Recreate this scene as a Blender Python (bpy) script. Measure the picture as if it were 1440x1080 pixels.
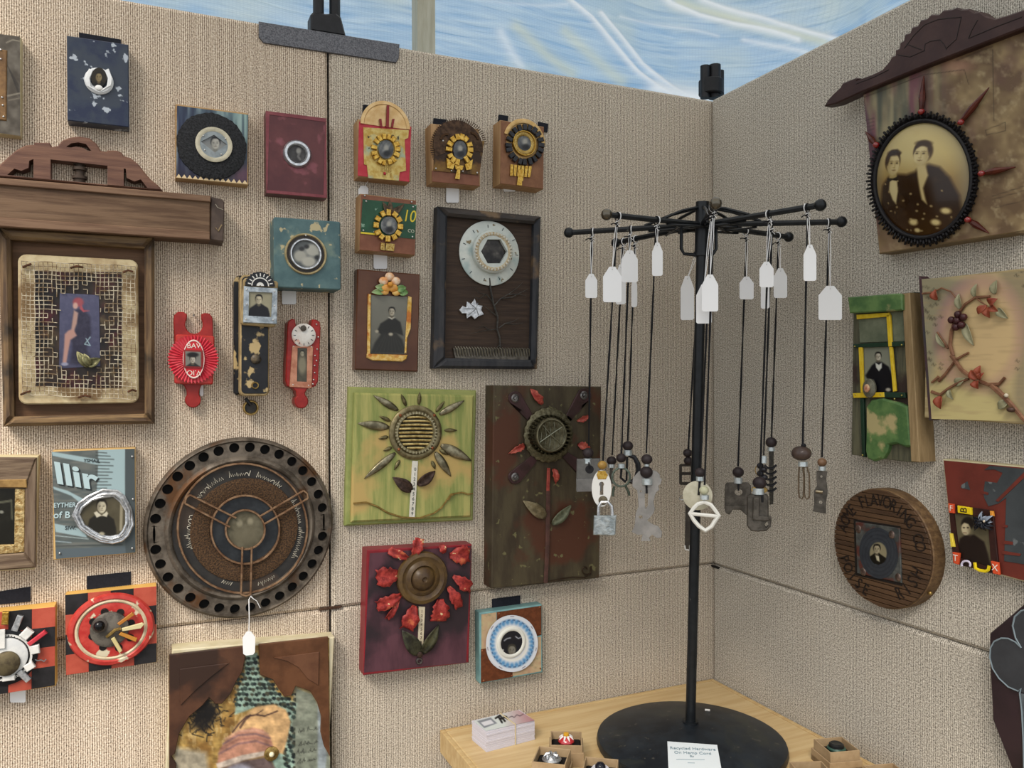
import bpy, bmesh, math, random
import numpy as np
from mathutils import Vector, Matrix
from mathutils.geometry import tessellate_polygon
random.seed(7)
for o in list(bpy.data.objects): bpy.data.objects.remove(o)
scene = bpy.context.scene
COL = scene.collection

# ---------------------------------------------------------------- camera
# x runs along the left wall towards the corner, y away from the viewer along the right wall, corner at the origin
F_PX = 1130.0
S = 0.9                                       # metres per fitted unit
CAM = Vector((-1.24815 * S, -1.6 * S, 1.405))
YAW, PIT, ROL = -0.4188, 0.0014, -0.0038
def cam_rot(y, p, r):
    cy, sy, cp, sp, cr, sr = math.cos(y), math.sin(y), math.cos(p), math.sin(p), math.cos(r), math.sin(r)
    Ry = np.array([[cy,0,sy],[0,1,0],[-sy,0,cy]]); Rp = np.array([[1,0,0],[0,cp,-sp],[0,sp,cp]]); Rr = np.array([[cr,-sr,0],[sr,cr,0],[0,0,1]])
    return Rr @ Rp @ Ry
_R = cam_rot(YAW, PIT, ROL)
def _b(v): return np.array([v[0], v[2], -v[1]])
C_RIGHT, C_DOWN, C_FWD = _b(_R[0]), _b(_R[1]), _b(_R[2])
cam_data = bpy.data.cameras.new('camera')
cam_data.sensor_width = 36.0
cam_data.lens = F_PX / 1440.0 * 36.0
cam_data.clip_start = 0.02
cam = bpy.data.objects.new('camera', cam_data); COL.objects.link(cam)
mw = Matrix.Identity(4)
for i in range(3):
    mw[i][0] = C_RIGHT[i]; mw[i][1] = -C_DOWN[i]; mw[i][2] = -C_FWD[i]; mw[i][3] = CAM[i]
cam.matrix_world = mw
scene.camera = cam

# ---------------------------------------------------------------- world, sun, exposure
world = bpy.data.worlds.new('sky'); scene.world = world; world.use_nodes = True
bg = world.node_tree.nodes['Background']
bg.inputs[0].default_value = (0.92, 0.96, 1.0, 1); bg.inputs[1].default_value = 1.02
sun = bpy.data.lights.new('sun', 'SUN'); sun.energy = 4.0; sun.angle = math.radians(30); sun.color = (1.0, 0.91, 0.81)
sun_o = bpy.data.objects.new('sun', sun); COL.objects.link(sun_o)
sun_o.rotation_euler = Vector((0.45, 0.50, -0.74)).to_track_quat('-Z', 'Y').to_euler()
scene.view_settings.view_transform = 'Standard'; scene.view_settings.look = 'None'
scene.view_settings.gamma = 1.0; scene.view_settings.use_curve_mapping = False
scene.view_settings.exposure = 0.34

# ---------------------------------------------------------------- helpers: colour and materials
def lin1(c): return c/12.92 if c <= 0.04045 else ((c+0.055)/1.055)**2.4
def H(h): return tuple(lin1(int(h[i:i+2],16)/255) for i in (0,2,4)) + (1,)
ALB = .74                                     # printed and painted things reflect a little less than their picked colour
def HM(h):
    c = H(h); return (c[0]*ALB, c[1]*ALB, c[2]*ALB, 1)
_mc = {}
def mat(c1, c2=None, scale=40, rough=.6, metal=0, bump=0, st=(1,1,1), lo=.40, hi=.60, fleck=None, detail=5, coat=0, bscale=None, blotch=None):
    key = (c1,c2,scale,rough,metal,bump,st,lo,hi,fleck,detail,coat,bscale,blotch)
    if key in _mc: return _mc[key]
    m = bpy.data.materials.new('mat_'+c1); m.use_nodes = True
    nt = m.node_tree; N = nt.nodes; L = nt.links; b = N['Principled BSDF']
    b.inputs['Roughness'].default_value = rough; b.inputs['Metallic'].default_value = metal
    b.inputs['Coat Weight'].default_value = coat; b.inputs['Specular IOR Level'].default_value = .28
    b.inputs['Base Color'].default_value = HM(c1)
    if c2 or bump or fleck or blotch:
        tc = N.new('ShaderNodeTexCoord'); mp = N.new('ShaderNodeMapping'); mp.inputs['Scale'].default_value = st
        L.new(tc.outputs['Object'], mp.inputs['Vector'])
        nz = N.new('ShaderNodeTexNoise'); nz.inputs['Scale'].default_value = scale; nz.inputs['Detail'].default_value = detail; nz.inputs['Roughness'].default_value = .65
        L.new(mp.outputs[0], nz.inputs['Vector'])
        rp = N.new('ShaderNodeValToRGB'); e = rp.color_ramp.elements
        e[0].position = lo; e[0].color = HM(c1); e[1].position = hi; e[1].color = HM(c2 or c1)
        L.new(nz.outputs['Fac'], rp.inputs[0]); out = rp.outputs[0]
        for k, fl in enumerate((blotch, fleck)):
            if not fl: continue
            n2 = N.new('ShaderNodeTexNoise'); n2.inputs['Scale'].default_value = fl[1]; n2.inputs['Detail'].default_value = 6
            L.new(tc.outputs['Object'], n2.inputs['Vector'])
            r2 = N.new('ShaderNodeValToRGB'); th = fl[2]-(.075 if k else .06); r2.color_ramp.elements[0].position = th; r2.color_ramp.elements[1].position = th + (.03 if k else .08)
            L.new(n2.outputs['Fac'], r2.inputs[0])
            mx = N.new('ShaderNodeMixRGB'); mx.inputs[2].default_value = HM(fl[0])
            L.new(r2.outputs[0], mx.inputs[0]); L.new(out, mx.inputs[1]); out = mx.outputs[0]
        L.new(out, b.inputs['Base Color'])
        if bump:
            bp = N.new('ShaderNodeBump'); bp.inputs['Strength'].default_value = bump; bp.inputs['Distance'].default_value = .002
            src = nz.outputs['Fac']
            if bscale:
                n3 = N.new('ShaderNodeTexNoise'); n3.inputs['Scale'].default_value = bscale; n3.inputs['Detail'].default_value = 4
                L.new(mp.outputs[0], n3.inputs['Vector']); src = n3.outputs['Fac']
            L.new(src, bp.inputs['Height']); L.new(bp.outputs[0], b.inputs['Normal'])
    _mc[key] = m
    return m
def wood(c1, c2, axis='y', rough=.6, scale=14, bump=.25, **k):
    st = {'x':(1,14,8), 'y':(14,1,8), 'z':(10,10,1)}[axis]
    return mat(c1, c2, scale=scale, rough=rough, st=st, bump=bump, **k)
def metal(c1, c2=None, rough=.35, scale=120, bump=.1, met=.85, **k): return mat(c1, c2 or c1, scale=scale, rough=rough, metal=met, bump=bump, **k)
_pm = {}
def print_mat(rough=.5, coat=0):
    if (rough,coat) in _pm: return _pm[(rough,coat)]
    m = bpy.data.materials.new('printed_surface'); m.use_nodes = True;  b = m.node_tree.nodes['Principled BSDF']
    a = m.node_tree.nodes.new('ShaderNodeAttribute'); a.attribute_name = 'Col'
    m.node_tree.links.new(a.outputs['Color'], b.inputs['Base Color']); b.inputs['Roughness'].default_value = rough; b.inputs['Coat Weight'].default_value = coat*.4; b.inputs['Specular IOR Level'].default_value = .25
    _pm[(rough,coat)] = m
    return m

# ---------------------------------------------------------------- helpers: meshes and frames
def mesh_obj(name, V, Fc, m, parent=None, smooth=False, fix=True):
    me = bpy.data.meshes.new(name); me.from_pydata([tuple(map(float,v)) for v in V], [], Fc)
    if fix:
        bm = bmesh.new(); bm.from_mesh(me); bmesh.ops.recalc_face_normals(bm, faces=bm.faces); bm.to_mesh(me); bm.free()
    if m: me.materials.append(m)
    if smooth:
        me.polygons.foreach_set('use_smooth', [True]*len(me.polygons))
        if smooth != 'all': me.set_sharp_from_angle(angle=math.radians(40))
    o = bpy.data.objects.new(name, me); COL.objects.link(o)
    if parent: o.parent = parent
    return o
def tag(o, label=None, cat=None, group=None, kind=None):
    if label: o['label'] = label
    if cat: o['category'] = cat
    if group: o['group'] = group
    if kind: o['kind'] = kind
    return o
class Frame:
    def __init__(s, O, u, v, n):
        s.O, s.u, s.v, s.n = [np.array(a, float) for a in (O,u,v,n)]
    def P(s, px, py, w=0.0):
        px, py = np.asarray(px, float), np.asarray(py, float)
        d = C_FWD + ((px-720)/F_PX)[...,None]*C_RIGHT + ((py-540)/F_PX)[...,None]*C_DOWN
        c = np.array(CAM)
        t = (w - (c - s.O) @ s.n) / (d @ s.n)
        p = c + t[...,None]*d - s.O
        return p @ s.u, p @ s.v
    def world(s, a, b, w=0): return s.O + a*s.u + b*s.v + w*s.n
WL = Frame((0,0,0), (1,0,0), (0,0,1), (0,-1,0))
WR = Frame((0,0,0), (0,-1,0), (0,0,1), (-1,0,0))
TABLE_Z = 0.752
TB = Frame((0,0,TABLE_Z), (1,0,0), (0,1,0), (0,0,1))
def project(p):
    q = np.array(p, float) - np.array(CAM); z = q @ C_FWD
    return 720 + F_PX*(q @ C_RIGHT)/z, 540 + F_PX*(q @ C_DOWN)/z, z
def circ(r, n=32, a0=0, a1=2*math.pi, c=(0,0), ry=None):
    ry = ry or r
    full = abs(a1-a0-2*math.pi) < 1e-6
    return [(c[0]+r*math.cos(a0+(a1-a0)*i/(n if full else n-1)), c[1]+ry*math.sin(a0+(a1-a0)*i/(n if full else n-1))) for i in range(n)]

class Thing:
    def __init__(s, name, label, cat, frame, base, group=None):
        s.f = frame; s.u0, s.v0 = [float(a) for a in frame.P(*base)] if not isinstance(base, str) else (0,0)
        e = bpy.data.objects.new(name, None); COL.objects.link(e); e.empty_display_size = .02
        M = Matrix.Identity(4); o = frame.world(s.u0, s.v0)
        for i in range(3):
            M[i][0] = frame.u[i]; M[i][1] = frame.v[i]; M[i][2] = frame.n[i]; M[i][3] = o[i]
        e.matrix_world = M; s.e = e; tag(e, label, cat, group)
    def m(s, px, py, w=0):
        a, b = s.f.P(px, py, w); return a - s.u0, b - s.v0
    def k(s, px, py, w=0):
        a = s.m(px, py-1, w); b = s.m(px, py+1, w); return math.hypot(a[0]-b[0], a[1]-b[1])/2
    def pts(s, px, w): return [tuple(map(float, s.m(x, y, w))) for x, y in px]
    # prism from local points, front edge chamfered by bev
    def prism(s, name, P, w0, w1, m, par=None, bev=0, holes=(), smooth=False):
        area = sum(P[i][0]*P[(i+1)%len(P)][1]-P[(i+1)%len(P)][0]*P[i][1] for i in range(len(P)))
        if area < 0: P = P[::-1]
        n = len(P); V = []; Fc = []
        def ring(pts, w):
            i = len(V); V.extend((x,y,w) for x,y in pts); return list(range(i, i+len(pts)))
        def side(a, b):
            for i in range(len(a)): Fc.append((a[i], a[(i+1)%len(a)], b[(i+1)%len(a)], b[i]))
        r0 = ring(P, w0)
        if bev > 0:
            Q = []
            for i in range(n):
                a, b, c = Vector(P[i-1]), Vector(P[i]), Vector(P[(i+1)%n])
                d1, d2 = (b-a).normalized(), (c-b).normalized()
                n1, n2 = Vector((-d1.y,d1.x)), Vector((-d2.y,d2.x)); nn = n1+n2
                l = max(nn.length_squared, .35); q = b + nn*(2*bev/l); Q.append((q.x,q.y))
            r1 = ring(P, w1-bev); r2 = ring(Q, w1); side(r0, r1); side(r1, r2); front = Q
        else:
            r2 = ring(P, w1); side(r0, r2); front = P
        loops = [[Vector((x,y,0)) for x,y in front]]; idf = list(r2); idb = list(r0)
        for h in holes:
            hf = ring(h, w1); hb = ring(h, w0); side(hf, hb); idf += hf; idb += hb
            loops.append([Vector((x,y,0)) for x,y in h])
        for t in tessellate_polygon(loops):
            Fc.append(tuple(idf[i] for i in t)); Fc.append(tuple(idb[i] for i in reversed(t)))
        return mesh_obj(name, V, Fc, m, par or s.e, smooth)
    def poly(s, name, px, w0, w1, m, par=None, bev=0, holes=(), smooth=False):
        return s.prism(name, s.pts(px, w1), w0, w1, m, par, bev, [s.pts(h, w1) for h in holes], smooth)
    def fit(s, quad, w):
        a, b, c, d = [np.array(p) for p in s.pts(quad, w)]
        cen = (a+b+c+d)/4; ux = (b-a)+(c-d); hw = (np.linalg.norm(b-a)+np.linalg.norm(c-d))/4; hh = (np.linalg.norm(a-d)+np.linalg.norm(b-c))/4
        ux = ux/np.linalg.norm(ux); uy = np.array([-ux[1], ux[0]])
        return cen, ux, uy, hw, hh
    def rect(s, name, quad, w0, w1, m, par=None, bev=.0015, holes=(), round_px=0):
        cen, ux, uy, hw, hh = s.fit(quad, w1)
        if round_px:
            r = round_px*s.k(*quad[0], w1); L = []
            for cx, cy, a in ((1,1,0),(-1,1,90),(-1,-1,180),(1,-1,270)):
                for j in range(5):
                    t = math.radians(a+j*22.5); L.append((cx*(hw-r)+r*math.cos(t), cy*(hh-r)+r*math.sin(t)))
        else: L = [(-hw,-hh),(hw,-hh),(hw,hh),(-hw,hh)]
        P = [tuple(cen+ux*x+uy*y) for x, y in L]
        return s.prism(name, P, w0, w1, m, par, bev, [s.pts(h, w1) for h in holes])
    def disc(s, name, c, r, w0, w1, m, par=None, bev=0, n=32, holes=(), ry=None):
        x, y = s.m(*c, w1); k = s.k(*c, w1)
        return s.prism(name, circ(r*k, n, c=(x,y), ry=(ry or r)*k), w0, w1, m, par, bev, [s.pts(h, w1) for h in holes], True)
    # profile of (radius in px, height in m) turned round the frame's normal
    def lathe(s, name, c, prof, m, par=None, n=40, a0=0, a1=2*math.pi, wref=None, wob=None, yx=1.0):
        wr = prof[-1][1] if wref is None else wref
        x, y = s.m(*c, wr); k = s.k(*c, wr); full = abs(a1-a0-2*math.pi) < 1e-6; V = []; Fc = []
        nn = n if full else n+1
        for i in range(nn):
            a = a0+(a1-a0)*i/n
            for r, w in prof:
                rr = r*k*(1 + (wob(a) if wob else 0)); V.append((x+rr*math.cos(a), y+rr*yx*math.sin(a), w))
        q = len(prof)
        for i in range(n):
            j = (i+1) % nn
            for t in range(q-1): Fc.append((i*q+t, j*q+t, j*q+t+1, i*q+t+1))
        if full and prof[0][0] > 1.01 and abs(prof[0][0]-prof[-1][0]) < 1e-6:
            for i in range(n): Fc.append((i*q+q-1, ((i+1) % n)*q+q-1, ((i+1) % n)*q, i*q))
        elif full:
            for t in (0, q-1):
                if prof[t][0] > 1e-6: Fc.append(tuple(i*q+t for i in range(nn)))
        elif True:
            Fc.append(tuple(range(q))); Fc.append(tuple((nn-1)*q+t for t in range(q)))
        o = mesh_obj(name, V, Fc, m, par or s.e, True)
        return o
    def ring(s, name, c, r0, r1, w0, w1, m, par=None, n=40, yx=1.0, **kw):     # r0 inner, r1 outer, rounded section
        prof = [(r0,w0),(r0,(w0+w1)/2),(r0*.7+r1*.3,w1),(r0*.3+r1*.7,w1),(r1,(w0+w1)/2),(r1,w0)]
        V = []; Fc = []; x, y = s.m(*c, w1); k = s.k(*c, w1); q = len(prof)
        for i in range(n):
            a = 2*math.pi*i/n
            for r, w in prof: V.append((x+r*k*math.cos(a), y+r*k*yx*math.sin(a), w))
        for i in range(n):
            for t in range(q):
                j, u = (i+1) % n, (t+1) % q
                Fc.append((i*q+t, j*q+t, j*q+u, i*q+u))
        return mesh_obj(name, V, Fc, m, par or s.e, True)
    def tube(s, name, P, r, m, par=None, n=6, cyc=False, local=False):         # P of (px, py, w); r in m, number or list
        if not local: P = [(*map(float, s.m(x, y, w)), w) for x, y, w in P]
        return tube(name, P, r, m, par or s.e, n, cyc)
    def block(s, name, c, a, b, ang, w0, w1, m, par=None, bev=.0008, taper=1.0):  # a radial half length, b half width, px; ang in local plane
        x, y = s.m(*c, w1); k = s.k(*c, w1); ca, sa = math.cos(ang), math.sin(ang)
        L = [(-a,-b*taper),(a,-b),(a,b),(-a,b*taper)]
        return s.prism(name, [(x+k*(p*ca-q*sa), y+k*(p*sa+q*ca)) for p, q in L], w0, w1, m, par, bev)
    def leaf(s, name, base, tip, width, w, m, par=None, lift=.003, cup=.004, n=10, ragged=0, thick=.0012, veins=0, blunt=0, waves=0):
        b = np.array(s.m(*base, w)); t = np.array(s.m(*tip, w)); k = s.k(*base, w)
        ax = t-b; L = np.linalg.norm(ax); ax = ax/L; ay = np.array([-ax[1], ax[0]]); hw = width*k/2
        rows = []; cs = (-1,-.5,0,.5,1); rng = random.Random(int(base[0]*7+tip[1]*13))
        for i in range(n+1):
            tt = i/n
            pw = math.sin(math.pi*min(1, tt*.96+.04)**(.8))**.85 if not blunt else min(1, .35+tt*1.5)*(1 if tt < .9 else .85)
            pw = max(pw, .03); row = []
            for c in cs:
                jit = 1 + (rng.uniform(-ragged, ragged) if abs(c) == 1 else 0)
                p = b + ax*L*tt*(1+(rng.uniform(-ragged,ragged)*.25 if i == n else 0)) + ay*hw*pw*c*jit
                z = w + .0012 + lift*math.sin(math.pi*tt) + cup*(abs(c)**2)*pw - (veins if c == 0 else 0)
                z += waves*math.sin(c*7+tt*3+base[0])
                row.append((p[0], p[1], z))
            rows.append(row)
        return s.sheet(name, rows, thick, m, par)
    def sheet(s, name, rows, thick, m, par=None):
        nr, nc = len(rows), len(rows[0]); V = [p for r in rows for p in r]; N0 = len(V)
        V += [(x, y, z-thick) for x, y, z in V]; Fc = []
        for i in range(nr-1):
            for j in range(nc-1):
                a = i*nc+j; q = (a, a+1, a+nc+1, a+nc); Fc.append(q); Fc.append(tuple(N0+x for x in reversed(q)))
        bd = [j for j in range(nc)] + [i*nc+nc-1 for i in range(1,nr)] + [(nr-1)*nc+j for j in range(nc-2,-1,-1)] + [i*nc for i in range(nr-2,0,-1)]
        for i in range(len(bd)):
            a, b2 = bd[i], bd[(i+1) % len(bd)]; Fc.append((a, b2, N0+b2, N0+a))
        return mesh_obj(name, V, Fc, m, par or s.e, 'all')
    def ball(s, name, c, r, w, m, par=None, ry=None, rz=None, n=14):           # r px, centre height w
        x, y = s.m(*c, w); k = s.k(*c, w); ry = ry or r; rz = r if rz is None else rz
        V = []; Fc = []; q = n//2+1
        for i in range(n):
            for j in range(q):
                a = 2*math.pi*i/n; t = math.pi*j/(q-1)
                V.append((x+r*k*math.sin(t)*math.cos(a), y+ry*k*math.cos(t), w+rz*k*math.sin(t)*math.sin(a)))
        for i in range(n):
            for j in range(q-1):
                g = (i+1) % n; Fc.append((i*q+j, g*q+j, g*q+j+1, i*q+j+1))
        o = mesh_obj(name, V, Fc, m, par or s.e, 'all')
        bm = bmesh.new(); bm.from_mesh(o.data); bmesh.ops.remove_doubles(bm, verts=bm.verts, dist=1e-6); bmesh.ops.recalc_face_normals(bm, faces=bm.faces); bm.to_mesh(o.data); bm.free()
        return o
    def text(s, name, txt, c, size, w, m, par=None, ang=0, ext=.0004, sx=1.0, shear=0, bold=0):   # c centre px, size = letter height in px
        x, y = s.m(*c, w); k = s.k(*c, w)
        cu = bpy.data.curves.new('t', 'FONT'); cu.body = txt; cu.align_x = 'CENTER'; cu.align_y = 'CENTER'; cu.size = size*k*1.42; cu.extrude = ext; cu.shear = shear; cu.resolution_u = 3; cu.offset = bold*size*k
        o = bpy.data.objects.new('t', cu); COL.objects.link(o); dg = bpy.context.evaluated_depsgraph_get(); dg.update()
        me = bpy.data.meshes.new_from_object(o.evaluated_get(dg)); bpy.data.objects.remove(o)
        me.transform(Matrix.Translation((x, y, w)) @ Matrix.Rotation(ang, 4, 'Z') @ Matrix.Diagonal((sx,1,1,1)))
        me.name = name; me.materials.clear(); me.materials.append(m)
        o = bpy.data.objects.new(name, me); COL.objects.link(o); o.parent = par or s.e
        return o
    # printed surfaces: a fine grid whose colours come from a paint function of the sheet's own coordinates
    def _grid(s, name, X, Y, w, Fc, paint, rough, coat, par, base=0):
        a, b = s.m(X, Y, base if np.ndim(w) else w); W = np.broadcast_to(w, a.shape)
        me = bpy.data.meshes.new(name); me.from_pydata(np.stack([a,b,W],1).tolist(), [], Fc)
        c = np.clip(paint(X, Y)/255., 0, 1); c = np.where(c <= .04045, c/12.92, ((c+.055)/1.055)**2.4)*ALB
        at = me.color_attributes.new('Col', 'FLOAT_COLOR', 'POINT')
        at.data.foreach_set('color', np.concatenate([c, np.ones((len(c),1))],1).astype(np.float32).ravel())
        me.materials.append(print_mat(rough, coat)); me.polygons.foreach_set('use_smooth', [True]*len(me.polygons))
        o = bpy.data.objects.new(name, me); COL.objects.link(o); o.parent = par or s.e
        return o
    def print_quad(s, name, quad, w, paint, step=1.2, rough=.5, coat=0, par=None):
        q = np.array(quad, float); nx = max(2, int(max(np.linalg.norm(q[1]-q[0]), np.linalg.norm(q[2]-q[3]))/step)); ny = max(2, int(max(np.linalg.norm(q[3]-q[0]), np.linalg.norm(q[2]-q[1]))/step))
        S_, T_ = np.meshgrid(np.linspace(0,1,nx+1), np.linspace(0,1,ny+1))
        S_, T_ = S_.ravel()[:,None], T_.ravel()[:,None]
        P = (1-T_)*((1-S_)*q[0]+S_*q[1]) + T_*((1-S_)*q[3]+S_*q[2])
        Fc = [(j*(nx+1)+i, (j+1)*(nx+1)+i, (j+1)*(nx+1)+i+1, j*(nx+1)+i+1) for j in range(ny) for i in range(nx)]
        return s._grid(name, P[:,0], P[:,1], w, Fc, paint, rough, coat, par)
    def print_oval(s, name, c, rx, ry, w, paint, step=1.2, rot=0, dome=0, rough=.4, coat=0, par=None):
        nr = max(4, int(max(rx,ry)/step)); na = max(16, int(2*math.pi*max(rx,ry)/step/1.3))
        X = [c[0]]; Y = [c[1]]; Wd = [w+dome]; cr, sr = math.cos(rot), math.sin(rot)
        for i in range(1, nr+1):
            r = i/nr
            for j in range(na):
                a = 2*math.pi*j/na; dx, dy = rx*r*math.cos(a), ry*r*math.sin(a)
                X.append(c[0]+dx*cr-dy*sr); Y.append(c[1]+dx*sr+dy*cr); Wd.append(w+dome*(1-r*r))
        Fc = [(0, 1+(j+1) % na, 1+j) for j in range(na)]
        for i in range(nr-1):
            for j in range(na):
                a, b = 1+i*na+j, 1+i*na+(j+1) % na; Fc.append((a, b, b+na, a+na))
        return s._grid(name, np.array(X), np.array(Y), np.array(Wd), Fc, paint, rough, coat, par, base=w)
    def price_tag(s, x0, y0, x1, y1, w, par=None, hole=False, marks=True):
        q = s.poly('price_tag', [(x0,y0),(x1,y0),(x1,y1-2),(x1-1.5,y1),(x0+1.5,y1),(x0,y1-2)], w-.0006, w, M_TAG, par)
        return q
def tube(name, P, r, m, par=None, n=6, cyc=False):
    P = [Vector(p) for p in P]; N = len(P); rs = r if isinstance(r, (list,tuple)) else [r]*N
    V = []; Fc = []; prev = None
    for i in range(N):
        a = P[i-1] if (i or cyc) else P[i]; b = P[(i+1) % N] if (i < N-1 or cyc) else P[i]
        d = (b-a).normalized()
        if prev is None:
            prev = d.cross(Vector((0,0,1)) if abs(d.z) < .9 else Vector((1,0,0))).normalized()
        x = (prev - d*prev.dot(d)).normalized(); y = d.cross(x); prev = x
        for j in range(n):
            t = 2*math.pi*j/n; V.append(P[i] + x*(rs[i]*math.cos(t)) + y*(rs[i]*math.sin(t)))
    for i in range(N if cyc else N-1):
        k = (i+1) % N
        for j in range(n): Fc.append((i*n+j, i*n+(j+1) % n, k*n+(j+1) % n, k*n+j))
    if not cyc: Fc.append(tuple(range(n))[::-1]); Fc.append(tuple((N-1)*n+j for j in range(n)))
    return mesh_obj(name, V, Fc, m, par, True)

# ---------------------------------------------------------------- helpers: painting prints with numpy
_rng = np.random.RandomState(3); _tab = _rng.rand(256,256)
def vnoise(X, Y, sc, seed=0):
    x = X/sc + seed*17.3; y = Y/sc + seed*9.1; xi = np.floor(x).astype(int); yi = np.floor(y).astype(int); fx = x-xi; fy = y-yi
    fx = fx*fx*(3-2*fx); fy = fy*fy*(3-2*fy); g = lambda a, b: _tab[a % 256, b % 256]
    return (g(xi,yi)*(1-fx)+g(xi+1,yi)*fx)*(1-fy) + (g(xi,yi+1)*(1-fx)+g(xi+1,yi+1)*fx)*fy
def fbm(X, Y, sc, seed=0): return .5*vnoise(X,Y,sc,seed)+.3*vnoise(X,Y,sc/2.1,seed+1)+.2*vnoise(X,Y,sc/4.3,seed+2)
def hx(h): return np.array([int(h[i:i+2],16) for i in (0,2,4)], float)
def flat(X, h): return np.tile(hx(h), (len(X),1))
def mixn(I, a, h, k=1.0): a = np.clip(a,0,1)[:,None]*k; return I*(1-a) + hx(h)*a
def ell(I, X, Y, cx, cy, rx, ry, h, soft=.2, k=1.0, rot=0):
    c, s_ = math.cos(rot), math.sin(rot); dx, dy = X-cx, Y-cy
    d = np.hypot((dx*c+dy*s_)/rx, (-dx*s_+dy*c)/ry); return mixn(I, (1+soft-d)/max(soft*2,1e-3), h, k)
def pol(I, X, Y, pts, h, soft=.8, k=1.0):
    ins = np.zeros(len(X), bool); dm = np.full(len(X), 1e9)
    for i in range(len(pts)):
        (x0,y0), (x1,y1) = pts[i], pts[(i+1) % len(pts)]
        if y0 != y1: ins ^= ((Y < y0) != (Y < y1)) & (X < (x1-x0)*(Y-y0)/(y1-y0)+x0)
        l2 = (x1-x0)**2+(y1-y0)**2 or 1e-9; t = np.clip(((X-x0)*(x1-x0)+(Y-y0)*(y1-y0))/l2, 0, 1)
        dm = np.minimum(dm, np.hypot(X-x0-t*(x1-x0), Y-y0-t*(y1-y0)))
    sd = np.where(ins, dm, -dm); return mixn(I, .5+sd/(2*soft), h, k)
def lin(I, X, Y, pts, wd, h, k=1.0, soft=.6):
    dm = np.full(len(X), 1e9)
    for (x0,y0), (x1,y1) in zip(pts[:-1], pts[1:]):
        l2 = (x1-x0)**2+(y1-y0)**2 or 1e-9; t = np.clip(((X-x0)*(x1-x0)+(Y-y0)*(y1-y0))/l2, 0, 1)
        dm = np.minimum(dm, np.hypot(X-x0-t*(x1-x0), Y-y0-t*(y1-y0)))
    return mixn(I, (wd/2+soft-dm)/(2*soft), h, k)
def person(I, X, Y, cx, cy, h, skin='b8b09a', hair='2a2620', cloth='23211d', collar=None, bw=1.0, turn=0, body=True, shade='5e5747', long_hair=True):
    sf = .10
    if body:
        P = [(-.2,.42),(.2,.42),(.55*bw,.68),(.95*bw,.95),(1.12*bw,1.6),(1.25*bw,4),(-1.25*bw,4),(-1.12*bw,1.6),(-.95*bw,.95),(-.55*bw,.68)]
        I = pol(I, X, Y, [(cx+a*h, cy+b*h) for a, b in P], cloth, h*.06)
    I = pol(I, X, Y, [(cx-.17*h,cy+.25*h),(cx+.17*h,cy+.25*h),(cx+.2*h,cy+.66*h),(cx,cy+.78*h),(cx-.2*h,cy+.66*h)], shade, h*.05)
    I = ell(I, X, Y, cx, cy-.1*h, .42*h, .46*h if long_hair else .44*h, hair, sf)
    I = ell(I, X, Y, cx+turn*.06*h, cy+.05*h, .33*h, .45*h, skin, sf)
    I = ell(I, X, Y, cx-(.24 if turn >= 0 else -.24)*h, cy+.12*h, .13*h, .36*h, shade, .8, .5)
    I = ell(I, X, Y, cx+turn*.03*h, cy-.44*h, .31*h, .09*h, hair, .35)
    e = cx+turn*.09*h
    for sx in (-1,1):
        I = ell(I, X, Y, e+sx*.145*h, cy+.0*h, .07*h, .036*h, hair, .7, .65); I = ell(I, X, Y, e+sx*.15*h, cy-.09*h, .10*h, .02*h, hair, .7, .4)
    I = lin(I, X, Y, [(e+.02*h,cy+.02*h),(e+.05*h,cy+.17*h)], .035*h, shade, .8, h*.03); I = ell(I, X, Y, e, cy+.19*h, .07*h, .025*h, shade, .6, .9)
    I = ell(I, X, Y, e, cy+.3*h, .10*h, .024*h, '5a463c', .7, .8)
    if collar:
        I = pol(I, X, Y, [(cx-.28*h,cy+.52*h),(cx,cy+.66*h),(cx+.28*h,cy+.52*h),(cx+.36*h,cy+.72*h),(cx+.06*h,cy+.92*h),(cx,cy+.78*h),(cx-.06*h,cy+.92*h),(cx-.36*h,cy+.72*h)], collar, h*.04)
    return I
M_TAG = mat('ffffff', rough=.75)
M_STR = mat('ffffff', rough=.8)
M_CORD = mat('121216', rough=.7)
M_TABB = mat('1c1e26', '23252e', scale=300, rough=.95)
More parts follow.
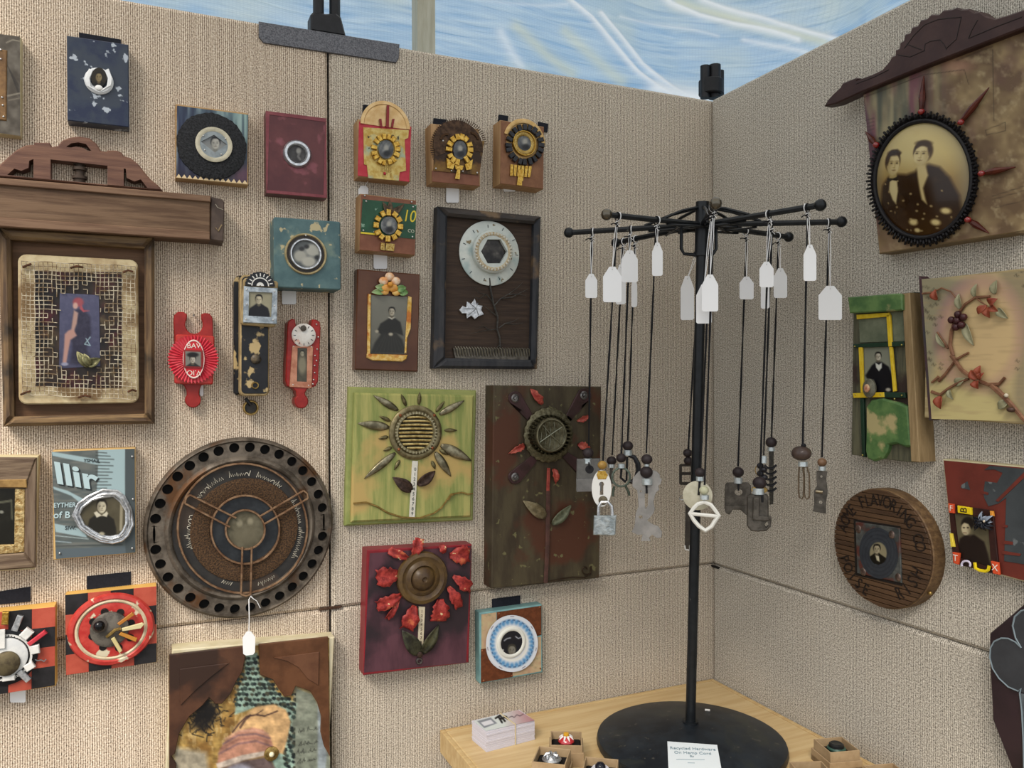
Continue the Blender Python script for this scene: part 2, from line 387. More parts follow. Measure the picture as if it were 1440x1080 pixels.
# ================================================================ the setting
def fabric_mat(axis):
    m = bpy.data.materials.new('ribbed_fabric'); m.use_nodes = True
    nt = m.node_tree; N = nt.nodes; L = nt.links; b = N['Principled BSDF']; b.inputs['Roughness'].default_value = .95
    b.inputs['Specular IOR Level'].default_value = .15
    tc = N.new('ShaderNodeTexCoord'); sp = N.new('ShaderNodeSeparateXYZ'); L.new(tc.outputs['Object'], sp.inputs[0])
    nz = N.new('ShaderNodeTexNoise'); nz.inputs['Scale'].default_value = 260; nz.inputs['Detail'].default_value = 3; L.new(tc.outputs['Object'], nz.inputs['Vector'])
    def math_(op, a, bb):
        n = N.new('ShaderNodeMath'); n.operation = op
        for i, v in enumerate((a, bb)):
            if v is None: continue
            if isinstance(v, (int,float)): n.inputs[i].default_value = v
            else: L.new(v, n.inputs[i])
        return n.outputs[0]
    per = .0033
    ph = math_('ADD', math_('MULTIPLY', sp.outputs[0], 2*math.pi/per), math_('MULTIPLY', nz.outputs['Fac'], 1.2))
    rib = math_('ADD', math_('MULTIPLY', math_('SINE', ph, None), .5), .5)
    n2 = N.new('ShaderNodeTexNoise'); n2.inputs['Scale'].default_value = 420; n2.inputs['Detail'].default_value = 2; L.new(tc.outputs['Object'], n2.inputs['Vector'])
    n3 = N.new('ShaderNodeTexNoise'); n3.inputs['Scale'].default_value = 7; n3.inputs['Detail'].default_value = 3; L.new(tc.outputs['Object'], n3.inputs['Vector'])
    hgt = math_('ADD', math_('MULTIPLY', rib, .34 if axis == 'L' else .3 if axis == 'M' else .2), math_('MULTIPLY', n2.outputs['Fac'], .95))
    rp = N.new('ShaderNodeValToRGB'); e = rp.color_ramp.elements
    cols = {'L': ('584a3e','bba994','f6e9d6'), 'M': ('565047','b8ac9b','f2e8d8'), 'R': ('5c574f','bcb5a8','f4eee2')}[axis]
    e[0].position = .36; e[0].color = H(cols[0]); e[1].position = 1.0; e[1].color = H(cols[2])
    k = e.new(.66); k.color = H(cols[1])
    L.new(hgt, rp.inputs[0])
    mx = N.new('ShaderNodeMixRGB'); mx.blend_type = 'MULTIPLY'; mx.inputs[0].default_value = .35
    r3 = N.new('ShaderNodeValToRGB'); r3.color_ramp.elements[0].position = .3; r3.color_ramp.elements[0].color = (.8,.8,.8,1); r3.color_ramp.elements[1].position = .7
    L.new(n3.outputs['Fac'], r3.inputs[0]); L.new(rp.outputs[0], mx.inputs[1]); L.new(r3.outputs[0], mx.inputs[2]); L.new(mx.outputs[0], b.inputs['Base Color'])
    bp = N.new('ShaderNodeBump'); bp.inputs['Strength'].default_value = .55 if axis != 'R' else .35; bp.inputs['Distance'].default_value = .0015; L.new(hgt, bp.inputs['Height']); L.new(bp.outputs[0], b.inputs['Normal'])
    return m
TOP, MID = 2.027, 1.003
def make_wall(name, fr, spans, label, axis):
    t = Thing(name, label, None, fr, 'origin'); tag(t.e, kind='structure')
    for (a, b), ax in zip(spans, axis):
        m = fabric_mat(ax)
        for z0, z1 in ((MID+.0006, TOP), (.01, MID-.0006)):
            t.prism('fabric_panel', [(a,z0),(b,z0),(b,z1),(a,z1)], -.034, 0, m, None, .006)
    return t
US = -.8375
wl = make_wall('wall_left', WL, [(US-.84, US-.0016), (US+.0016, .033)], 'beige ribbed fabric display panels hung with artworks, left of the corner', 'LM')
wr = make_wall('wall_right', WR, [(.001, .842)], 'grey beige fabric display panel wall behind the oval couple portrait', 'R')
M_RUST = metal('4a3428', '6a5140', rough=.6, met=.5)
for fr, t, c in ((WL, wl, (465,855)), (WR, wr, (1003,796.5))):                 # hinge plates across the seams
    x, y = t.m(*c)
    t.prism('hinge', [(x-.02,y-.0022),(x+.018,y-.0022),(x+.02,y+.0022),(x-.018,y+.0022)], -.004, .0015, M_RUST if fr is WL else mat('1e1c1b', rough=.6), None, .0006)
fl = mesh_obj('floor', [(-14,-14,-.02),(14,-14,-.02),(14,14,-.02),(-14,14,-.02),(-14,-14,0),(14,-14,0),(14,14,0),(-14,14,0)], [(0,1,2,3),(4,5,6,7),(0,1,5,4),(1,2,6,5),(2,3,7,6),(3,0,4,7)], mat('77736c','8d8880', scale=6, rough=.9, bump=.3, bscale=90))
tag(fl, kind='structure')

# bright fold lines painted white into the sheet colour, and yellowish bands
BRIGHT_FOLD = [([(780,-30),(805,0),(835,22),(870,60),(905,98),(950,132)],4,1), ([(850,15),(875,42),(910,85),(975,137)],4,.95), ([(930,-20),(950,0),(985,20),(1030,35),(1080,48),(1125,60)],4.5,1), ([(970,-15),(990,0),(1040,20),(1100,40),(1175,55)],4.5,.9), ([(1045,58),(1090,68),(1135,76)],4,.6), ([(880,18),(960,35),(1010,52)],2.5,.45), ([(700,50),(715,75),(730,95)],7,.5), ([(640,0),(720,8),(800,5)],3,.35), ([(930,120),(990,140)],14,.9)]
YELLOW = [([(960,0),(1010,20),(1080,45),(1160,58)],9,.7), ([(725,40),(770,75),(810,98)],10,.5), ([(800,40),(840,75),(880,110)],9,.45)]
# blue woven tarpaulin hanging behind the panels
def tarp():
    ts = np.concatenate([np.linspace(0,.9,18)[:-1], np.linspace(.9,4.5,620), np.linspace(4.5,5.6,22)[1:]]); zs = np.concatenate([np.linspace(.03,1.98,14)[:-1], np.linspace(1.98,2.62,130), np.linspace(2.62,2.73,6)[1:]])
    nx, nz = len(ts), len(zs); T, Z = [g.ravel() for g in np.meshgrid(ts, zs, indexing='ij')]
    # plan: along the left wall, round the corner, along the right wall
    g = np.clip((T-3.0)/.9, 0, 1)*math.pi/2; dx, dy = np.sin(g), np.cos(g)
    x = np.where(T < 3.0, -2.6+T*.98, .34+.42*np.sin(g)); y = np.where(T < 3.0, .62, .62-.42*(1-np.cos(g))) - np.where(T > 3.9, (T-3.9)*1.1, 0)
    lean = -.10*np.maximum(Z-2.0, -.3)                                          # leans in over the booth
    f = .022*np.sin(3.1*T+2.2*Z)+.012*np.sin(7.0*T-5*Z)+.006*np.sin(16*T+9*Z+2*np.sin(3*Z))+.0022*np.sin(60*Z+14*T+3*np.sin(5*T))
    P = np.stack([x+dx*lean, y+dy*lean, Z], 1)-np.array(CAM); dz = np.maximum(P @ C_FWD, .1); qx, qy = 720+F_PX*(P @ C_RIGHT)/dz, 540+F_PX*(P @ C_DOWN)/dz
    def pd(L_):
        d = np.full(len(qx), 1e9)
        for (x0,y0), (x1,y1) in zip(L_[:-1], L_[1:]):
            t = np.clip(((qx-x0)*(x1-x0)+(qy-y0)*(y1-y0))/((x1-x0)**2+(y1-y0)**2), 0, 1); d = np.minimum(d, np.hypot(qx-x0-t*(x1-x0), qy-y0-t*(y1-y0)))
        return d
    cs = np.zeros(len(qx)); ys = np.zeros(len(qx))
    for L_, wd, amp in BRIGHT_FOLD: cs = np.maximum(cs, amp*np.exp(-(pd(L_)/wd)**2))
    for L_, wd, amp in YELLOW: ys = np.maximum(ys, amp*np.exp(-(pd(L_)/wd)**2))
    f = f-.010*cs; V = np.stack([x+dx*(f+lean), y+dy*(f+lean), Z], 1); CR = np.stack([cs, ys, cs*0, cs*0+1], 1)
    Fc = [(i*nz+j, i*nz+j+1, (i+1)*nz+j+1, (i+1)*nz+j) for i in range(nx-1) for j in range(nz-1)]
    m = bpy.data.materials.new('woven_tarp'); m.use_nodes = True; nt = m.node_tree; N = nt.nodes; L = nt.links
    N.remove(N['Principled BSDF']); out = N['Material Output']
    df = N.new('ShaderNodeBsdfDiffuse'); tr = N.new('ShaderNodeBsdfTranslucent'); gl = N.new('ShaderNodeBsdfGlossy'); gl.inputs['Roughness'].default_value = .35
    tc = N.new('ShaderNodeTexCoord'); mp = N.new('ShaderNodeMapping'); mp.inputs['Scale'].default_value = (2.2,2.2,26); mp.inputs['Rotation'].default_value = (.0,.12,0)
    L.new(tc.outputs['Object'], mp.inputs[0])
    nz1 = N.new('ShaderNodeTexNoise'); nz1.inputs['Scale'].default_value = 2.4; nz1.inputs['Detail'].default_value = 6; nz1.inputs['Distortion'].default_value = .6; L.new(mp.outputs[0], nz1.inputs['Vector'])
    wv = N.new('ShaderNodeTexNoise'); wv.inputs['Scale'].default_value = 3.2; wv.inputs['Detail'].default_value = 2; L.new(tc.outputs['Object'], wv.inputs['Vector'])
    r1 = N.new('ShaderNodeValToRGB'); e = r1.color_ramp.elements; e[0].position = .3; e[0].color = H('93bce0'); e[1].position = .75; e[1].color = H('cfe4f2'); L.new(nz1.outputs['Fac'], r1.inputs[0])
    r2 = N.new('ShaderNodeValToRGB'); e = r2.color_ramp.elements; e[0].position = .5; e[0].color = (0,0,0,1); e[1].position = .72; e[1].color = (1,1,1,1); L.new(wv.outputs['Fac'], r2.inputs[0])
    mx = N.new('ShaderNodeMixRGB'); mx.inputs[2].default_value = H('cfdcd6'); L.new(r2.outputs[0], mx.inputs[0]); L.new(r1.outputs[0], mx.inputs[1])
    ck = N.new('ShaderNodeTexBrick'); ck.inputs['Scale'].default_value = 60; ck.offset = 0; ck.inputs['Color1'].default_value = (1,1,1,1); ck.inputs['Color2'].default_value = (.95,.95,.95,1); ck.inputs['Mortar'].default_value = (.82,.86,.9,1); ck.inputs['Mortar Size'].default_value = .06
    mp2 = N.new('ShaderNodeMapping'); mp2.inputs['Rotation'].default_value = (math.pi/2,0,0); L.new(tc.outputs['Object'], mp2.inputs[0]); L.new(mp2.outputs[0], ck.inputs['Vector'])
    mu = N.new('ShaderNodeMixRGB'); mu.blend_type = 'MULTIPLY'; mu.inputs[0].default_value = .8; L.new(mx.outputs[0], mu.inputs[1]); L.new(ck.outputs['Color'], mu.inputs[2])
    at_ = N.new('ShaderNodeAttribute'); at_.attribute_name = 'Crease'; sp = N.new('ShaderNodeSeparateColor'); L.new(at_.outputs['Color'], sp.inputs[0])
    my = N.new('ShaderNodeMixRGB'); my.inputs[2].default_value = H('dfe2c4'); L.new(sp.outputs[1], my.inputs[0]); L.new(mu.outputs[0], my.inputs[1])
    mc = N.new('ShaderNodeMixRGB'); mc.inputs[2].default_value = H('f6fbff'); L.new(sp.outputs[0], mc.inputs[0]); L.new(my.outputs[0], mc.inputs[1]); mu = mc
    L.new(mu.outputs[0], df.inputs[0]); L.new(mu.outputs[0], tr.inputs[0])
    a = N.new('ShaderNodeMixShader'); a.inputs[0].default_value = .6; L.new(df.outputs[0], a.inputs[1]); L.new(tr.outputs[0], a.inputs[2])
    b = N.new('ShaderNodeMixShader'); b.inputs[0].default_value = .10; L.new(a.outputs[0], b.inputs[1]); L.new(gl.outputs[0], b.inputs[2])
    bp = N.new('ShaderNodeBump'); bp.inputs['Strength'].default_value = .5; bp.inputs['Distance'].default_value = .01; L.new(nz1.outputs['Fac'], bp.inputs['Height'])
    for n_ in (df, gl): L.new(bp.outputs[0], n_.inputs['Normal'])
    L.new(b.outputs[0], out.inputs[0])
    o = mesh_obj('tarpaulin', V, Fc, m, None, 'all', fix=False)
    ca = o.data.color_attributes.new('Crease', 'FLOAT_COLOR', 'POINT'); ca.data.foreach_set('color', np.array(CR, np.float32).ravel())
    tag(o, 'wrinkled translucent blue woven tarp hanging behind the display panels', 'tarp')
tarp()
# unseen tent canopy added to shade the corner; light enters front and left
cn = bpy.data.objects.new('tent_canopy', None); COL.objects.link(cn); cn.location = (-.5,-.5,0)
tag(cn, 'white translucent tent canopy roof standing over the whole booth', 'canopy')
cm = bpy.data.materials.new('canopy_cloth'); cm.use_nodes = True; N_ = cm.node_tree.nodes; N_.remove(N_['Principled BSDF'])
d1 = N_.new('ShaderNodeBsdfDiffuse'); d1.inputs[0].default_value = (.75,.75,.73,1); d2 = N_.new('ShaderNodeBsdfTranslucent'); d2.inputs[0].default_value = (.8,.8,.78,1); d3 = N_.new('ShaderNodeMixShader'); d3.inputs[0].default_value = .5
cm.node_tree.links.new(d1.outputs[0], d3.inputs[1]); cm.node_tree.links.new(d2.outputs[0], d3.inputs[2]); cm.node_tree.links.new(d3.outputs[0], N_['Material Output'].inputs[0])
X0, X1, Y0, Y1, ZR = -1.78, .95, -1.78, .95, 2.75
cv = [(X0,Y0,ZR),(X1,Y0,ZR),(X1,Y1,ZR),(X0,Y1,ZR),((X0+X1)/2,(Y0+Y1)/2,ZR+.5)]
mesh_obj('roof_cloth', [(x+.5,y+.5,z) for x,y,z in cv], [(0,1,4),(1,2,4),(2,3,4),(3,0,4)], cm, cn)
for x, y in ((X0,Y0),(X1,Y0),(X1,Y1),(X0,Y1)): tube('leg', [(x+.5,y+.5,0),(x+.5,y+.5,ZR)], .02, mat('c8c8c8', rough=.4), cn, 10)
# timber post between the panels and the tarp
TPF = Frame((0,.30,0), (1,0,0), (0,0,1), (0,-1,0))
a0 = float(TPF.P(587,40)[0]); a1 = float(TPF.P(612,40)[0])
pm = mesh_obj('timber_post', [(x,y,z) for z in (0,2.72) for x,y in ((a0,.30),(a1,.30),(a1,.30+a1-a0),(a0,.30+a1-a0))], [(0,1,2,3),(4,5,6,7),(0,1,5,4),(1,2,6,5),(2,3,7,6),(3,0,4,7)], wood('b4b19c','c9c6b4', 'z', scale=5))
tag(pm, 'pale weathered square timber post standing behind the panel top', 'post')

# steel bar with the pole clamp on the panel tops
M_GM = metal('54555a', '7b7b80', rough=.5, scale=420, met=.6, bump=.2, lo=.4, hi=.6)
M_BLK = mat('131418', '1d1e22', scale=60, rough=.45)
t = Thing('panel_bracket', 'grey speckled steel bar clamping two panel tops, with black pole clamp', 'bracket', WL, (463,75))
t.poly('bar', [(364,30),(562,62),(561,82),(557,88),(371,60),(364,52)], -.001, .004, M_GM, None, .0008)
def wall_cyl(t, name, x0, x1, yb, yt, w, m, par=None, taper=1.0, n=14, xt=None):
    a = t.m(x0, yb, w); b = t.m(x1, yb, w); top = t.m(((x0+x1)/2 if xt is None else xt), yt, w)
    r = abs(b[0]-a[0])/2; c = ((a[0]+b[0])/2)
    return tube(name, [(c, a[1], w), (c+(top[0]-c)*.5, (a[1]+top[1])/2, w), (top[0], top[1], w)], [r, r*(1+taper)/2, r*taper], m, par or t.e, n)
cl = t.poly('pole_clamp', [(437,36),(437,20),(441,16),(459,19),(473,18),(480,24),(487,51),(463,47),(437,43)], -.034, -.002, M_BLK, None, .003)
t2 = Thing('support_pole', 'pair of black support poles rising from the steel bar clamp', 'pole', WL, (460,22))
wall_cyl(t2, 'pole', 440, 455.5, 26, -160, -.018, M_BLK); wall_cyl(t2, 'pole', 463, 478.5, 26, -160, -.018, M_BLK)
t = Thing('corner_connector', 'black three-tube pole connector on the wall corner', 'connector', WL, (1000,136))
for x0, x1, y1, w in ((986,997,93,-.016), (998,1012,92,-.012), (1007,1017,100,-.024)):
    wall_cyl(t, 'tube_end', x0, x1, 137, y1, w, M_BLK)
a = t.m(1000,134,-.018); b = t.m(1000,113,-.018); r = t.k(1000,120)*17.5
tube('collar', [(a[0],a[1],-.018),(a[0],a[1]+.002,-.018),(b[0],b[1]-.002,-.018),(b[0],b[1],-.018)], [r*.92,r,r,r*.92], mat('101114','1a1b1f', scale=90, rough=.55), t.e, 20)

# ---------------------------------------------------------------- corner table
M_TBL = wood('d0b07c', 'dfc492', 'x', rough=.4, scale=4, bump=.05, coat=.15)
M_TBE = wood('c9a873', 'd9bd8a', 'x', rough=.45, scale=6, bump=.05)
tb = bpy.data.objects.new('corner_table', None); COL.objects.link(tb); tb.location = (-.32,-.31,0)
tag(tb, 'pale maple-topped table standing in the corner under the jewellery rack', 'table')
class Loc:                                                     # boxes in the table's own coordinates
    pass
def wbox(name, x0, x1, y0, y1, z0, z1, m, par, off=(0,0,0), bev=0):
    V = [(x-off[0],y-off[1],z-off[2]) for z in (z0,z1) for x,y in ((x0,y0),(x1,y0),(x1,y1),(x0,y1))]
    o = mesh_obj(name, V, [(0,3,2,1),(4,5,6,7),(0,1,5,4),(1,2,6,5),(2,3,7,6),(3,0,4,7)], m, par)
    if bev:
        bm = bmesh.new(); bm.from_mesh(o.data); bmesh.ops.bevel(bm, geom=bm.edges, offset=bev, segments=3, affect='EDGES', profile=.5); bm.to_mesh(o.data); bm.free()
    return o
toff = (-.32,-.31,0)
wbox('table_top', -.626, -.012, -.62, -.012, TABLE_Z-.040, TABLE_Z, M_TBL, tb, toff, .003)
for nm, a in (('edge_strip', (-.635,-.6262,-.62,-.003)), ('edge_strip', (-.626,-.012,-.0118,-.003)), ('edge_strip', (-.0118,-.003,-.62,-.003))):
    wbox(nm, *a, TABLE_Z-.042, TABLE_Z+.0005, M_TBE, tb, toff, .0015)
for x in (-.6,-.07):
    for y in (-.58,-.07): wbox('leg', x, x+.04, y, y+.04, 0, TABLE_Z-.04, M_TBE, tb, toff, .003)
# ================================================================ artworks on the left wall
pi = math.pi
GOLD = metal('b98a33', 'e2bd62', rough=.35, scale=260); GOLD2 = metal('a8833a', 'd9c07c', rough=.4, scale=500, bump=.6)
COPPER = metal('8a5236', 'a86a48', rough=.45, met=.6); BRASS = metal('8d7442', 'b89a5c', rough=.4)
SILV = metal('b9bcc0', 'e6e8ea', rough=.3, scale=200, bump=.3); STEEL = metal('8e9296', 'b4b8ba', rough=.4)
BOXB = wood('a98258', 'bd986c', 'y', scale=8); BOXC = mat('7d4d38', '8f5c44', scale=30, rough=.5)
WHT = mat('eceae4', 'd8d8d4', scale=90, rough=.5); DRK = mat('16151a', rough=.6); GLASSY = dict(rough=.3, coat=.25)
RIV = metal('d8d8d6', rough=.3)
def rivets(t, pts, w, r=1.6, m=None, par=None):
    for x, y in pts: t.ball('rivet', (x,y), r, w, m or RIV, par, n=8)
def tab(t, quad, w=.002): t.poly('hanging_tab', quad, 0, w, M_TABB)
def tiles(t, c, rx, ry, n, a, b, w0, w1, m, par=None, a0=0, span=2*pi, name='gold_tile', jit=.0):
    rng = random.Random(int(c[0]))
    for i in range(n):
        g = a0+span*i/n+rng.uniform(-jit,jit)
        t.block(name, (c[0]+rx*math.cos(g), c[1]-ry*math.sin(g)), a*rng.uniform(.9,1.1), b*rng.uniform(.9,1.1), g+rng.uniform(-jit,jit), w0, w1+rng.uniform(0,.001), m, par)
def dark_photo(seed, c='3c3d3f', c2='8b8d8c', f=None):
    def p(X, Y):
        I = mixn(flat(X, c), fbm(X, Y, 9, seed)*1.6-.4, c2, .8)
        return f(I, X, Y) if f else I
    return p

# --- embossed plaque cut by the frame edge
t = Thing('embossed_plaque', 'grey embossed metal plaque with white rivets and cream side edge', 'wall art', WL, (0,192))
t.rect('backing_board', [(-62,39),(28.5,51),(29,192),(-60,180)], 0, .022, mat('d8cba4','c8b98e', rough=.6))
def pp(X, Y):
    I = mixn(flat(X,'4b443b'), fbm(X,Y,14,5)*1.8-.5, '7d776c', .8)
    for k in range(4): I = lin(I, X, Y, [(10+k*3,92+k*7),(27,122+k*4)], 1.2, '2c2824', .7)
    I = lin(I, X, Y, [(9,60),(18,56),(28,58)], 1.5, 'b1a995', .7); I = lin(I, X, Y, [(10,135),(28,131)], 2, 'a49d8c', .7); I = lin(I, X, Y, [(12,141),(28,138)], 1.5, '98907f', .6)
    return I
t.print_quad('embossed_sheet', [(-61,40),(28,51.5),(28.4,191),(-59,179)], .0225, pp, rough=.4)
t.rect('brown_inset', [(-46,62),(9,70),(10,170),(-45,163)], .022, .0245, mat('6d5032','8d6b43', scale=50, rough=.6))
rivets(t, [(1,70),(1,83),(3,137),(4,148),(5,164)], .0245)

# --- blue block
t = Thing('blue_block', 'chipped navy blue wooden block with tiny white wreath portrait', 'wall art', WL, (138,180))
t.rect('block', [(94,50),(181,62.5),(181,179),(94.5,169)], 0, .028, mat('27304a','353f50', scale=40, rough=.35, fleck=('b9c2cc',55,.66), blotch=('3b4350',18,.55)), bev=.0012)
tab(t, [(111,45.5),(170,55.5),(170,66),(111,58)], .004)
def pp(X, Y): return person(flat(X,'2a2419'), X, Y, 139, 108, 13, '8c7c58', '1d1813', '15120e', shade='5b4d35')
wr_ = t.ring('wreath_frame', (139,113), 10.5, 18.5, .028, .033, mat('e6e9ea', rough=.4))
for k in range(5):
    for sx in (-1,1): t.tube('wreath_strand', [(139+sx*(3+k*.6),128-k*.5,.033),(139+sx*(12+k*1.1),122-k*.5,.034),(139+sx*(14+k*1.0),110,.034),(139+sx*(9+k),99-k*.5,.033)], .0011, mat('f4f6f6', rough=.4), wr_, 5)
t.print_oval('photograph', (139,109), 10.8, 14, .0338, pp, 1, rough=.3)
t.ball('shell', (139,123.5), 5, .0335, mat('f4f4f0', rough=.5), None, 4, 2)

# --- grinding disc on striped board
t = Thing('disc_board', 'painted board with black abrasive disc around a diamond photograph', 'wall art', WL, (297,259))
def pp(X, Y):
    I = mixn(flat(X,'2c3350'), (X-250)/110+(190-Y)/260, '8fb0a8', .9)
    s_ = vnoise(X, Y*.08, 3.2, 4); I = mixn(I, s_*1.7-.6, 'c8dcd2', .55*1); I = mixn(I, 1.3-s_*2.6, '1e2238', .5)
    I = mixn(I, (Y-214)/40, '2a2433', .8); return ell(I, X, Y, 342, 246, 14, 12, '6d4656', .6, .7)
t.rect('board', [(247.5,146),(350,159.5),(348,260),(246,250.5)], 0, .024, wood('b08a5c','c8a878','x'), bev=.001)
t.print_quad('painted_face', [(249,148.5),(349,161.5),(347.3,258),(247.5,249)], .0243, pp, rough=.35)
t.lathe('abrasive_disc', (298.5,204.5), [(17,.024),(46.5,.0245),(46.2,.0275),(40,.030),(17,.030)], mat('17181b','3c3e41', scale=330, rough=.8, bump=1, lo=.4, hi=.7), n=72, wob=lambda a: .012*math.sin(a*41)+.008*math.sin(a*9))
t.disc('washer', (301,203), 24.5, .027, .0325, mat('7f888b','9aa2a4', scale=45, rough=.4, metal=.3), None, .0008, holes=[[(282.5,199),(301,189.5),(319,203),(302,214.5)]])
t.ring('cream_rim', (301,203), 18.5, 24.6, .032, .0335, mat('d6cfb6','b9b39c', scale=45, rough=.5))
rivets(t, [(286,191),(317,195),(311,217),(288,211)], .0330, 1.3)
def pp(X, Y):
    I = mixn(flat(X,'6c7072'), (Y-190)/25, '9a9b96'); return person(I, X, Y, 303, 201, 17, 'b3b1a7', '2b2c2e', '55585a', body=False, shade='7d7c74')
t.print_quad('photograph', [(282,188),(320,190),(320,216),(282,214)], .0306, pp, 1, rough=.25)
zz = mat('e9cfa2', rough=.6)
for k in range(13):
    x = 247.5+k*7.75; y = 249.6+k*.72
    t.poly('zigzag_tooth', [(x,y),(x+7.75,y+.72),(x+3.9,y-5)], .0243, .0252, zz)

# --- maroon block
t = Thing('maroon_block', 'maroon wooden block with a small silver ring porthole', 'wall art', WL, (415,278))
t.rect('block', [(376,155.5),(461,167),(458,278),(372.5,271.5)], 0, .028, mat('5a2f33','6a3a3c', scale=14, rough=.4, blotch=('8d5058',30,.64)), bev=.002)
t.rect('raised_border', [(376,155.5),(461,167),(458,278),(372.5,271.5)], .0262, .0288, mat('7e3a42','8f4a50', scale=40, rough=.4), bev=.0006, holes=[[(379,161),(457.5,171.5),(455,274),(376,267)]])
t.ring('silver_ring', (418.5,215.5), 12, 19.5, .028, .035, SILV)
t.print_oval('photograph', (418.5,215.5), 13, 13, .0285, dark_photo(8,'2f2c2c','6f6e6c', lambda I,X,Y: lin(ell(I,X,Y,420,212,3.4,4.2,'9c9a94',.3), X, Y, [(421,216),(419,220),(422,224)], 3, '7d7b78', .8)), 1, **GLASSY)

# --- four small boxes
def flower_photo(t, c, rx, ry, w, seed):
    t.print_oval('photograph', c, rx, ry, w, dark_photo(seed, '35383c', 'a6a8a6', lambda I,X,Y: ell(ell(I,X,Y,c[0],c[1]-2,3.4,4.2,'a5a39a',.4), X, Y, c[0]+1, c[1]+6, 5, 4, '1c1d20', .4)), 1, dome=.001, **GLASSY)
t = Thing('red_gold_box', 'small red box with round gold arch and mottled gold panel', 'wall art', WL, (538,256))
RED = mat('c0303f','cf4650', scale=30, rough=.5)
W1 = .036
t.rect('box', [(504.5,168),(579,176),(575.5,256),(503,247)], 0, W1-.001, mat('b28a5f','c39c70', scale=30, rough=.6), bev=.002)
t.poly('red_front', [(505,171),(578.5,178),(575.3,255.5),(503.3,246.8)], W1-.002, W1+.0005, RED)
tab(t, [(511,147),(530,149.5),(528,168),(510,166)], .003)
c = (542,178)
t.lathe('gold_arch', c, [(1,W1),(35.5,W1),(35.5,W1+.004),(31,W1+.004),(30,W1+.0025),(26,W1+.003),(24,W1+.002),(1,W1+.0022)], mat('d9b176','e8c690', scale=60, rough=.35, metal=.35), n=36, a0=0, a1=pi)
t.poly('gold_panel', [(511,179),(575,183),(574,194),(569,196),(571,240),(562,242),(561,254),(518,250),(516,232),(512,231)], W1, W1+.0022, mat('bf9b4c','d8c178', scale=90, rough=.4, metal=.4, blotch=('a9b59a',30,.6), fleck=('4a4032',60,.73)))
t.poly('red_comb', [(544,148),(547.5,148),(547,179),(543,179)], W1+.004, W1+.006, mat('8f2326', rough=.4))
for x, dx in ((536,-1.5),(551,2)): t.poly('red_comb', [(x+dx-1,167),(x+dx+2,167),(x+2,179),(x-1,178)], W1+.004, W1+.006, mat('8f2326', rough=.4))
tiles(t, (543,210), 16.5, 18.5, 15, 4, 3, W1+.002, W1+.007, GOLD, jit=.06)
flower_photo(t, (543,210), 10.5, 13, W1+.006, 3)
for k in range(6): t.poly('gold_drop', [(536+k*2.6,232),(537.6+k*2.6,232),(537.6+k*2.6,241+(k*7) % 9),(536+k*2.6,241+(k*7) % 9)], W1+.002, W1+.0035, GOLD2)
t.ball('red_bead', (541,244), 2.2, W1+.004, RED, n=8)

t.poly('price_tag', [(508,261),(515,261.5),(518,265),(518,273),(504,273),(504,266)], .004, .0046, M_TAG); t.tube('tag_string', [(512,264,.005),(516,257,.007),(520,251,.010)], .0005, M_STR)

t = Thing('fan_comb_box', 'small brown box crowned by a dark metal arc of comb teeth', 'wall art', WL, (637,262))
W1 = .037
t.rect('box', [(607.5,174),(676,181),(673.5,262),(607,255.5)], 0, W1, BOXB, bev=.002)
t.rect('copper_band', [(608,240),(674.5,246),(673.3,261.5),(607.3,255)], W1-.001, W1+.001, BOXC, bev=.0004)
tab(t, [(610,166),(628,168),(627,180),(609,178)], .003)
DM = metal('3a2a20','5a4433', rough=.5, met=.6)
arc = t.lathe('comb_arc', (645,206), [(1,W1),(37,W1),(37,W1+.003),(33,W1+.004),(1,W1+.0035)], DM, n=40, a0=-.12, a1=pi+.5)
t.poly('comb_plate', [(612,205),(681,198),(675,240),(673,246),(610,240)], W1, W1+.003, mat('6a4a2a','8a6a34', scale=40, rough=.45, metal=.4, blotch=('3a2a20',26,.5)))
for k in range(44):
    g = .1+k*(pi+.45)/44
    x, y = 645+37.5*math.cos(g), 206-37.5*math.sin(g)
    t.block('comb_tooth', (x,y), 2.6, .55, g, W1+.001, W1+.0025, DM, arc, 0)
t.lathe('slot_rim', (663,197), [(9,W1+.003),(12,W1+.003),(12,W1+.006),(9,W1+.006)], metal('4a3524', rough=.45), n=16, a0=.2, a1=1.6)
t.lathe('slot_rim', (630,199), [(9,W1+.003),(12,W1+.003),(12,W1+.006),(9,W1+.006)], metal('4a3524', rough=.45), n=16, a0=1.5, a1=3.0)
tiles(t, (647,210), 15, 18, 13, 4.4, 3.2, W1+.003, W1+.008, GOLD, jit=.05, a0=-.9, span=2*pi*.93)
flower_photo(t, (647,211), 9.5, 13.5, W1+.006, 5)
for q in ([(628,222),(640,230),(637,238),(629,236)], [(665,224),(654,231),(656,239),(663,238)], [(640,232),(652,233),(650,239),(641,238)], [(643.5,236),(647.5,236.5),(646.5,252),(640,251)]): t.poly('gold_drop', q, W1+.004, W1+.007, GOLD)
rivets(t, [(623,198),(613,237),(635,240),(651,241),(671,243)], W1+.004, 1.5)
t.price_tag(627.5,258,645.5,285,.004)

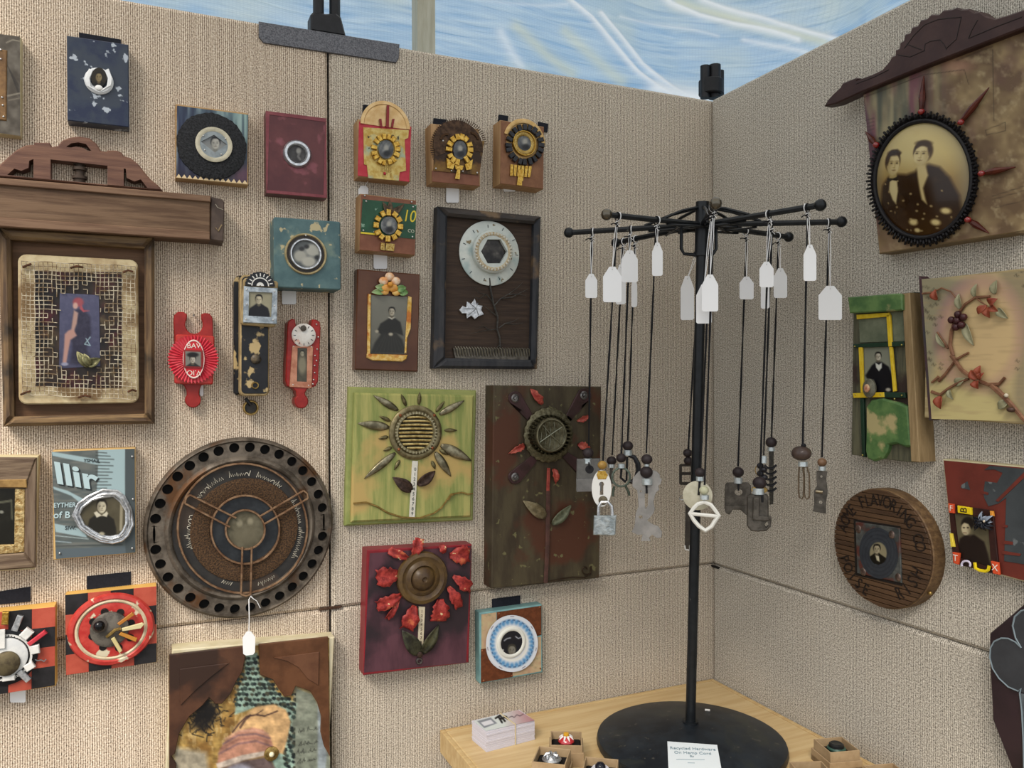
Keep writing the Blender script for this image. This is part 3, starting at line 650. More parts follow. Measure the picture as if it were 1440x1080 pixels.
t = Thing('black_ring_box', 'small brown box with a wreath of black square links', 'wall art', WL, (727,266))
t.rect('box', [(709,170),(770,178.5),(760,265.5),(698,257)], 0, W1, BOXB, bev=.0025)
t.rect('wood_front', [(710,171),(769.3,179.5),(759.5,265),(698.5,256.5)], W1-.001, W1+.001, mat('83583c','956848', scale=40, rough=.5), bev=.0004)
tab(t, [(702,161),(715,163),(713,180),(700,176)], .003); tab(t, [(757,171),(771,174),(770,186),(757,183)], .003)
t.lathe('gold_arc', (738,199), [(26,W1),(32,W1),(32,W1+.004),(29,W1+.005),(26,W1+.004)], mat('cfa766','e0bd84', scale=60, rough=.35, metal=.4), n=30, a0=-.1, a1=pi-.25)
t.lathe('gold_dome', (738,199), [(1,W1),(28,W1+.001),(26,W1+.002),(1,W1+.003)], mat('b08a52','cda76c', scale=60, rough=.4, metal=.3), n=30)
tiles(t, (739,203), 23, 24.5, 20, 4.6, 3.0, W1+.003, W1+.008, mat('15151a','2a2a30', scale=60, rough=.25), jit=.03, name='black_link')
t.ring('gold_ring', (738,201), 10.5, 17, W1+.003, W1+.007, GOLD2); t.ring('gold_wire', (738,201), 16, 18, W1+.003, W1+.009, GOLD)
flower_photo(t, (738,201), 11.5, 11.5, W1+.004, 9)
for k in range(6): t.poly('gold_drop', [(718+k*5.2,231+k*.5),(722+k*5.2,231.5+k*.5),(721+k*4.9,247+k*.5+(6 if k == 3 else 0)),(717.5+k*4.9,247+k*.4+(6 if k == 3 else 0))], W1+.002, W1+.0045, GOLD)
t.poly('gold_drop', [(730,238),(735,239),(734,261),(727,260)], W1+.0045, W1+.006, GOLD)
t.price_tag(708,259,725,269.5,.004)

t = Thing('green_tin_box', 'small brown box faced with green lettered tin and gold flower', 'wall art', WL, (540,358))
t.rect('box', [(508,272),(587,282),(582.5,358.5),(504.5,352)], 0, W1, BOXB, bev=.002)
t.rect('copper_front', [(508.6,273),(586.5,283),(582.2,358),(505,351.5)], W1-.001, W1+.0008, BOXC, bev=.0004)
gt = t.poly('green_tin', [(510,280),(586,288),(583.5,336),(507,328.5)], W1, W1+.0018, mat('1c4a30','22563a', scale=40, rough=.3, fleck=('7fa18a',70,.72)))
YEL = mat('e8cf3a', rough=.4)
t.text('lettering', '10', (575,304.5), 17, W1+.0019, YEL, gt, ang=-.03, sx=.8, shear=.2); t.text('lettering', 'CO', (578,325), 4.5, W1+.0019, mat('d8d8c0', rough=.4), gt, ang=-.05)
t.poly('yellow_line', [(507.3,326),(535,328.8),(535,331),(507.3,328.4)], W1+.001, W1+.0024, YEL, gt)
rivets(t, [(513,275),(515,283),(579,284),(581,291),(511,324),(580,333),(526,326)], W1+.0022, 1.5)
LD = metal('4a3c30','6b5844', rough=.5, met=.5)
for tip in ((538,284),(548,281),(568,287),(560,290)): t.leaf('metal_leaf', (548,306), tip, 8, W1+.002, LD, lift=.002, cup=.002)
tiles(t, (546.5,317), 17, 18.5, 12, 4.2, 3.6, W1+.002, W1+.008, GOLD, jit=.08)
flower_photo(t, (547,317), 11.5, 12.5, W1+.006, 12)
for q in ([(536,341),(541,342),(541,352),(535,351)], [(543,342),(555,343),(554,353),(542,352)]): t.poly('gold_drop', q, W1+.002, W1+.006, GOLD2)
t.price_tag(525.5,353,544.5,378,.004)

# --- large pediment with framed wire mesh piece
t = Thing('pediment_shrine', 'carved brown pediment over a wooden frame holding torn wire mesh', 'wall art', WL, (105,600))
WB = wood('5d4532','7a6049','x', scale=9, rough=.65, bump=.5); WC = wood('66463a','7f5c4a','x', scale=9, rough=.6, bump=.4); WD = mat('3b2f28','4a3d33', scale=30, rough=.7)
hr = [(105-34,224),(151,233),(151,261),(71,252.5)]
hc = [(93,206.5),(100,201.5),(110,200),(121,202.5),(128.5,212),(124,212),(117,208),(107,206),(99,207.5)]
hl = [(10,246),(20,237),(30,240),(40,236),(41,226),(47,223.5),(47,250)]
hR = [(174,237),(177,237.5),(178,250),(189,255),(198,252),(208,265),(174,262)]
cr = [(-13,246),(0,231),(12,220),(24,210),(36,204),(48,203),(48,200),(70,200.5),(73,206),(81,205),(88,197),(98,193),(112,191.5),(126,194),(136,202),(142,212),(150,213),(151,211),(165,211.5),(172,215),(174,219),(184,222),(195,231),(204,243),(212,252),(222,260),(229,268),(180,264),(71,254),(-13,247)]
crest = t.poly('crest', cr, .0, .024, WC, None, .002, [hr, hc, hl, hR])
for k, (y0, y1, r) in enumerate(((225,230,8),(230,234,5),(234,238,9),(238,246,6),(246,250,9.5),(250,257,7))):
    a = t.m(112, y0+2, .012); b = t.m(112, y1+2, .012); kk = t.k(112,240)
    tube('spindle', [(a[0],a[1],.012),(b[0],b[1],.012)], r*kk, WD, crest, 14)
bw_ = .050
beam = t.rect('beam', [(-76,245.5),(296,276.5),(295,337),(-78,312)], 0, bw_, WB, bev=.0015)
for q in ([(-76,243),(296.5,275.5),(296,283.5),(-76,253.5)], [(-77,300),(295.3,326),(295,337.5),(-78,313)]):
    t.rect('beam_moulding', q, bw_-.002, bw_+.005, wood('6b4f3b','846750','x', scale=9, rough=.6), beam, bev=.001)
eb = t.poly('beam_end', [(296.5,276),(313,280.5),(315.5,284),(314.5,340),(295.5,337)], .0, bw_-.003, mat('4a3d36','5b4c43', scale=40, rough=.6), None, .0015)
t.tube('carved_line', [(303,320,bw_-.003),(307,325,bw_-.002),(312,316,bw_-.003)], .0012, mat('8f7c5c', rough=.6), eb); t.tube('carved_line', [(303,287,bw_-.003),(306,292,bw_-.002),(314,295,bw_-.003)], .0007, mat('9c9484', rough=.6), eb)
FW = .034
WF = wood('54402f','7d6446','y', scale=10, rough=.55, bump=.4, blotch=('2f2922',8,.58)); WFx = wood('54402f','8a6f4c','x', scale=10, rough=.55, bump=.4, blotch=('2f2922',8,.6))
o_ = [(-3,318.5),(217.5,331),(217.5,596),(4,600)]; i_ = [(14,336),(203,348.5),(203.5,582),(19,586)]
t.rect('backing_board', [(8,330),(210,341),(210,590),(12,593)], 0, .012, wood('5f4228','78563a','x', scale=7, rough=.55), bev=0)
for a, b, mm in ((0,1,WFx),(1,2,WF),(2,3,WFx),(3,0,WF)): t.poly('frame_rail', [o_[a],o_[b],i_[b],i_[a]], 0, FW, mm, None, .005)
pq = [(23,357),(195.5,365.5),(194,567),(28,568.5)]
t.rect('cream_plaque', pq, .012, .030, mat('b9a27a','d8c8a0', scale=25, rough=.5, blotch=('8f7450',14,.62)), bev=.002, round_px=11)
def pp(X, Y):
    I = mixn(flat(X,'1e1a1a'), fbm(X,Y,30,2)*2.2-.8, '5a4430', .8); I = mixn(I, fbm(X,Y,22,9)*3-1.6, '5e2028', .9)
    return mixn(I, fbm(X,Y,14,6)*3-1.9, '9c8a5c', .6)
t.print_quad('dark_panel', [(49,381),(172,383),(171,546),(50,544)], .0303, pp, 1.8, rough=.4)
def pp(X, Y):
    I = mixn(flat(X,'4d4e68'), (Y-415)/110, '3c3d55')
    I = pol(I, X, Y, [(104,436),(117,434),(127,445),(128,470),(122,490),(132,512),(98,512),(102,490),(100,470)], '2c2a3c', 2)
    I = pol(I, X, Y, [(104,436),(110,440),(108,455),(104,466),(100,464),(102,450)], 'a8887c', 1.2)
    I = pol(I, X, Y, [(103,462),(96,465),(91,470),(90,490),(88,510),(93,512),(96,494),(99,478),(108,472)], 'ad8478', 1.2)
    I = ell(I, X, Y, 91, 512, 5, 2.4, '8e8fa4', .3); I = ell(I, X, Y, 110, 425, 7.5, 6.5, '96464c', .25); I = ell(I, X, Y, 106, 430, 3.5, 4.5, 'c39a8c', .3)
    I = pol(I, X, Y, [(114,428),(118,436),(126,437),(117,439),(112,434)], 'a8484e', 1); I = lin(I, X, Y, [(121,476),(127,486),(119,484),(127,474)], 1, 'b8dce0', .9)
    return mixn(I, fbm(X,Y,5,4)-.35, '8a8aa0', .3)
t.print_quad('photograph', [(84,412),(139,415),(141,515),(83,518)], .0312, pp, 1, rough=.35)
GL = metal('5d5a3c','8d8a64', rough=.45, met=.5)
t.leaf('metal_leaf', (124,516), (108,494), 12, .033, GL); t.leaf('metal_leaf', (122,514), (142,504), 13, .033, GL); t.leaf('metal_leaf', (126,515), (118,497), 11, .035, GL)
V = []; Fc = []; rng = random.Random(5)
WIRE = mat('8a7458','e0d6be', scale=70, rough=.4, metal=.2)
def seg(p, q, r=.0006):
    a = Vector((*map(float, t.m(*p, .033)), .033)); b = Vector((*map(float, t.m(*q, .033)), .033)); d = (b-a).normalized(); n1 = Vector((-d.y,d.x,0))*r; n2 = Vector((0,0,r)); i = len(V)
    for e in (a, b): V.extend([e+n1, e+n2, e-n1, e-n2])
    for j in range(4): Fc.append((i+j, i+(j+1) % 4, i+4+(j+1) % 4, i+4+j))
nxw, nyw = 27, 32
inhole = lambda x, y: ((x-112)/(34+5*math.sin(y*.3)))**4+((y-466)/(60+6*math.sin(x*.4)))**4 < 1
for i in range(nxw):
    for j in range(nyw):
        gx = lambda i_, j_: (30+i_*6.15+j_*.05+.5*math.sin(j_*.9+i_), 367+j_*6.05+i_*.28+.5*math.sin(i_*.8))
        p = gx(i,j)
        for q in ((i+1,j),(i,j+1)):
            if q[0] >= nxw or q[1] >= nyw: continue
            e = gx(*q)
            if inhole((p[0]+e[0])/2, (p[1]+e[1])/2): continue
            if abs(p[0]-112) < 50 and abs(p[1]-466) < 75 and rng.random() < .22: continue
            seg(p, e)
mesh_obj('wire_mesh', V, Fc, WIRE, t.e)['kind'] = 'stuff'
for x, y, dx in ((38,373,6),(108,374,9),(180,380,7),(36,552,7),(119,556,9),(186,548,6)): t.tube('staple', [(x-dx,y+3,.034),(x,y,.036),(x+dx,y+2*(1 if x > 100 else -1),.034)], .0016, metal('4a3020','6b4630', rough=.6, met=.5))

# --- red hook piece
t = Thing('red_rosette_hook', 'red wooden hook block with pleated ribbon rosette and tiny portrait', 'wall art', WL, (271,575))
RD = mat('8f1f1c','a52c26', scale=40, rough=.35); CRM = mat('d8c49a', rough=.6)
notch = [(273+12.5*math.cos(a), 456-13.5*math.sin(a)) for a in np.linspace(math.radians(125), math.radians(415), 15)]
out = [(244,452),(245,443),(250,438.5),(258,438.5),(263,442)] + notch[1:-1] + [(283,442),(288,440),(295,441),(299,447),(300,470),(299.5,538),(283,542),(280,550)] + [(271.5+11.3*math.cos(a), 562.5-10.8*math.sin(a)) for a in np.linspace(.7, -3.85, 14)] + [(262,548),(258,541),(246,538),(245,470)]
pl = t.poly('hook_plate', out, 0, .016, RD, None, .0012)
t.rect('raised_block', [(246.5,470),(301,472.5),(300.5,541),(246,539.5)], .016, .030, mat('b3302c','c04038', scale=40, rough=.35), bev=.002, round_px=3)
n = 44; V = []; Fc = []; cx, cy = t.m(272,505,.034); k = t.k(272,505,.034)
for i in range(2*n):
    a = pi*i/n; z = .003 if i % 2 else -.001
    for r in (13, 32+(2 if i % 2 else -1)): V.append((cx+r*k*math.cos(a), cy+r*k*1.02*math.sin(a), .033+z*(r/32)))
N0 = len(V); V += [(x,y,z-.001) for x,y,z in V]
for i in range(2*n):
    j = (i+1) % (2*n); Fc += [(2*i,2*i+1,2*j+1,2*j), (N0+2*i,N0+2*j,N0+2*j+1,N0+2*i+1), (2*i+1,N0+2*i+1,N0+2*j+1,2*j+1)]
mesh_obj('ribbon_rosette', V, Fc, mat('d8394a','e6606a', scale=50, rough=.5), t.e)
lb = t.disc('red_label', (272.5,505), 14, .033, .0375, mat('c8202c', rough=.3), None, .0005, ry=27); t.ring('label_rim', (272.5,505), 13, 14.3, .0365, .0382, mat('f0d9d0', rough=.4), lb, yx=1.92)
t.text('lettering', 'BAV', (272.5,486.5), 7, .0377, mat('f4e6d8'), lb, ang=0); t.text('lettering', 'V.IO', (272.5,524), 7, .0377, mat('f4e6d8'), lb, ang=pi)
def pp(X, Y): return ell(person(flat(X,'7c7b73'), X, Y, 271, 505, 11, 'b9b3a4', '20201f', '2a2927'), X, Y, 271, 499, 8, 3.5, '191817', .25)
t.rect('photo_frame', [(258,491.5),(285,492.5),(285,517.5),(258.5,517)], .0375, .0395, mat('8c2a28', rough=.4), bev=.0004)
t.print_quad('photograph', [(260.5,494),(282.5,495),(282.5,515.5),(261,515)], .0398, pp, 1, rough=.3)
t.tube('nail', [(272.5,442,0),(272.5,444,.018)], .0012, STEEL); t.price_tag(281,536,286,557,.004)

# --- black telephone-like piece
t = Thing('black_worn_block', 'tall worn black block with tin-framed portrait and bottle-cap fan', 'wall art', WL, (353,586))
BKW = mat('15161a','1f2024', scale=30, rough=.35, fleck=('c0a878',28,.68))
EDG = mat('bda577','98825a', scale=50, rough=.6)
def rnd(q, r=6):
    (a,b,c,d) = q; return q
t.rect('back_block', [(339,386),(380,388),(377,557),(336.5,557)], 0, 0.051, EDG, bev=.002, round_px=7)
t.rect('black_face', [(341,389),(379,391),(375.5,553.5),(338.5,553.5)], 0.05, 0.0522, BKW, bev=.0005, round_px=6)
t.poly('side_panel', [(329,395),(333,388),(340,387),(339,552),(333,556),(329,552)], 0, .022, BKW, None, .002)
t.rect('upper_block', [(341,391),(391,394.5),(388.5,461),(340.5,455.5)], 0.051, 0.067, EDG, bev=.002, round_px=4)
tf = t.rect('tin_frame', [(343,402),(392,405),(388.5,456),(342,453.5)], 0.067, 0.071, metal('8f979c','c3cace', rough=.35, scale=90, bump=.5), bev=.001, holes=[[(350,410),(383,411.5),(381.5,446),(349.5,444)]])
rivets(t, [(347,407),(386,410),(384,450),(346,449),(347,428),(386,430)], 0.071, 1.4, None, tf)
def pp(X, Y):
    I = mixn(flat(X,'918c74'), fbm(X,Y,12,3), 'b0aa8c', .5); return person(I, X, Y, 364, 421, 13, 'c0b79c', '1e1a17', '17161a', bw=1.05)
t.print_quad('photograph', [(349,409.5),(383.5,411),(382,446.5),(349,444.5)], 0.0682, pp, 1, rough=.25)
cap = t.lathe('bottle_cap_fan', (366,402), [(1,0.067),(20,0.067),(20,0.07),(13,0.072),(1,0.072)], mat('14161c', rough=.3), n=28, a0=0, a1=pi, wob=lambda a: .05*math.sin(a*26))
t.lathe('cap_ring', (366,402), [(10.5,0.072),(12,0.072),(12,0.0728),(10.5,0.0728)], WHT, cap, n=20, a0=0, a1=pi); t.lathe('cap_ring', (366,402), [(1,0.072),(5,0.072),(5,0.0728),(1,0.0728)], WHT, cap, n=16, a0=0, a1=pi)
for k in range(9): g = .2+k*.34; t.block('cap_mark', (366+15.5*math.cos(g),402-15.5*math.sin(g)), 2.2, .7, g, 0.0705, 0.0722, WHT, cap, 0)
t.ring('eyelet', (359,542), 3, 5.3, 0.052, 0.055, BRASS); t.lathe('knob', (360.5,505), [(7,0.052),(7,0.055),(4.5,0.058),(1,0.0585)], mat('2a2622','6b5d48', scale=80, rough=.4))
t.tube('hinge_arm', [(345,560,.02),(353,570,.02)], .003, mat('18181a', rough=.4))
t.ring('ring_pull', (353,573.5), 7.5, 11, .012, .020, BRASS); t.disc('ring_disc', (353,573.5), 8, .010, .016, mat('24221f','3a352c', scale=60, rough=.4))

# --- slim red piece
t = Thing('slim_red_block', 'slim red wooden block with white dial and copper-framed photo', 'wall art', WL, (424,577))
nt_ = [(427+11*math.cos(a), 461-8*math.sin(a)) for a in np.linspace(math.radians(165), math.radians(375), 9)]
out = [(404,462),(405,453),(410,448.5),(415,449)] + nt_ + [(439,449),(445,449.5),(450,453),(451,462),(447.5,536),(444,543),(432,547),(429,553)] + [(424+9.8*math.cos(a), 564.5-10*math.sin(a)) for a in np.linspace(.9, -4.0, 14)] + [(416,550),(412,546),(404,543),(401.5,536)]
t.poly('block', out, 0, .032, RD, None, .0015)
fr_ = t.poly('copper_frame', [(411,486),(440.5,487),(438.5,546),(407,544)], .032, .0345, metal('b0735a','cf9478', rough=.4, scale=60, met=.5), None, .0006, [[(418.5,489),(432,489.5),(431.5,537),(417.5,536.5)]])
def pp(X, Y):
    I = mixn(flat(X,'3c3a32'), fbm(X,Y,10,7), '6c6754', .7); I = ell(I, X, Y, 425, 513, 5.5, 13, '857f6a', .3); return person(I, X, Y, 425, 497, 8, 'a39c86', '22201c', '7a7462', body=False)
t.print_quad('photograph', [(418,488.5),(432.5,489),(432,537.5),(417,537)], .0332, pp, 1, rough=.3)
d_ = t.lathe('white_dial', (427.5,471.5), [(16.6,.032),(16.6,.0355),(15.5,.0365),(1,.0368)], mat('e9e6e0','d8cfc6', scale=50, rough=.35, blotch=('e0a890',40,.6)))
t.lathe('dial_knob', (427,461.5), [(4.2,.0365),(4,.040),(1,.041)], mat('4a423a', rough=.4), d_)
for k in range(12): g = 2*pi*k/12; t.block('dial_mark', (427.5+13*math.cos(g),471.5-13*math.sin(g)), 1.6, .5, g, .0365, .0371, mat('504c50'), d_, 0)
rivets(t, [(445,456),(447.5,474),(446,491),(443,500),(445,507),(442.5,514),(442.5,524),(441,534),(440,540),(412,541),(434,542),(413,487),(438,488)], .0335, 1.3)

# --- teal porthole block
t = Thing('teal_porthole_block', 'thick distressed teal block with a round brass porthole photograph', 'wall art', WL, (430,407))
t.rect('block', [(385,305),(480,311.5),(478.5,408),(385.5,404)], 0, .050, mat('4d696d','5d797b', scale=26, rough=.55, blotch=('74887f',22,.62), fleck=('c0b48e',44,.69), bump=.15), bev=.002, round_px=3)
t.ring('port_rim', (430.5,357), 26, 29.3, .049, .054, mat('c7b68a','9c8b62', scale=40, rough=.4))
t.disc('port_well', (430.5,357), 27, .049, .0512, mat('1d1815','332a22', scale=40, rough=.35)); t.ring('silver_ring', (430.5,357), 18.5, 22.5, .051, .056, SILV)
def pp(X, Y):
    I = mixn(flat(X,'4b5052'), fbm(X,Y,12,3), '787c7a', .6); I = ell(I, X, Y, 440, 352, 11, 9, 'b0afa4', .25); I = ell(I, X, Y, 422, 360, 9, 8, 'a8a79c', .25); I = ell(I, X, Y, 434, 368, 10, 7, 'b8b6aa', .25)
    for x, y in ((424,350),(431,347),(446,362)): I = ell(I, X, Y, x, y, 3.5, 3, '2c2d2e', .4)
    return I
t.print_oval('photograph', (430.5,357), 19, 19, .0518, pp, 1, dome=.002, **GLASSY); t.ball('pin', (430,331), 1.5, .054, RIV, n=8)
t.price_tag(396.5,400,416.5,428,.005)

# --- tintype with ceramic flower
t = Thing('flower_tintype_plaque', 'brown plaque with gold-edged seated portrait below a ceramic flower', 'wall art', WL, (543,522))
t.rect('plaque', [(502.5,378.5),(592,385.5),(586.5,523),(499,519.5)], 0, .022, mat('54301f','65402b', scale=9, rough=.3), bev=.002)
GLF = mat('d8a648','f0cf86', scale=140, rough=.35, metal=.5, bump=.8, blotch=('c87a3a',40,.6))
for q in ([(517.5,413),(522,413.5),(521,500),(516.5,500)], [(574,416),(579.5,418),(578,462),(573,475),(572,497),(569,497)]): t.poly('gold_edge', q, .022, .026, GLF, None, .001)
t.poly('gold_edge', [(516,497.5),(573.5,499),(572,505),(566,508.5),(524,507),(516,503)], .022, .027, GLF, None, .0015)
def pp(X, Y):
    I = mixn(flat(X,'7e7d72'), (Y-420)/80, '56554d'); I = mixn(I, fbm(X,Y,20,3)-.3, '9a9888', .4)
    I = pol(I, X, Y, [(548,447),(555,447),(563,453),(566,466),(567,472),(556,468),(548,470),(536,470),(530,466),(535,455)], '24231f', 1.2)
    I = pol(I, X, Y, [(537,468),(557,468),(566,478),(572,497),(521,497),(527,482)], '2b2a26', 1.6)
    for k in range(8): I = lin(I, X, Y, [(541+k*2.3,472),(527+k*6,497)], 1, '3c3b36', .6)
    I = ell(I, X, Y, 549.5, 470, 3, 2.2, 'b0a996', .4); I = ell(I, X, Y, 530, 466, 2.6, 2, 'a8a18e', .4); I = pol(I, X, Y, [(545.5,446),(556,446),(551,449.5)], 'c8c4b4', .6)
    return person(I, X, Y, 551, 438, 12, 'b6ae9a', '1f1d1a', '24231f', body=False)
t.print_quad('photograph', [(521.5,415),(575,417.5),(570.5,498),(520.5,497)], .0235, pp, .9, rough=.25)
fl_ = mat('f2d9b8','e89a5a', scale=60, rough=.25)
for k in range(5):
    g = pi/2+k*2*pi/5; t.ball('petal', (548+9*math.cos(g), 398-9*math.sin(g)), 7, .029, mat('f3dcc0' if k not in (2,3) else 'eeb35c','e9a468' if k not in (2,3) else 'd98f3a', scale=70, rough=.25), None, 6, 3.5)
t.ball('flower_centre', (549,400), 4, .034, mat('e09a3c', rough=.3))
for b, p in (((540,410),(522,411)),((560,412),(574,411)),((556,408),(571,404)),((541,406),(527,403))): t.leaf('ceramic_leaf', b, p, 10, .026, mat('5f8f4e' if b[0] > 550 else 'a9b78a','8fb070', scale=60, rough=.25))
t.ball('petal', (541,411), 6, .028, mat('f0c070','e09a4a', scale=70, rough=.25), None, 4, 3); t.ball('petal', (557,412), 6, .028, mat('e9a648','f0c878', scale=70, rough=.25), None, 4, 3)

# --- dark frame with white flower faceplate
t = Thing('dark_framed_flower', 'charcoal frame with white enamel faceplate flower on a wire stem', 'wall art', WL, (684,519))
o_ = [(616,289.5),(762,304),(756.5,519),(610.5,518)]; i_ = [(630,303),(752.5,314.5),(748,506),(627,503.5)]
t.rect('backing_board', [(622,296),(757,309),(752,513),(618,511)], 0, .010, wood('3a2d25','4a3a2e','x', scale=12, rough=.7, bump=.6), bev=0)
FD = mat('2c2e33','3d3d40', scale=12, rough=.6, st=(6,1,1), blotch=('75604a',16,.66)); FDx = mat('33302f','4b4440', scale=12, rough=.6, st=(1,6,1), blotch=('7d6850',16,.6))
for a, b, mm in ((0,1,FDx),(1,2,FD),(2,3,FD),(3,0,FD)): t.poly('frame_rail', [o_[a],o_[b],i_[b],i_[a]], 0, .026, mm, None, .005)
ENM = mat('cfd6d0','dfe4dc', scale=30, rough=.35, blotch=('b2c4c2',16,.58), fleck=('8a7a5a',60,.74))
d_ = t.lathe('enamel_disc', (689,356), [(1,.012),(45.5,.012),(45.5,.0145),(44,.0155),(29,.0158)], ENM, n=56, yx=1.0)
for k in range(11): g = .5+k*.571; t.block('disc_mark', (689+38*math.cos(g),356-38*math.sin(g)), 2.2, .5, g, .0152, .0162, mat('3f4a50'), d_, 0)
hexp = [(695+18.5*math.cos(a), 353.5-19.5*math.sin(a)) for a in np.arange(6)*pi/3]
t.disc('inner_knob', (694.5,353.5), 30, .015, .030, ENM, None, .003, 40, [hexp])
t.ring('beaded_ring', (694.5,353.5), 22.5, 27.5, .029, .0315, mat('b59d72','d8ccb0', scale=400, rough=.5))
tiles(t, (694.5,353.5), 25, 25.5, 34, 1.6, 1.2, .0305, .033, mat('d8d4c4', rough=.4), name='dial_tooth')
t.print_oval('photograph', (695,354), 20, 21, .0225, dark_photo(15,'1d1a18','807a72'), 1.2, **GLASSY)
STM = metal('3f3d3a','5c5954', rough=.45, met=.6)
t.tube('stem', [(688,391,.014),(690,408,.015),(694,428,.015),(700,446,.015),(699,462,.015),(703,476,.015),(703,490,.014)], [.0022,.0020,.0020,.0020,.0020,.0018,.0018], STM)
for P in ([(694,431),(704,420),(716,413),(727,405),(736,396)],[(704,420),(720,418),(731,412),(743,406)],[(716,414),(730,414),(740,416)],[(702,461),(710,455),(722,452),(730,447)],[(710,455),(724,456),(736,454)],[(693,425),(684,414),(672,411),(667,404)],[(684,414),(674,420),(662,416)],[(698,444),(688,436),(681,430)],[(700,463),(688,464),(672,467),(660,470)],[(688,464),(680,459),(668,463)],[(703,485),(694,494),(688,500)]):
    t.tube('twig', [(x,y,.0145+.002*(i % 2)) for i, (x,y) in enumerate(P)], [.0013*(1-.75*i/(len(P)-1)) for i in range(len(P))], STM, None, 5)
lf = [(646,436),(651,430),(656,432),(657,424),(663,427),(668,420),(671,428),(679,430),(677,436),(681,442),(673,445),(668,449),(663,444),(657,448),(656,441),(650,441)]
L_ = t.poly('silver_leaf', lf, .013, .0165, SILV, None, .0008)
for dx, dy in ((-12,0),(-6,9),(-6,-9),(8,9),(7,-8)): t.tube('leaf_vein', [(670,434,.0168),(665+dx,434+dy,.0172)], .0006, STEEL, L_, 5)
zb = t.poly('comb_bar', [(637,489),(745,491),(743,508),(640,504)], .011, .016, metal('57514a','7a746a', rough=.4), None, .0008)
for k in range(27):
    x = 640+k*3.9; t.tube('spring_turn', [(x,487.5+k*.1,.016),(x+2.5,491,.020),(x+3,497,.019),(x+3,501,.016)], .0011, metal('c5bfae','a09a88', rough=.3), zb, 5)

# --- green flower board
t = Thing('green_flower_board', 'lime stained board with round vent flower and spoon-like metal petals', 'wall art', WL, (575,738))
GRN = mat('869150','b0ac68', scale=9, rough=.55, st=(9,.7,1), blotch=('c0a566',8,.57))
t.rect('board', [(490.5,543.5),(671.5,549),(664.5,732),(485,740)], 0, .014, mat('84904e','9ea362', scale=14, rough=.5), bev=.003)
t.rect('raised_panel', [(498,552),(668.5,556),(661.5,727),(494,735)], .012, .022, GRN, bev=.0035)
t.ring('outer_flange', (585.5,608.5), 29, 38.5, .022, .028, metal('6f6448','8f8464', rough=.45), n=48); t.ring('bezel', (585.5,608.5), 24.5, 31, .024, .031, metal('7b7256','a39a7a', rough=.4))
t.disc('vent_back', (585.5,608.5), 26, .022, .0245, mat('1e1a12', rough=.6))
for k in range(9):
    y = 608.5-21.5+k*5.4; hw = math.sqrt(max(25.5**2-(y-608.5)**2, 9))
    t.tube('louvre', [(585.5-hw,y,.026),(585.5,y-.6,.0275),(585.5+hw,y,.026)], .0026, metal('9a8754','d2bf86', rough=.35), None, 8)
rivets(t, [(563,584),(611,584),(561,632),(608,630)], .028, 2.4, COPPER)
for k in range(40):
    g = 2*pi*k/40; t.block('bezel_tooth', (585.5+28*math.cos(g),608.5-28*math.sin(g)), 1.8, .7, g, .0295, .0322, metal('b5ab8a', rough=.35), None, 0)
SPN = metal('6b6450','a39b80', rough=.35, scale=60)
for b, p, w_ in (((560,577),(525,556),10),((547,601),(503,595),13),((556,637),(512,673),11),((618,583),(653,563),10),((620,626),(663,648),15),((612,636),(634,670),12)): t.leaf('spoon_petal', b, p, w_, .023, SPN, lift=.004, cup=-.003, veins=.001)
SPD = metal('5c553c','857c58', rough=.4)
for b, p in (((571,571),(564,554)),((589,569),(590,551)),((613,579),(625,564)),((625,605),(643,605)),((549,592),(533,585)),((546,614),(532,617)),((551,629),(539,634)),((562,647),(554,661)),((607,648),(612,660)),((618,632),(630,640))): t.leaf('small_petal', b, p, 5.5, .023, SPD, lift=.002, cup=-.0015)
RUL = mat('e6e3d8','d6d2c4', scale=60, rough=.45)
r_ = t.poly('ruler_stem', [(580,648),(588,648.5),(583.5,727.5),(575.5,727.5)], .022, .0245, RUL, None, .0004)
for k in range(10): t.text('lettering', str(k), (583.8-k*.46, 660+k*6.95), 4.6, .0246, mat('3c4a4a'), r_, ang=-.06)
DLF = metal('33261f','54423a', rough=.45, met=.5)
t.leaf('dark_leaf', (579,690), (552,671), 17, .023, DLF); t.leaf('dark_leaf', (587,682), (612,662), 15, .023, DLF)
t.tube('vine_wire', [(x,y,.0245) for x,y in ((497,708),(515,706.5),(530,712),(545,721),(565,727.5),(590,728.5),(610,722),(621,714),(628,704),(634,695),(650,692.5),(658,695),(665,694))], .0016, BRASS)
t.tube('vine_wire', [(631,703,.025),(634,697,.027),(639,695,.025)], .0018, BRASS)

# --- tall brown flower board
t = Thing('brown_flower_board', 'tall mottled brown board with pierced metal knob flower and red petals', 'wall art', WL, (765,828))
t.rect('board', [(697,543),(847.5,542.5),(841.5,814),(688.5,827)], 0, .040, mat('3a3022','4f4632', scale=8, rough=.55, st=(4,1,1), blotch=('52301f',9,.58), fleck=('6f6a48',60,.73)), bev=.002)
STR = mat('33201c','43292a', scale=40, rough=.45)
for (x, y), g0 in (((725,560),0),((822,556),0),((725,671),0),((822,662),0)):
    dx, dy = 774-x, 612-y; L_ = math.hypot(dx,dy); nx_, ny_ = -dy/L_*9, dx/L_*9
    a = math.atan2(-dy,-dx); P = [(774+nx_*.8,612+ny_*.8),(774-nx_*.8,612-ny_*.8)] + [(x+10*math.cos(a+q), y+10*math.sin(a+q)) for q in np.linspace(-pi/2, pi/2, 8)]
    s_ = t.poly('strap', P, .040, .0435, STR, None, .0008); t.lathe('bolt', (x+.5,y), [(6,.0435),(6,.0455),(4.4,.0465),(4.2,.045),(2.6,.045),(2.2,.048),(.5,.0485)], metal('8d8a88','5c5856', rough=.35), s_, 16)
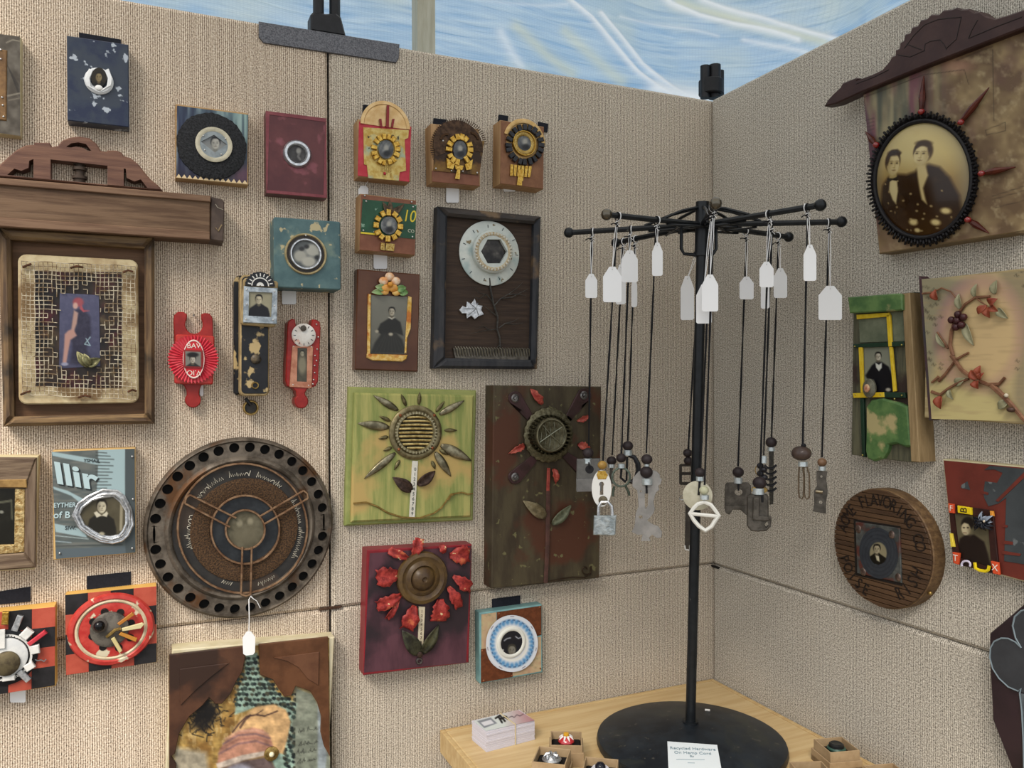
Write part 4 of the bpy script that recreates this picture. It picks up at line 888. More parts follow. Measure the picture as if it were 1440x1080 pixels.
RP = mat('9a342c','d0705c', scale=120, rough=.35, bump=.4, lo=.4, hi=.7)
for b, p, w_ in (((762,569),(745,546),11),((811,592),(828,584),8),((737,625),(715,638),10),((812,625),(830,629),10),((778,659),(781,680),9)): t.leaf('red_petal', b, p, w_, .041, RP, ragged=.3, lift=.004, waves=.001)
DSH = metal('5a5440','7d7860', rough=.5, scale=160, bump=.6)
t.lathe('scalloped_dish', (774,612), [(1,.0435),(38.5,.0445),(38.5,.047),(34,.050),(26,.052),(1,.053)], DSH, n=96, wob=lambda a: .022*math.cos(a*24))
t.lathe('knob', (776,612), [(27,.052),(27,.058),(25,.066),(24.5,.076),(23,.078),(22,.077),(1,.0765)], DSH, n=40)
tiles(t, (776,612), 27, 27, 30, 1.3, 1.5, .055, .071, metal('3c3826', rough=.5), name='knob_rib')
kr = t.ring('knob_rim', (776,612), 21, 23.6, .0765, .0795, metal('9b967c','7a755c', rough=.35))
for k in range(6): hw = math.sqrt(20**2-(k*6.4-16)**2); t.tube('grille_bar', [(760+k*6.4,612-hw*.95,.0775),(757+k*6.4+5,612,.079),(760+k*6.4,612+hw*.95,.0775)], .0009, metal('8f9080','6f6a50', rough=.4), kr, 5)
t.tube('grille_bar', [(759,622,.079),(776,610,.080),(791,600,.079)], .001, metal('9a9a86', rough=.35), kr, 5); t.tube('grille_bar', [(764,598,.079),(775,612,.080),(790,625,.079)], .001, metal('9a9a86', rough=.35), kr, 5)
t.tube('red_stem', [(771.5,658,.042),(770.5,692,.042)], .0036, mat('8a342c','a34a3e', scale=80, rough=.5)); t.tube('stem', [(771,690,.042),(770,760,.042),(767.5,819,.042)], .0046, mat('46302a','5a3c34', scale=50, rough=.6))
t.leaf('metal_leaf', (767,727), (735,704), 17, .042, metal('6d6248','94886a', rough=.45, scale=70, met=.4)); t.leaf('metal_leaf', (776,737), (803,710), 15, .042, metal('5a5f4c','80846c', rough=.45, scale=70, met=.4))
t.tube('scroll_wire', [(767,819,.042),(785,815,.043),(805,811.5,.042),(822,812.5,.043),(831,807,.043)] + [(824+ (8.5-i*.42)*math.cos(.6-i*.42), 801-(8.5-i*.42)*math.sin(.6-i*.42)*1.1, .043) for i in range(18)], .0012, metal('4a3c30', rough=.5))

# --- red flower board
t = Thing('red_flower_board', 'crimson edged plum board with turned wooden flower and red torn petals', 'wall art', WL, (582,948))
t.rect('board', [(518,775),(666,764),(657.5,933.5),(509.5,949)], 0, .036, mat('8e1f2b','7c1c26', scale=20, rough=.4), bev=.002)
t.poly('stained_face', [(520,778),(663,768),(655.5,931.5),(512,946)], .0345, .0364, mat('4a2c36','5e3a44', scale=8, rough=.5, st=(4,1,1), blotch=('2e2228',7,.56)))
RP2 = mat('7d1f1e','b8423a', scale=90, rough=.5, bump=.5, blotch=('cf6c48',50,.66), fleck=('e3cd9c',90,.74))
for b, p, w_ in (((575,786),(547,773),12),((580,784),(589,756),15),((624,778),(619,766),9),((632,781),(660,778),25),((637,810),(662,827),17),((630,825),(646,853),15),((618,842),(616,873),26),((582,851),(571,884),22),((564,836),(529,852),17),((560,842),(544,870),9),((560,806),(529,812),26)): t.leaf('torn_petal', b, p, w_, .0375, RP2, lift=.005, cup=.004, ragged=.22, blunt=1, waves=.0015)
TW = mat('4a3826','66502f', scale=30, rough=.35)
t.lathe('turned_rosette', (597,815), [(1,.0364),(37.5,.0364),(37.5,.041),(36,.045),(31,.047),(28,.0445),(25,.044),(21,.048),(19,.049),(17.5,.046),(17,.045),(14,.050),(9,.055),(4,.056),(2.5,.0535),(.5,.053)], TW, n=48)
r_ = t.poly('ruler_stem', [(589,853),(598,853.5),(595.5,905),(591,919),(588,904)], .0364, .039, mat('e0d3b8','d0c2a4', scale=60, rough=.45), None, .0004)
for k, ch in enumerate('12345678'): t.text('lettering', ch, (593.3-k*.2, 860+k*6.2), 4.2, .0391, mat('54453a'), r_, ang=-.05)
t.leaf('dark_leaf', (590,920), (565,886), 21, .0375, metal('2c2a22','4a4a38', rough=.45, met=.4, scale=60)); t.leaf('dark_leaf', (593,919), (617,878), 17, .0375, metal('2c2a22','55543c', rough=.45, met=.4, scale=60))
t.ring('eyelet', (590,930), 2, 5, .0364, .040, metal('6f6a68', rough=.4)); t.lathe('dark_collar', (591,921), [(4,.0364),(4,.041),(1,.042)], DLF)

# --- small teal square with dial
t = Thing('teal_dial_square', 'small teal-edged square of copper and map with blue-white dial', 'wall art', WL, (719,962))
t.rect('board', [(674.5,862),(763,850),(763,946),(675,962)], 0, .024, mat('6f9a9c','86b0ae', scale=30, rough=.5), bev=.002)
tab(t, [(692,842.5),(732,837.5),(732,856),(692,861)])
def mp_(X, Y): return mixn(mixn(flat(X,'c8b48c'), fbm(X,Y,9,4)*1.8-.5, 'b98a74', .7), fbm(X,Y,5,8)*3-1.9, '6d7a5c', .7)
CPS = metal('6b3d25','80492c', rough=.5, met=.4)
t.print_quad('map_scrap', [(677,864),(698,861),(698,912),(677,915)], .0243, mp_, 1.2, rough=.6); t.print_quad('map_scrap', [(720,905),(761,895),(761,944),(720,951)], .0243, mp_, 1.2, rough=.6)
t.poly('copper_plate', [(699,861),(761.5,852),(761.5,893),(699,908)], .0238, .0250, CPS, None, .0003); t.poly('copper_plate', [(676.5,913),(720,906),(721,952),(676.5,960)], .0238, .0250, CPS, None, .0003)
rivets(t, [(702,863),(759,854),(760,891),(678,915),(680,957),(720,950),(760,940)], .0252, 1.4, COPPER)
def pp(X, Y):
    I = flat(X,'dfe3ea'); d = np.hypot((X-720)/37.5, (Y-905)/41.5); a = np.arctan2(Y-905, X-720)
    I = mixn(I, (1-np.abs(d-.74)/.13)*1.4*(.45+.55*np.sin(a*15)**2), '4f8fc4', .9); I = mixn(I, (1-np.abs(d-.80)/.035)*1.2*(np.sin(a*30+2) > -.2), '27507e', .9)
    I = mixn(I, (1-np.abs(d-.56)/.06)*2, 'eeeee6'); I = mixn(I, (1-np.abs(d-.92)/.02)*(np.sin(a*7) > .86)*2, '5a4a60', .9); return I
d_ = t.lathe('dial_plate', (720,905), [(1,.024),(38.5,.0245),(38.5,.028),(36,.029),(1,.0285)], mat('dfe3ea', rough=.3)); t.print_oval('dial_print', (720,905), 36.5, 40, .0293, pp, 1, rough=.3, par=d_)
t.ring('inner_ring', (720,904), 16.5, 22, .029, .032, mat('e6e6dc', rough=.35))
def pp(X, Y):
    I = flat(X,'14161f'); I = lin(I, X, Y, [(709,901),(713,898),(718,897)], 1.2, 'c0c4cc'); I = lin(I, X, Y, [(725,895),(729,898),(733,896)], 1.2, 'c0c4cc'); I = person(I, X, Y, 720, 914, 15, '7d7a70', '3a3830', '1c1a18', body=False)
    for k in range(10): g = .2+k*.3; I = ell(I, X, Y, 720+13*math.cos(g), 911+14*math.sin(g), 1.2, 1.2, 'd0d0cc', .3)
    return I
t.print_oval('photograph', (720,904), 16.8, 20.5, .0305, pp, 1, **GLASSY)

# --- round burner
t = Thing('round_burner', 'large rusty round stove burner disc with wire rings and faded medallion', 'wall art', WL, (340,866))
RST = metal('4e463d','7a7064', rough=.55, scale=36, met=.5, bump=.4, blotch=('64452c',12,.62)); c = (341,742.5)
t.lathe('dark_backing', c, [(1,.001),(122,.001),(122,.004),(1,.004)], mat('0e0c0b', rough=.8), n=64)
# rim pierced by round holes and two slots: one quad-ringed cell for each
kx, ky = t.m(*c, .016); kk = t.k(*c, .016); V = []; Fc = []; NC = 34; R0, R1, RM = 98, 124, 113.5
for k in range(NC):
    g = 2*pi*k/NC; slot = k in (0, NC//2); hw_ = pi/NC; i0 = len(V); n = 24
    for i in range(n):
        p = 2*pi*i/n+pi/n; cx_, sy_ = math.cos(p), math.sin(p); mx_ = max(abs(cx_), abs(sy_)); bx_, by_ = cx_/mx_, sy_/mx_
        rr = RM+(bx_*(R1-RM) if bx_ > 0 else bx_*(RM-R0)); an = g+by_*hw_
        hr_, ht_ = (1.6*cx_, 12*sy_) if slot else (6.9*cx_, 6.9*sy_)
        h_ = ((RM+hr_)*math.cos(g)-ht_*math.sin(g), (RM+hr_)*math.sin(g)+ht_*math.cos(g))
        V += [(kx+rr*kk*math.cos(an), ky+rr*kk*math.sin(an), .016), (kx+h_[0]*kk, ky+h_[1]*kk, .016), (kx+h_[0]*kk, ky+h_[1]*kk, .006)]
    for i in range(n):
        j = (i+1) % n; Fc += [(i0+3*i, i0+3*j, i0+3*j+1, i0+3*i+1), (i0+3*i+1, i0+3*j+1, i0+3*j+2, i0+3*i+2)]
mesh_obj('perforated_rim', V, Fc, RST, t.e, fix=False)
t.lathe('outer_lip', c, [(121,.0),(127,.001),(127.5,.009),(126,.016),(123,.019),(121,.016)], RST, n=96, wref=.016)
t.lathe('raised_ridge', c, [(91,.015),(101,.016),(99,.020),(96,.0225),(93,.021),(91,.017)], RST, n=96, wref=.016)
t.lathe('dark_plate', c, [(1,.008),(92,.008),(92,.0165),(72,.0155),(1,.0155)], mat('2e2d2d','3c3a38', scale=30, rough=.5, metal=.3, blotch=('4b4038',14,.6)), n=72, wref=.0155)
c2 = (345,745)
t.lathe('mesh_disc', c2, [(46,.0155),(72.5,.0155),(72,.018),(70,.0185),(48,.0185),(46,.017)], mat('3d2f24','6e5238', scale=380, rough=.7, metal=.4, bump=1, lo=.42, hi=.6), n=72, wref=.018)
t.lathe('blue_black_plate', c2, [(1,.0155),(48,.0155),(48,.0172),(1,.0172)], mat('2a2d31','383c40', scale=40, rough=.4, metal=.3), n=48, wref=.017)
RW = metal('7c5c44','a8886a', rough=.45, scale=60, met=.6)
for r in (91,48,27.5): t.tube('wire_ring', [(c2[0]+r*math.cos(a)-(4 if r > 80 else 0), c2[1]-r*math.sin(a)-(2 if r > 80 else 0), .022) for a in np.arange(48)*2*pi/48], .0019, RW, None, 6, True)
for P in ([(267,696),(332,728.5)],[(260,708),(323,741)],[(366,726),(427,690)],[(372,737),(433,701)],[(341,769),(339,836)],[(354,769),(352.5,836)]): t.tube('wire_spoke', [(x,y,.0245) for x,y in P], .0018, RW)
t.tube('spoke_bridge', [(339,836,.0245),(346,838,.025),(352.5,836,.0245)], .0018, RW); t.tube('spoke_bridge', [(267,696,.0245),(262,700,.025),(260,708,.0245)], .0018, RW); t.tube('spoke_bridge', [(427,690,.0245),(432,694,.025),(433,701,.0245)], .0018, RW)
def pp(X, Y):
    I = mixn(flat(X,'55503f'), fbm(X,Y,8,3)*1.5-.3, '7d7865', .7)
    for x, y in ((337,736),(352,733)): I = ell(I, X, Y, x, y, 4, 5, '98917a', .4, .8); I = ell(I, X, Y, x, y+17, 8, 12, '6b6552', .4, .7)
    return I
t.print_oval('medallion', c2, 26.5, 26.5, .0185, pp, 1.2, rough=.7, dome=.0005)
IV = mat('dcd6c4', rough=.5); rng = random.Random(4)
for a0_, a1_ in ((2.55,1.95),(1.85,1.45),(1.35,.85),(3.5,2.85),(.55,.1),(.05,-.55),(-1.0,-1.35),(-1.8,-2.0)):   # faded script running round the plate
    n = int(abs(a1_-a0_)*52); P = []
    for i in range(n):
        a = a0_+(a1_-a0_)*i/n; r = 77.5+(3.2 if i % 2 else -1.6)*rng.uniform(.5,1.2)+(4 if rng.random() < .12 else 0); P.append((c2[0]-1+r*math.cos(a), c2[1]-r*math.sin(a), .0165))
    if len(P) > 2: t.tube('script_line', P, .0006, IV, None, 4)
t.tube('tag_string', [(357,843,.024),(353,838,.026),(350,843,.028),(350.5,868,.040),(350,891,.047)], .0007, M_STR); t.tube('tag_string', [(352,839,.026),(361,845,.025),(366,855,.023)], .0006, M_STR)
t.poly('price_tag', [(347,888),(353,888),(359,896),(358.5,917),(356,920.5),(346,922),(342,919.5),(341,897)], .0464, .047, M_TAG)

# --- collage with woman in turban
t = Thing('turban_collage', 'collage of woman in striped turban under brown corner spandrels', 'wall art', WL, (350,1090))
t.rect('canvas', [(236,918),(464,893.5),(466,1110),(236,1138)], 0, .034, mat('cfc4a0','ddd3b4', scale=40, rough=.7), bev=.0015)
def pp(X, Y):
    I = mixn(flat(X,'8a6634'), fbm(X,Y,16,3)*2.4-.8, 'c0a05c', .9); I = mixn(I, (vnoise(X,Y*.3,3,5) > .72)*1.0, 'd8c08c', .4); I = mixn(I, (vnoise(X*.3,Y,3,6) > .74)*1.0, '8c6a34', .4)
    I = pol(I, X, Y, [(246,1050),(290,1058),(296,1100),(240,1100)], 'aca28c', 4)
    I = pol(I, X, Y, [(415,966),(440,975),(458,1010),(466,1070),(466,1110),(405,1110),(405,1040),(412,1000)], '868c7c', 3); I = mixn(I, (fbm(X,Y,18,8)*3-1.6)*(X > 412), 'a8ab98', .6)
    I = pol(I, X, Y, [(447,990),(452,1010),(453,1035),(460,1060),(455,1110),(446,1110),(447,1050)], '9aa4a8', 1.5)
    for y0 in (1028,1047,1058,1071):
        for k in range(4):
            r_ = np.random.RandomState(y0+k*7); x_ = 419+k*7+r_.uniform(-2,2); I = lin(I, X, Y, [(x_,y0+2-k),(x_+r_.uniform(1,4),y0-k-r_.uniform(1,5)),(x_+3,y0+r_.uniform(0,3)-k),(x_+r_.uniform(4,7),y0-k-r_.uniform(-1,2))], .8, '2c2c28', .85)
    # pale tree mosaic
    I = pol(I, X, Y, [(345,920),(362,918),(364,948),(378,958),(392,976),(418,990),(412,1010),(408,1040),(415,1080),(390,1100),(380,1060),(395,1010),(370,990),(345,1000),(330,1005),(334,970),(344,950)], '9ab4a4', 1.5)
    rs = np.random.RandomState(2)
    for k in range(230):
        x = 328+(k % 17)*5.7+rs.uniform(-1.4,1.4)+(3 if (k//17) % 2 else 0); y = 926+(k//17)*7.2+rs.uniform(-1.4,1.4) if k < 170 else 990+(k-170)*1.7; x = x if k < 170 else 400+rs.uniform(-2,16); z_ = rs.uniform(.9,1.35)
        I2 = pol(I, X, Y, [(x-3*z_,y),(x-1.5*z_,y-2.6*z_),(x+2*z_,y-2.2*z_),(x+3*z_,y+.6*z_),(x+.5*z_,y+2.6*z_)], ('262e2a','3c4a44','1e2628','4a4a3c')[k % 4], .7)
        ok = ((X > 330) & (Y < 1000) & (np.abs(X-356) < (Y-915)*.55+6)) | ((X > 398) & (Y > 975) & (X < 416)); I = np.where(ok[:,None], I2, I)
    I = pol(I, X, Y, [(340,1010),(360,994),(385,990),(402,998),(409,1015),(404,1040),(398,1060),(380,1058),(345,1040),(322,1038),(330,1022)], 'd9b07c', 1.5)
    I = lin(I, X, Y, [(327,1030),(336,1018),(346,1008),(360,1005),(372,1007),(390,1000)], 2.2, '4a3430', .9); I = lin(I, X, Y, [(338,1023),(345,1012),(352,1006)], 3.2, '4a3430', .8); I = lin(I, X, Y, [(360,1005),(370,998)], 1.2, '4a3430', .9)
    # bird-nest tangle
    I = pol(I, X, Y, [(272,1010),(284,992),(291,982),(302,990),(306,1004),(298,1018),(286,1030),(270,1022)], '1d1a18', 5, .9)
    for k in range(150):
        x, y = 287+rs.normal()*13, 1005+rs.normal()*13; I = lin(I, X, Y, [(x,y),(x+rs.normal()*3,y+rs.normal()*4),(x+rs.normal()*6,y+rs.normal()*6)], 1.5, '1a1818', .85, .5)
    # turban, band, hair, face
    I = pol(I, X, Y, [(305,1076),(308,1056),(318,1040),(335,1028),(355,1023),(370,1026),(380,1036),(386,1056),(380,1062),(340,1066)], 'bf8a72', 1.5)
    for k, cc in enumerate(('6f5864','a06c60','5f4e5c','d8aa94')): I = lin(I, X, Y, [(308+k*3,1060-k*7),(335,1046-k*6),(360,1042-k*5),(383-k*2,1050-k*6)], 2.6, cc, .6, 1.2)
    I = pol(I, X, Y, [(304,1074),(340,1062),(372,1056),(374,1062),(345,1069),(306,1082)], 'd0c0b0', 1); I = pol(I, X, Y, [(308,1082),(345,1069),(378,1064),(390,1085),(390,1110),(310,1110)], '6b5a58', 2)
    I = ell(I, X, Y, 338, 1092, 22, 18, '9b9aa6', .2); return I*(.72+.5*fbm(X,Y,9,21)+.12*(vnoise(X*.25,Y,2.4,4)-.5))[:,None]
t.print_quad('collage_print', [(237.5,921),(463,896.5),(464.5,1108),(237.5,1135)], .0344, pp, 1.3, rough=.5)
SPB = mat('4a2f22','5c3d2c', scale=18, rough=.4, blotch=('3a2820',12,.56))
a = t.poly('spandrel', [(238,921),(342,909),(345,925),(341,944),(333,957),(325,975),(312,990),(303,990),(294,981),(285,992),(266,1008),(252,1032),(246,1060),(241,1064),(248,1075),(246,1110),(238,1110)], .0345, .040, SPB, None, .001); t.poly('raised_triangle', [(253,941),(322,932.5),(297,952),(276,970),(254,992)], .040, .0425, SPB, a, .0008)
b = t.poly('spandrel', [(364,906.5),(461.5,896),(464,1064),(456,1050),(451,1030),(452,1008),(446,988),(436,972),(416,965),(410,978),(400,980),(391,968),(384,956),(366,949)], .0345, .040, mat('54341f','6b452c', scale=18, rough=.4), None, .001); t.poly('raised_triangle', [(385,925),(449,917),(448,964),(433,955),(420,939),(404,930)], .040, .0425, mat('5c3b28','6f4a34', scale=18, rough=.4), b, .0008)
t.lathe('brooch', (382,1061), [(10,.0345),(10,.037),(6.5,.0385),(6,.0375),(4,.0385),(1,.039)], BRASS); t.ball('pearl', (382,1061), 3.6, .040, mat('efe9c8', rough=.3))

# --- sign fragment with portrait
t = Thing('sign_fragment_portrait', 'grey-blue printed sign fragment with silver-ringed portrait of a woman', 'wall art', WL, (135,785))
t.rect('board', [(71.5,634),(190,629.5),(191.5,778),(78,787)], 0, .024, mat('d8b478','c8a468', scale=40, rough=.6), bev=.001)
def pp(X, Y):
    I = mixn(flat(X,'58605f'), vnoise(X*.2,Y,3,3)*1.6-.5, '7a7a74', .7); TQ = '9fb6ba'
    I = pol(I, X, Y, [(72,635),(138,646),(138,654),(74,641)], TQ); I = pol(I, X, Y, [(138,632),(176,630),(176,700),(160,712),(136,690),(138,654)], TQ)
    for k in range(12): I = lin(I, X, Y, [(135,636+k*4.6),(150+(k*5) % 11,637+k*4.5)], 1.4, '3c403f', .8)
    I = pol(I, X, Y, [(74,684),(95,690),(118,702),(116,710),(100,697),(76,688)], TQ)
    I = pol(I, X, Y, [(76,736),(120,745),(122,756),(78,748)], TQ); I = lin(I, X, Y, [(76,753),(124,758)], 1, 'b0c0c0'); I = lin(I, X, Y, [(78,761),(100,763)], 1.2, '9aaab0'); I = lin(I, X, Y, [(78,768),(172,766)], 1.2, '3f4342')
    I = pol(I, X, Y, [(176,629),(191,629),(192,778),(176,779)], '4a5254', .7); return pol(I, X, Y, [(78,772),(176,768),(177,779),(78,787)], '59646a', .7)
sg = t.print_quad('printed_tin', [(72.5,635.5),(189.3,631),(190.7,777),(78.6,786)], .0243, pp, 1, rough=.4)
BL = mat('b9d0d4', rough=.4); SH = mat('2a3032', rough=.5)
for x, y, m_ in ((114,674,SH),(112,672,BL)): t.text('lettering', 'llir', (x,y), 28, .0247 if m_ is SH else .0253, m_, sg, ang=-.24, sx=1.3, shear=-.3, bold=.04)
t.text('lettering', 'EYTHER', (91,710.5), 6.5, .0249, BL, sg, ang=-.04, sx=.85, bold=.02); t.text('lettering', 'of B', (87,724.5), 9, .0249, BL, sg, ang=-.05, bold=.02); t.text('lettering', 'SIW.', (99,742.5), 5, .0249, SH, sg, ang=-.08); t.text('lettering', 'YSMAIL', (129,648), 4.5, .0249, SH, sg, ang=-.1)
rivets(t, [(186,642),(187,702),(186,771),(84,778)], .0252, 1.7)
ring_pts = [(103,724),(110,709),(126,697),(145,690),(164,690),(175,699),(184,716),(186,738),(180,752),(172,760),(158,763),(142,761),(126,752),(112,742)]
for k in range(4): t.tube('silver_band', [(145+(x-145)*(1-k*.06)+.8*math.sin(i*2+k*3), 727+(y-727)*(1-k*.07)+.8*math.cos(i*3+k), .028+.002*math.sin(k*2+i)) for i, (x,y) in enumerate(ring_pts)], .0024, SILV, None, 7, True)
def pp(X, Y):
    I = mixn(flat(X,'4a4434'), fbm(X,Y,14,2), '6a6450', .6); I = lin(I, X, Y, [(171,706),(170,745)], 4, 'a49c84', .8); I = person(I, X, Y, 143, 712, 19, 'c4bca4', '2c261f', '24221d', bw=.95)
    I = pol(I, X, Y, [(132,721),(136,719),(143,725),(150,719),(152,722),(150,727),(143,725),(136,728)], 'cdc6b0', .8); return ell(I, X, Y, 143, 751, 4, 3, 'a8a18a', .4)
t.print_oval('photograph', (145,727), 33, 31, .0268, pp, 1, rough=.25)

# --- frame fragment cut by the picture edge
t = Thing('rustic_frame', 'weathered brown wooden frame with gold leaf inner strip', 'wall art', WL, (0,803))
t.rect('backing', [(-80,640),(51.5,642.5),(50.5,799),(-80,809)], 0, .026, mat('d8c79c', rough=.6), bev=.001)
WQ = wood('5f4c3c','7d6a57','y', scale=10, bump=.6); WQx = wood('5f4c3c','86725c','x', scale=10, bump=.6); o_ = [(-79,642),(51,644),(50,798.5),(-79,808)]; i_ = [(-58,685),(35,688),(34,778),(-58,784)]
for a, b, mm in ((0,1,WQx),(1,2,WQ),(2,3,WQx),(3,0,WQ)): t.poly('frame_rail', [o_[a],o_[b],i_[b],i_[a]], .026, .034, mm, None, .002)
GS = mat('9c7a44','d8c08a', scale=160, rough=.35, metal=.5, bump=1.0); t.poly('gold_strip', [(21,686),(35.5,688),(34.5,776),(20,778)], .026, .032, GS, None, .001); t.poly('gold_strip', [(-58,768),(20,766),(20,778),(-58,784)], .026, .032, GS, None, .001); t.poly('gold_strip', [(-58,676),(37,674),(38,686),(-58,685)], .030, .036, mat('8a6a3c','a88650', scale=60, rough=.5), None, .001)
def pp(X, Y):
    I = mixn(flat(X,'14140f'), fbm(X,Y,20,3)*2-1, '2c2c24', .6); I = lin(I, X, Y, [(-20,708),(4,706),(16,704)], 3, '6a6a58', .8); I = lin(I, X, Y, [(16,704),(17,730)], 2.5, '5a5a4a', .8); return ell(I, X, Y, 2, 720, 3, 2, '8f8f84', .4)
t.print_quad('photograph', [(-58,684),(21,686),(20,768),(-58,772)], .0265, pp, 1.5, rough=.12, coat=1)

# --- two checkered boards
OR = mat('b04a38','bf5844', scale=30, rough=.5); BK = mat('1c1a1b','29272a', scale=40, rough=.5); YE = mat('e2b25c', rough=.5)
def checker(t, quad, w0, w1, nc, nr, first, cut=0):
    t.rect('board', quad, 0, w0, YE, bev=.001); q = np.array(quad, float)
    B = lambda s_, r_: tuple((1-r_)*((1-s_)*q[0]+s_*q[1])+r_*((1-s_)*q[3]+s_*q[2]))
    for i in range(nc):
        for j in range(nr):
            t.poly('checker_square', [B(i/nc,j/nr),B((i+1)/nc,j/nr),B((i+1)/nc,(j+1)/nr),B(i/nc,(j+1)/nr)], w0, w1, BK if (i+j+first) % 2 else OR, None, .0003)
t = Thing('red_wheel_checkerboard', 'red and black checkered board with a chipped red toy wheel', 'wall art', WL, (156,948))
tab(t, [(122,810.5),(184,804),(184,822),(122,829)])
checker(t, [(91.5,837),(220,824.5),(220.5,931),(93,949.5)], .026, .0272, 4, 4, 1)
c = (157,885.5); RW2 = mat('b5322e','c84a40', scale=60, rough=.3, fleck=('d8cdb0',36,.66)); CRW = mat('d6c8a8','c0ae8c', scale=50, rough=.4)
w_ = t.lathe('wheel_rim', c, [(1,.027),(55,.0275),(55.5,.030),(53,.035),(48,.036),(45,.033)], RW2, n=64, yx=.92, wref=.034); t.lathe('cream_ring', c, [(41.5,.031),(46,.032),(46,.034),(43.5,.0354),(41.5,.034)], CRW, n=56, yx=.92, wref=.034)
t.lathe('wheel_dish', c, [(1,.031),(41,.031),(41,.0335),(34,.0345),(22,.033),(1,.033)], RW2, n=56, yx=.92, wref=.034)
for k in range(8): g = .35+k*pi/4; t.lathe('wheel_hole', (157+29*math.cos(g),885.5-27*math.sin(g)), [(5,.0335),(5,.0350),(3.6,.0352),(3.4,.0344),(.5,.0344)], mat('191312', rough=.6), None, 14)
t.lathe('hub_plate', (154,886), [(1,.033),(25,.034),(24.5,.037),(22,.038),(1,.0385)], metal('4f4a44','7d766c', rough=.5, scale=50, met=.5)); t.ball('black_knob', (139.5,880), 7.5, .040, mat('0f0f12', rough=.15)); t.lathe('hub_cap', (140,880), [(10,.038),(10,.040),(6,.041),(1,.041)], metal('6a6058', rough=.4))
for q, m_ in (([(165,877),(186,861),(189,865),(168,880)], mat('b5752e', rough=.4)), ([(171,884),(200,876),(203,878),(198,884),(172,888)], mat('d8cc9c', rough=.5)), ([(170,889),(193,898),(191,903),(167,893)], mat('c08434', rough=.4)), ([(156,899),(161,896),(172,915),(168,919)], mat('d2c288', rough=.5))): t.poly('ruler_piece', q, .039, .043, m_, None, .0006)
t.tube('key_shaft', [(150,896,.041),(162,886,.043),(170,884,.042)], .0025, BRASS)

t = Thing('type_key_checkerboard', 'red and black checkered board with numbered dial ringed by white keys', 'wall art', WL, (20,975))
tab(t, [(-20,835),(43,825),(43,846),(-20,852)]); t.price_tag(14,960,36,988,.006)
checker(t, [(-54,866),(78,853.5),(77,964),(-54,985)], .030, .0312, 4, 4, 1)
c = (8,925); t.lathe('black_dial', c, [(1,.031),(39,.031),(39,.034),(36,.035),(1,.035)], mat('101014', rough=.35), n=48); rg = t.lathe('white_scale', c, [(29.5,.035),(32.5,.035),(32.5,.0362),(29.5,.0362)], WHT, n=48)
tiles(t, c, 31, 31, 48, 1.2, .45, .0362, .0366, DRK, rg, name='scale_mark'); t.lathe('white_disc', c, [(1,.035),(27,.035),(27,.039),(25,.040),(1,.040)], mat('e8e8e4','d2d4d4', scale=50, rough=.35)); t.lathe('rust_hub', (8,935), [(17,.040),(17,.044),(12,.047),(.5,.048)], metal('4a4030','6b6046', rough=.6, scale=60, met=.4))
for x, y, g, a, b, m_ in ((7,870,1.5,9,4,GOLD),(24,877,1.2,11,4,SILV),(37,892,.8,7,6,WHT),(52,898,.62,13,3.0,RED),(49,914,.1,5.5,6,WHT),(41,938,.5,6,5,WHT),(33,951,-.9,10,4,SILV),(12,954,0,7.5,4,WHT),(-14,884,2.2,7,6,WHT)): t.block('type_key', (x,y), a, b, g, .034, .041, m_, None, .001)
t.poly('white_card', [(-20,888),(7,885),(7,912),(-20,915)], .041, .043, WHT, None, .0005); t.tube('wire_link', [(46,926,.033),(53,929,.035),(58,928,.034),(62,930,.035),(65,927,.034)], .001, STEEL)
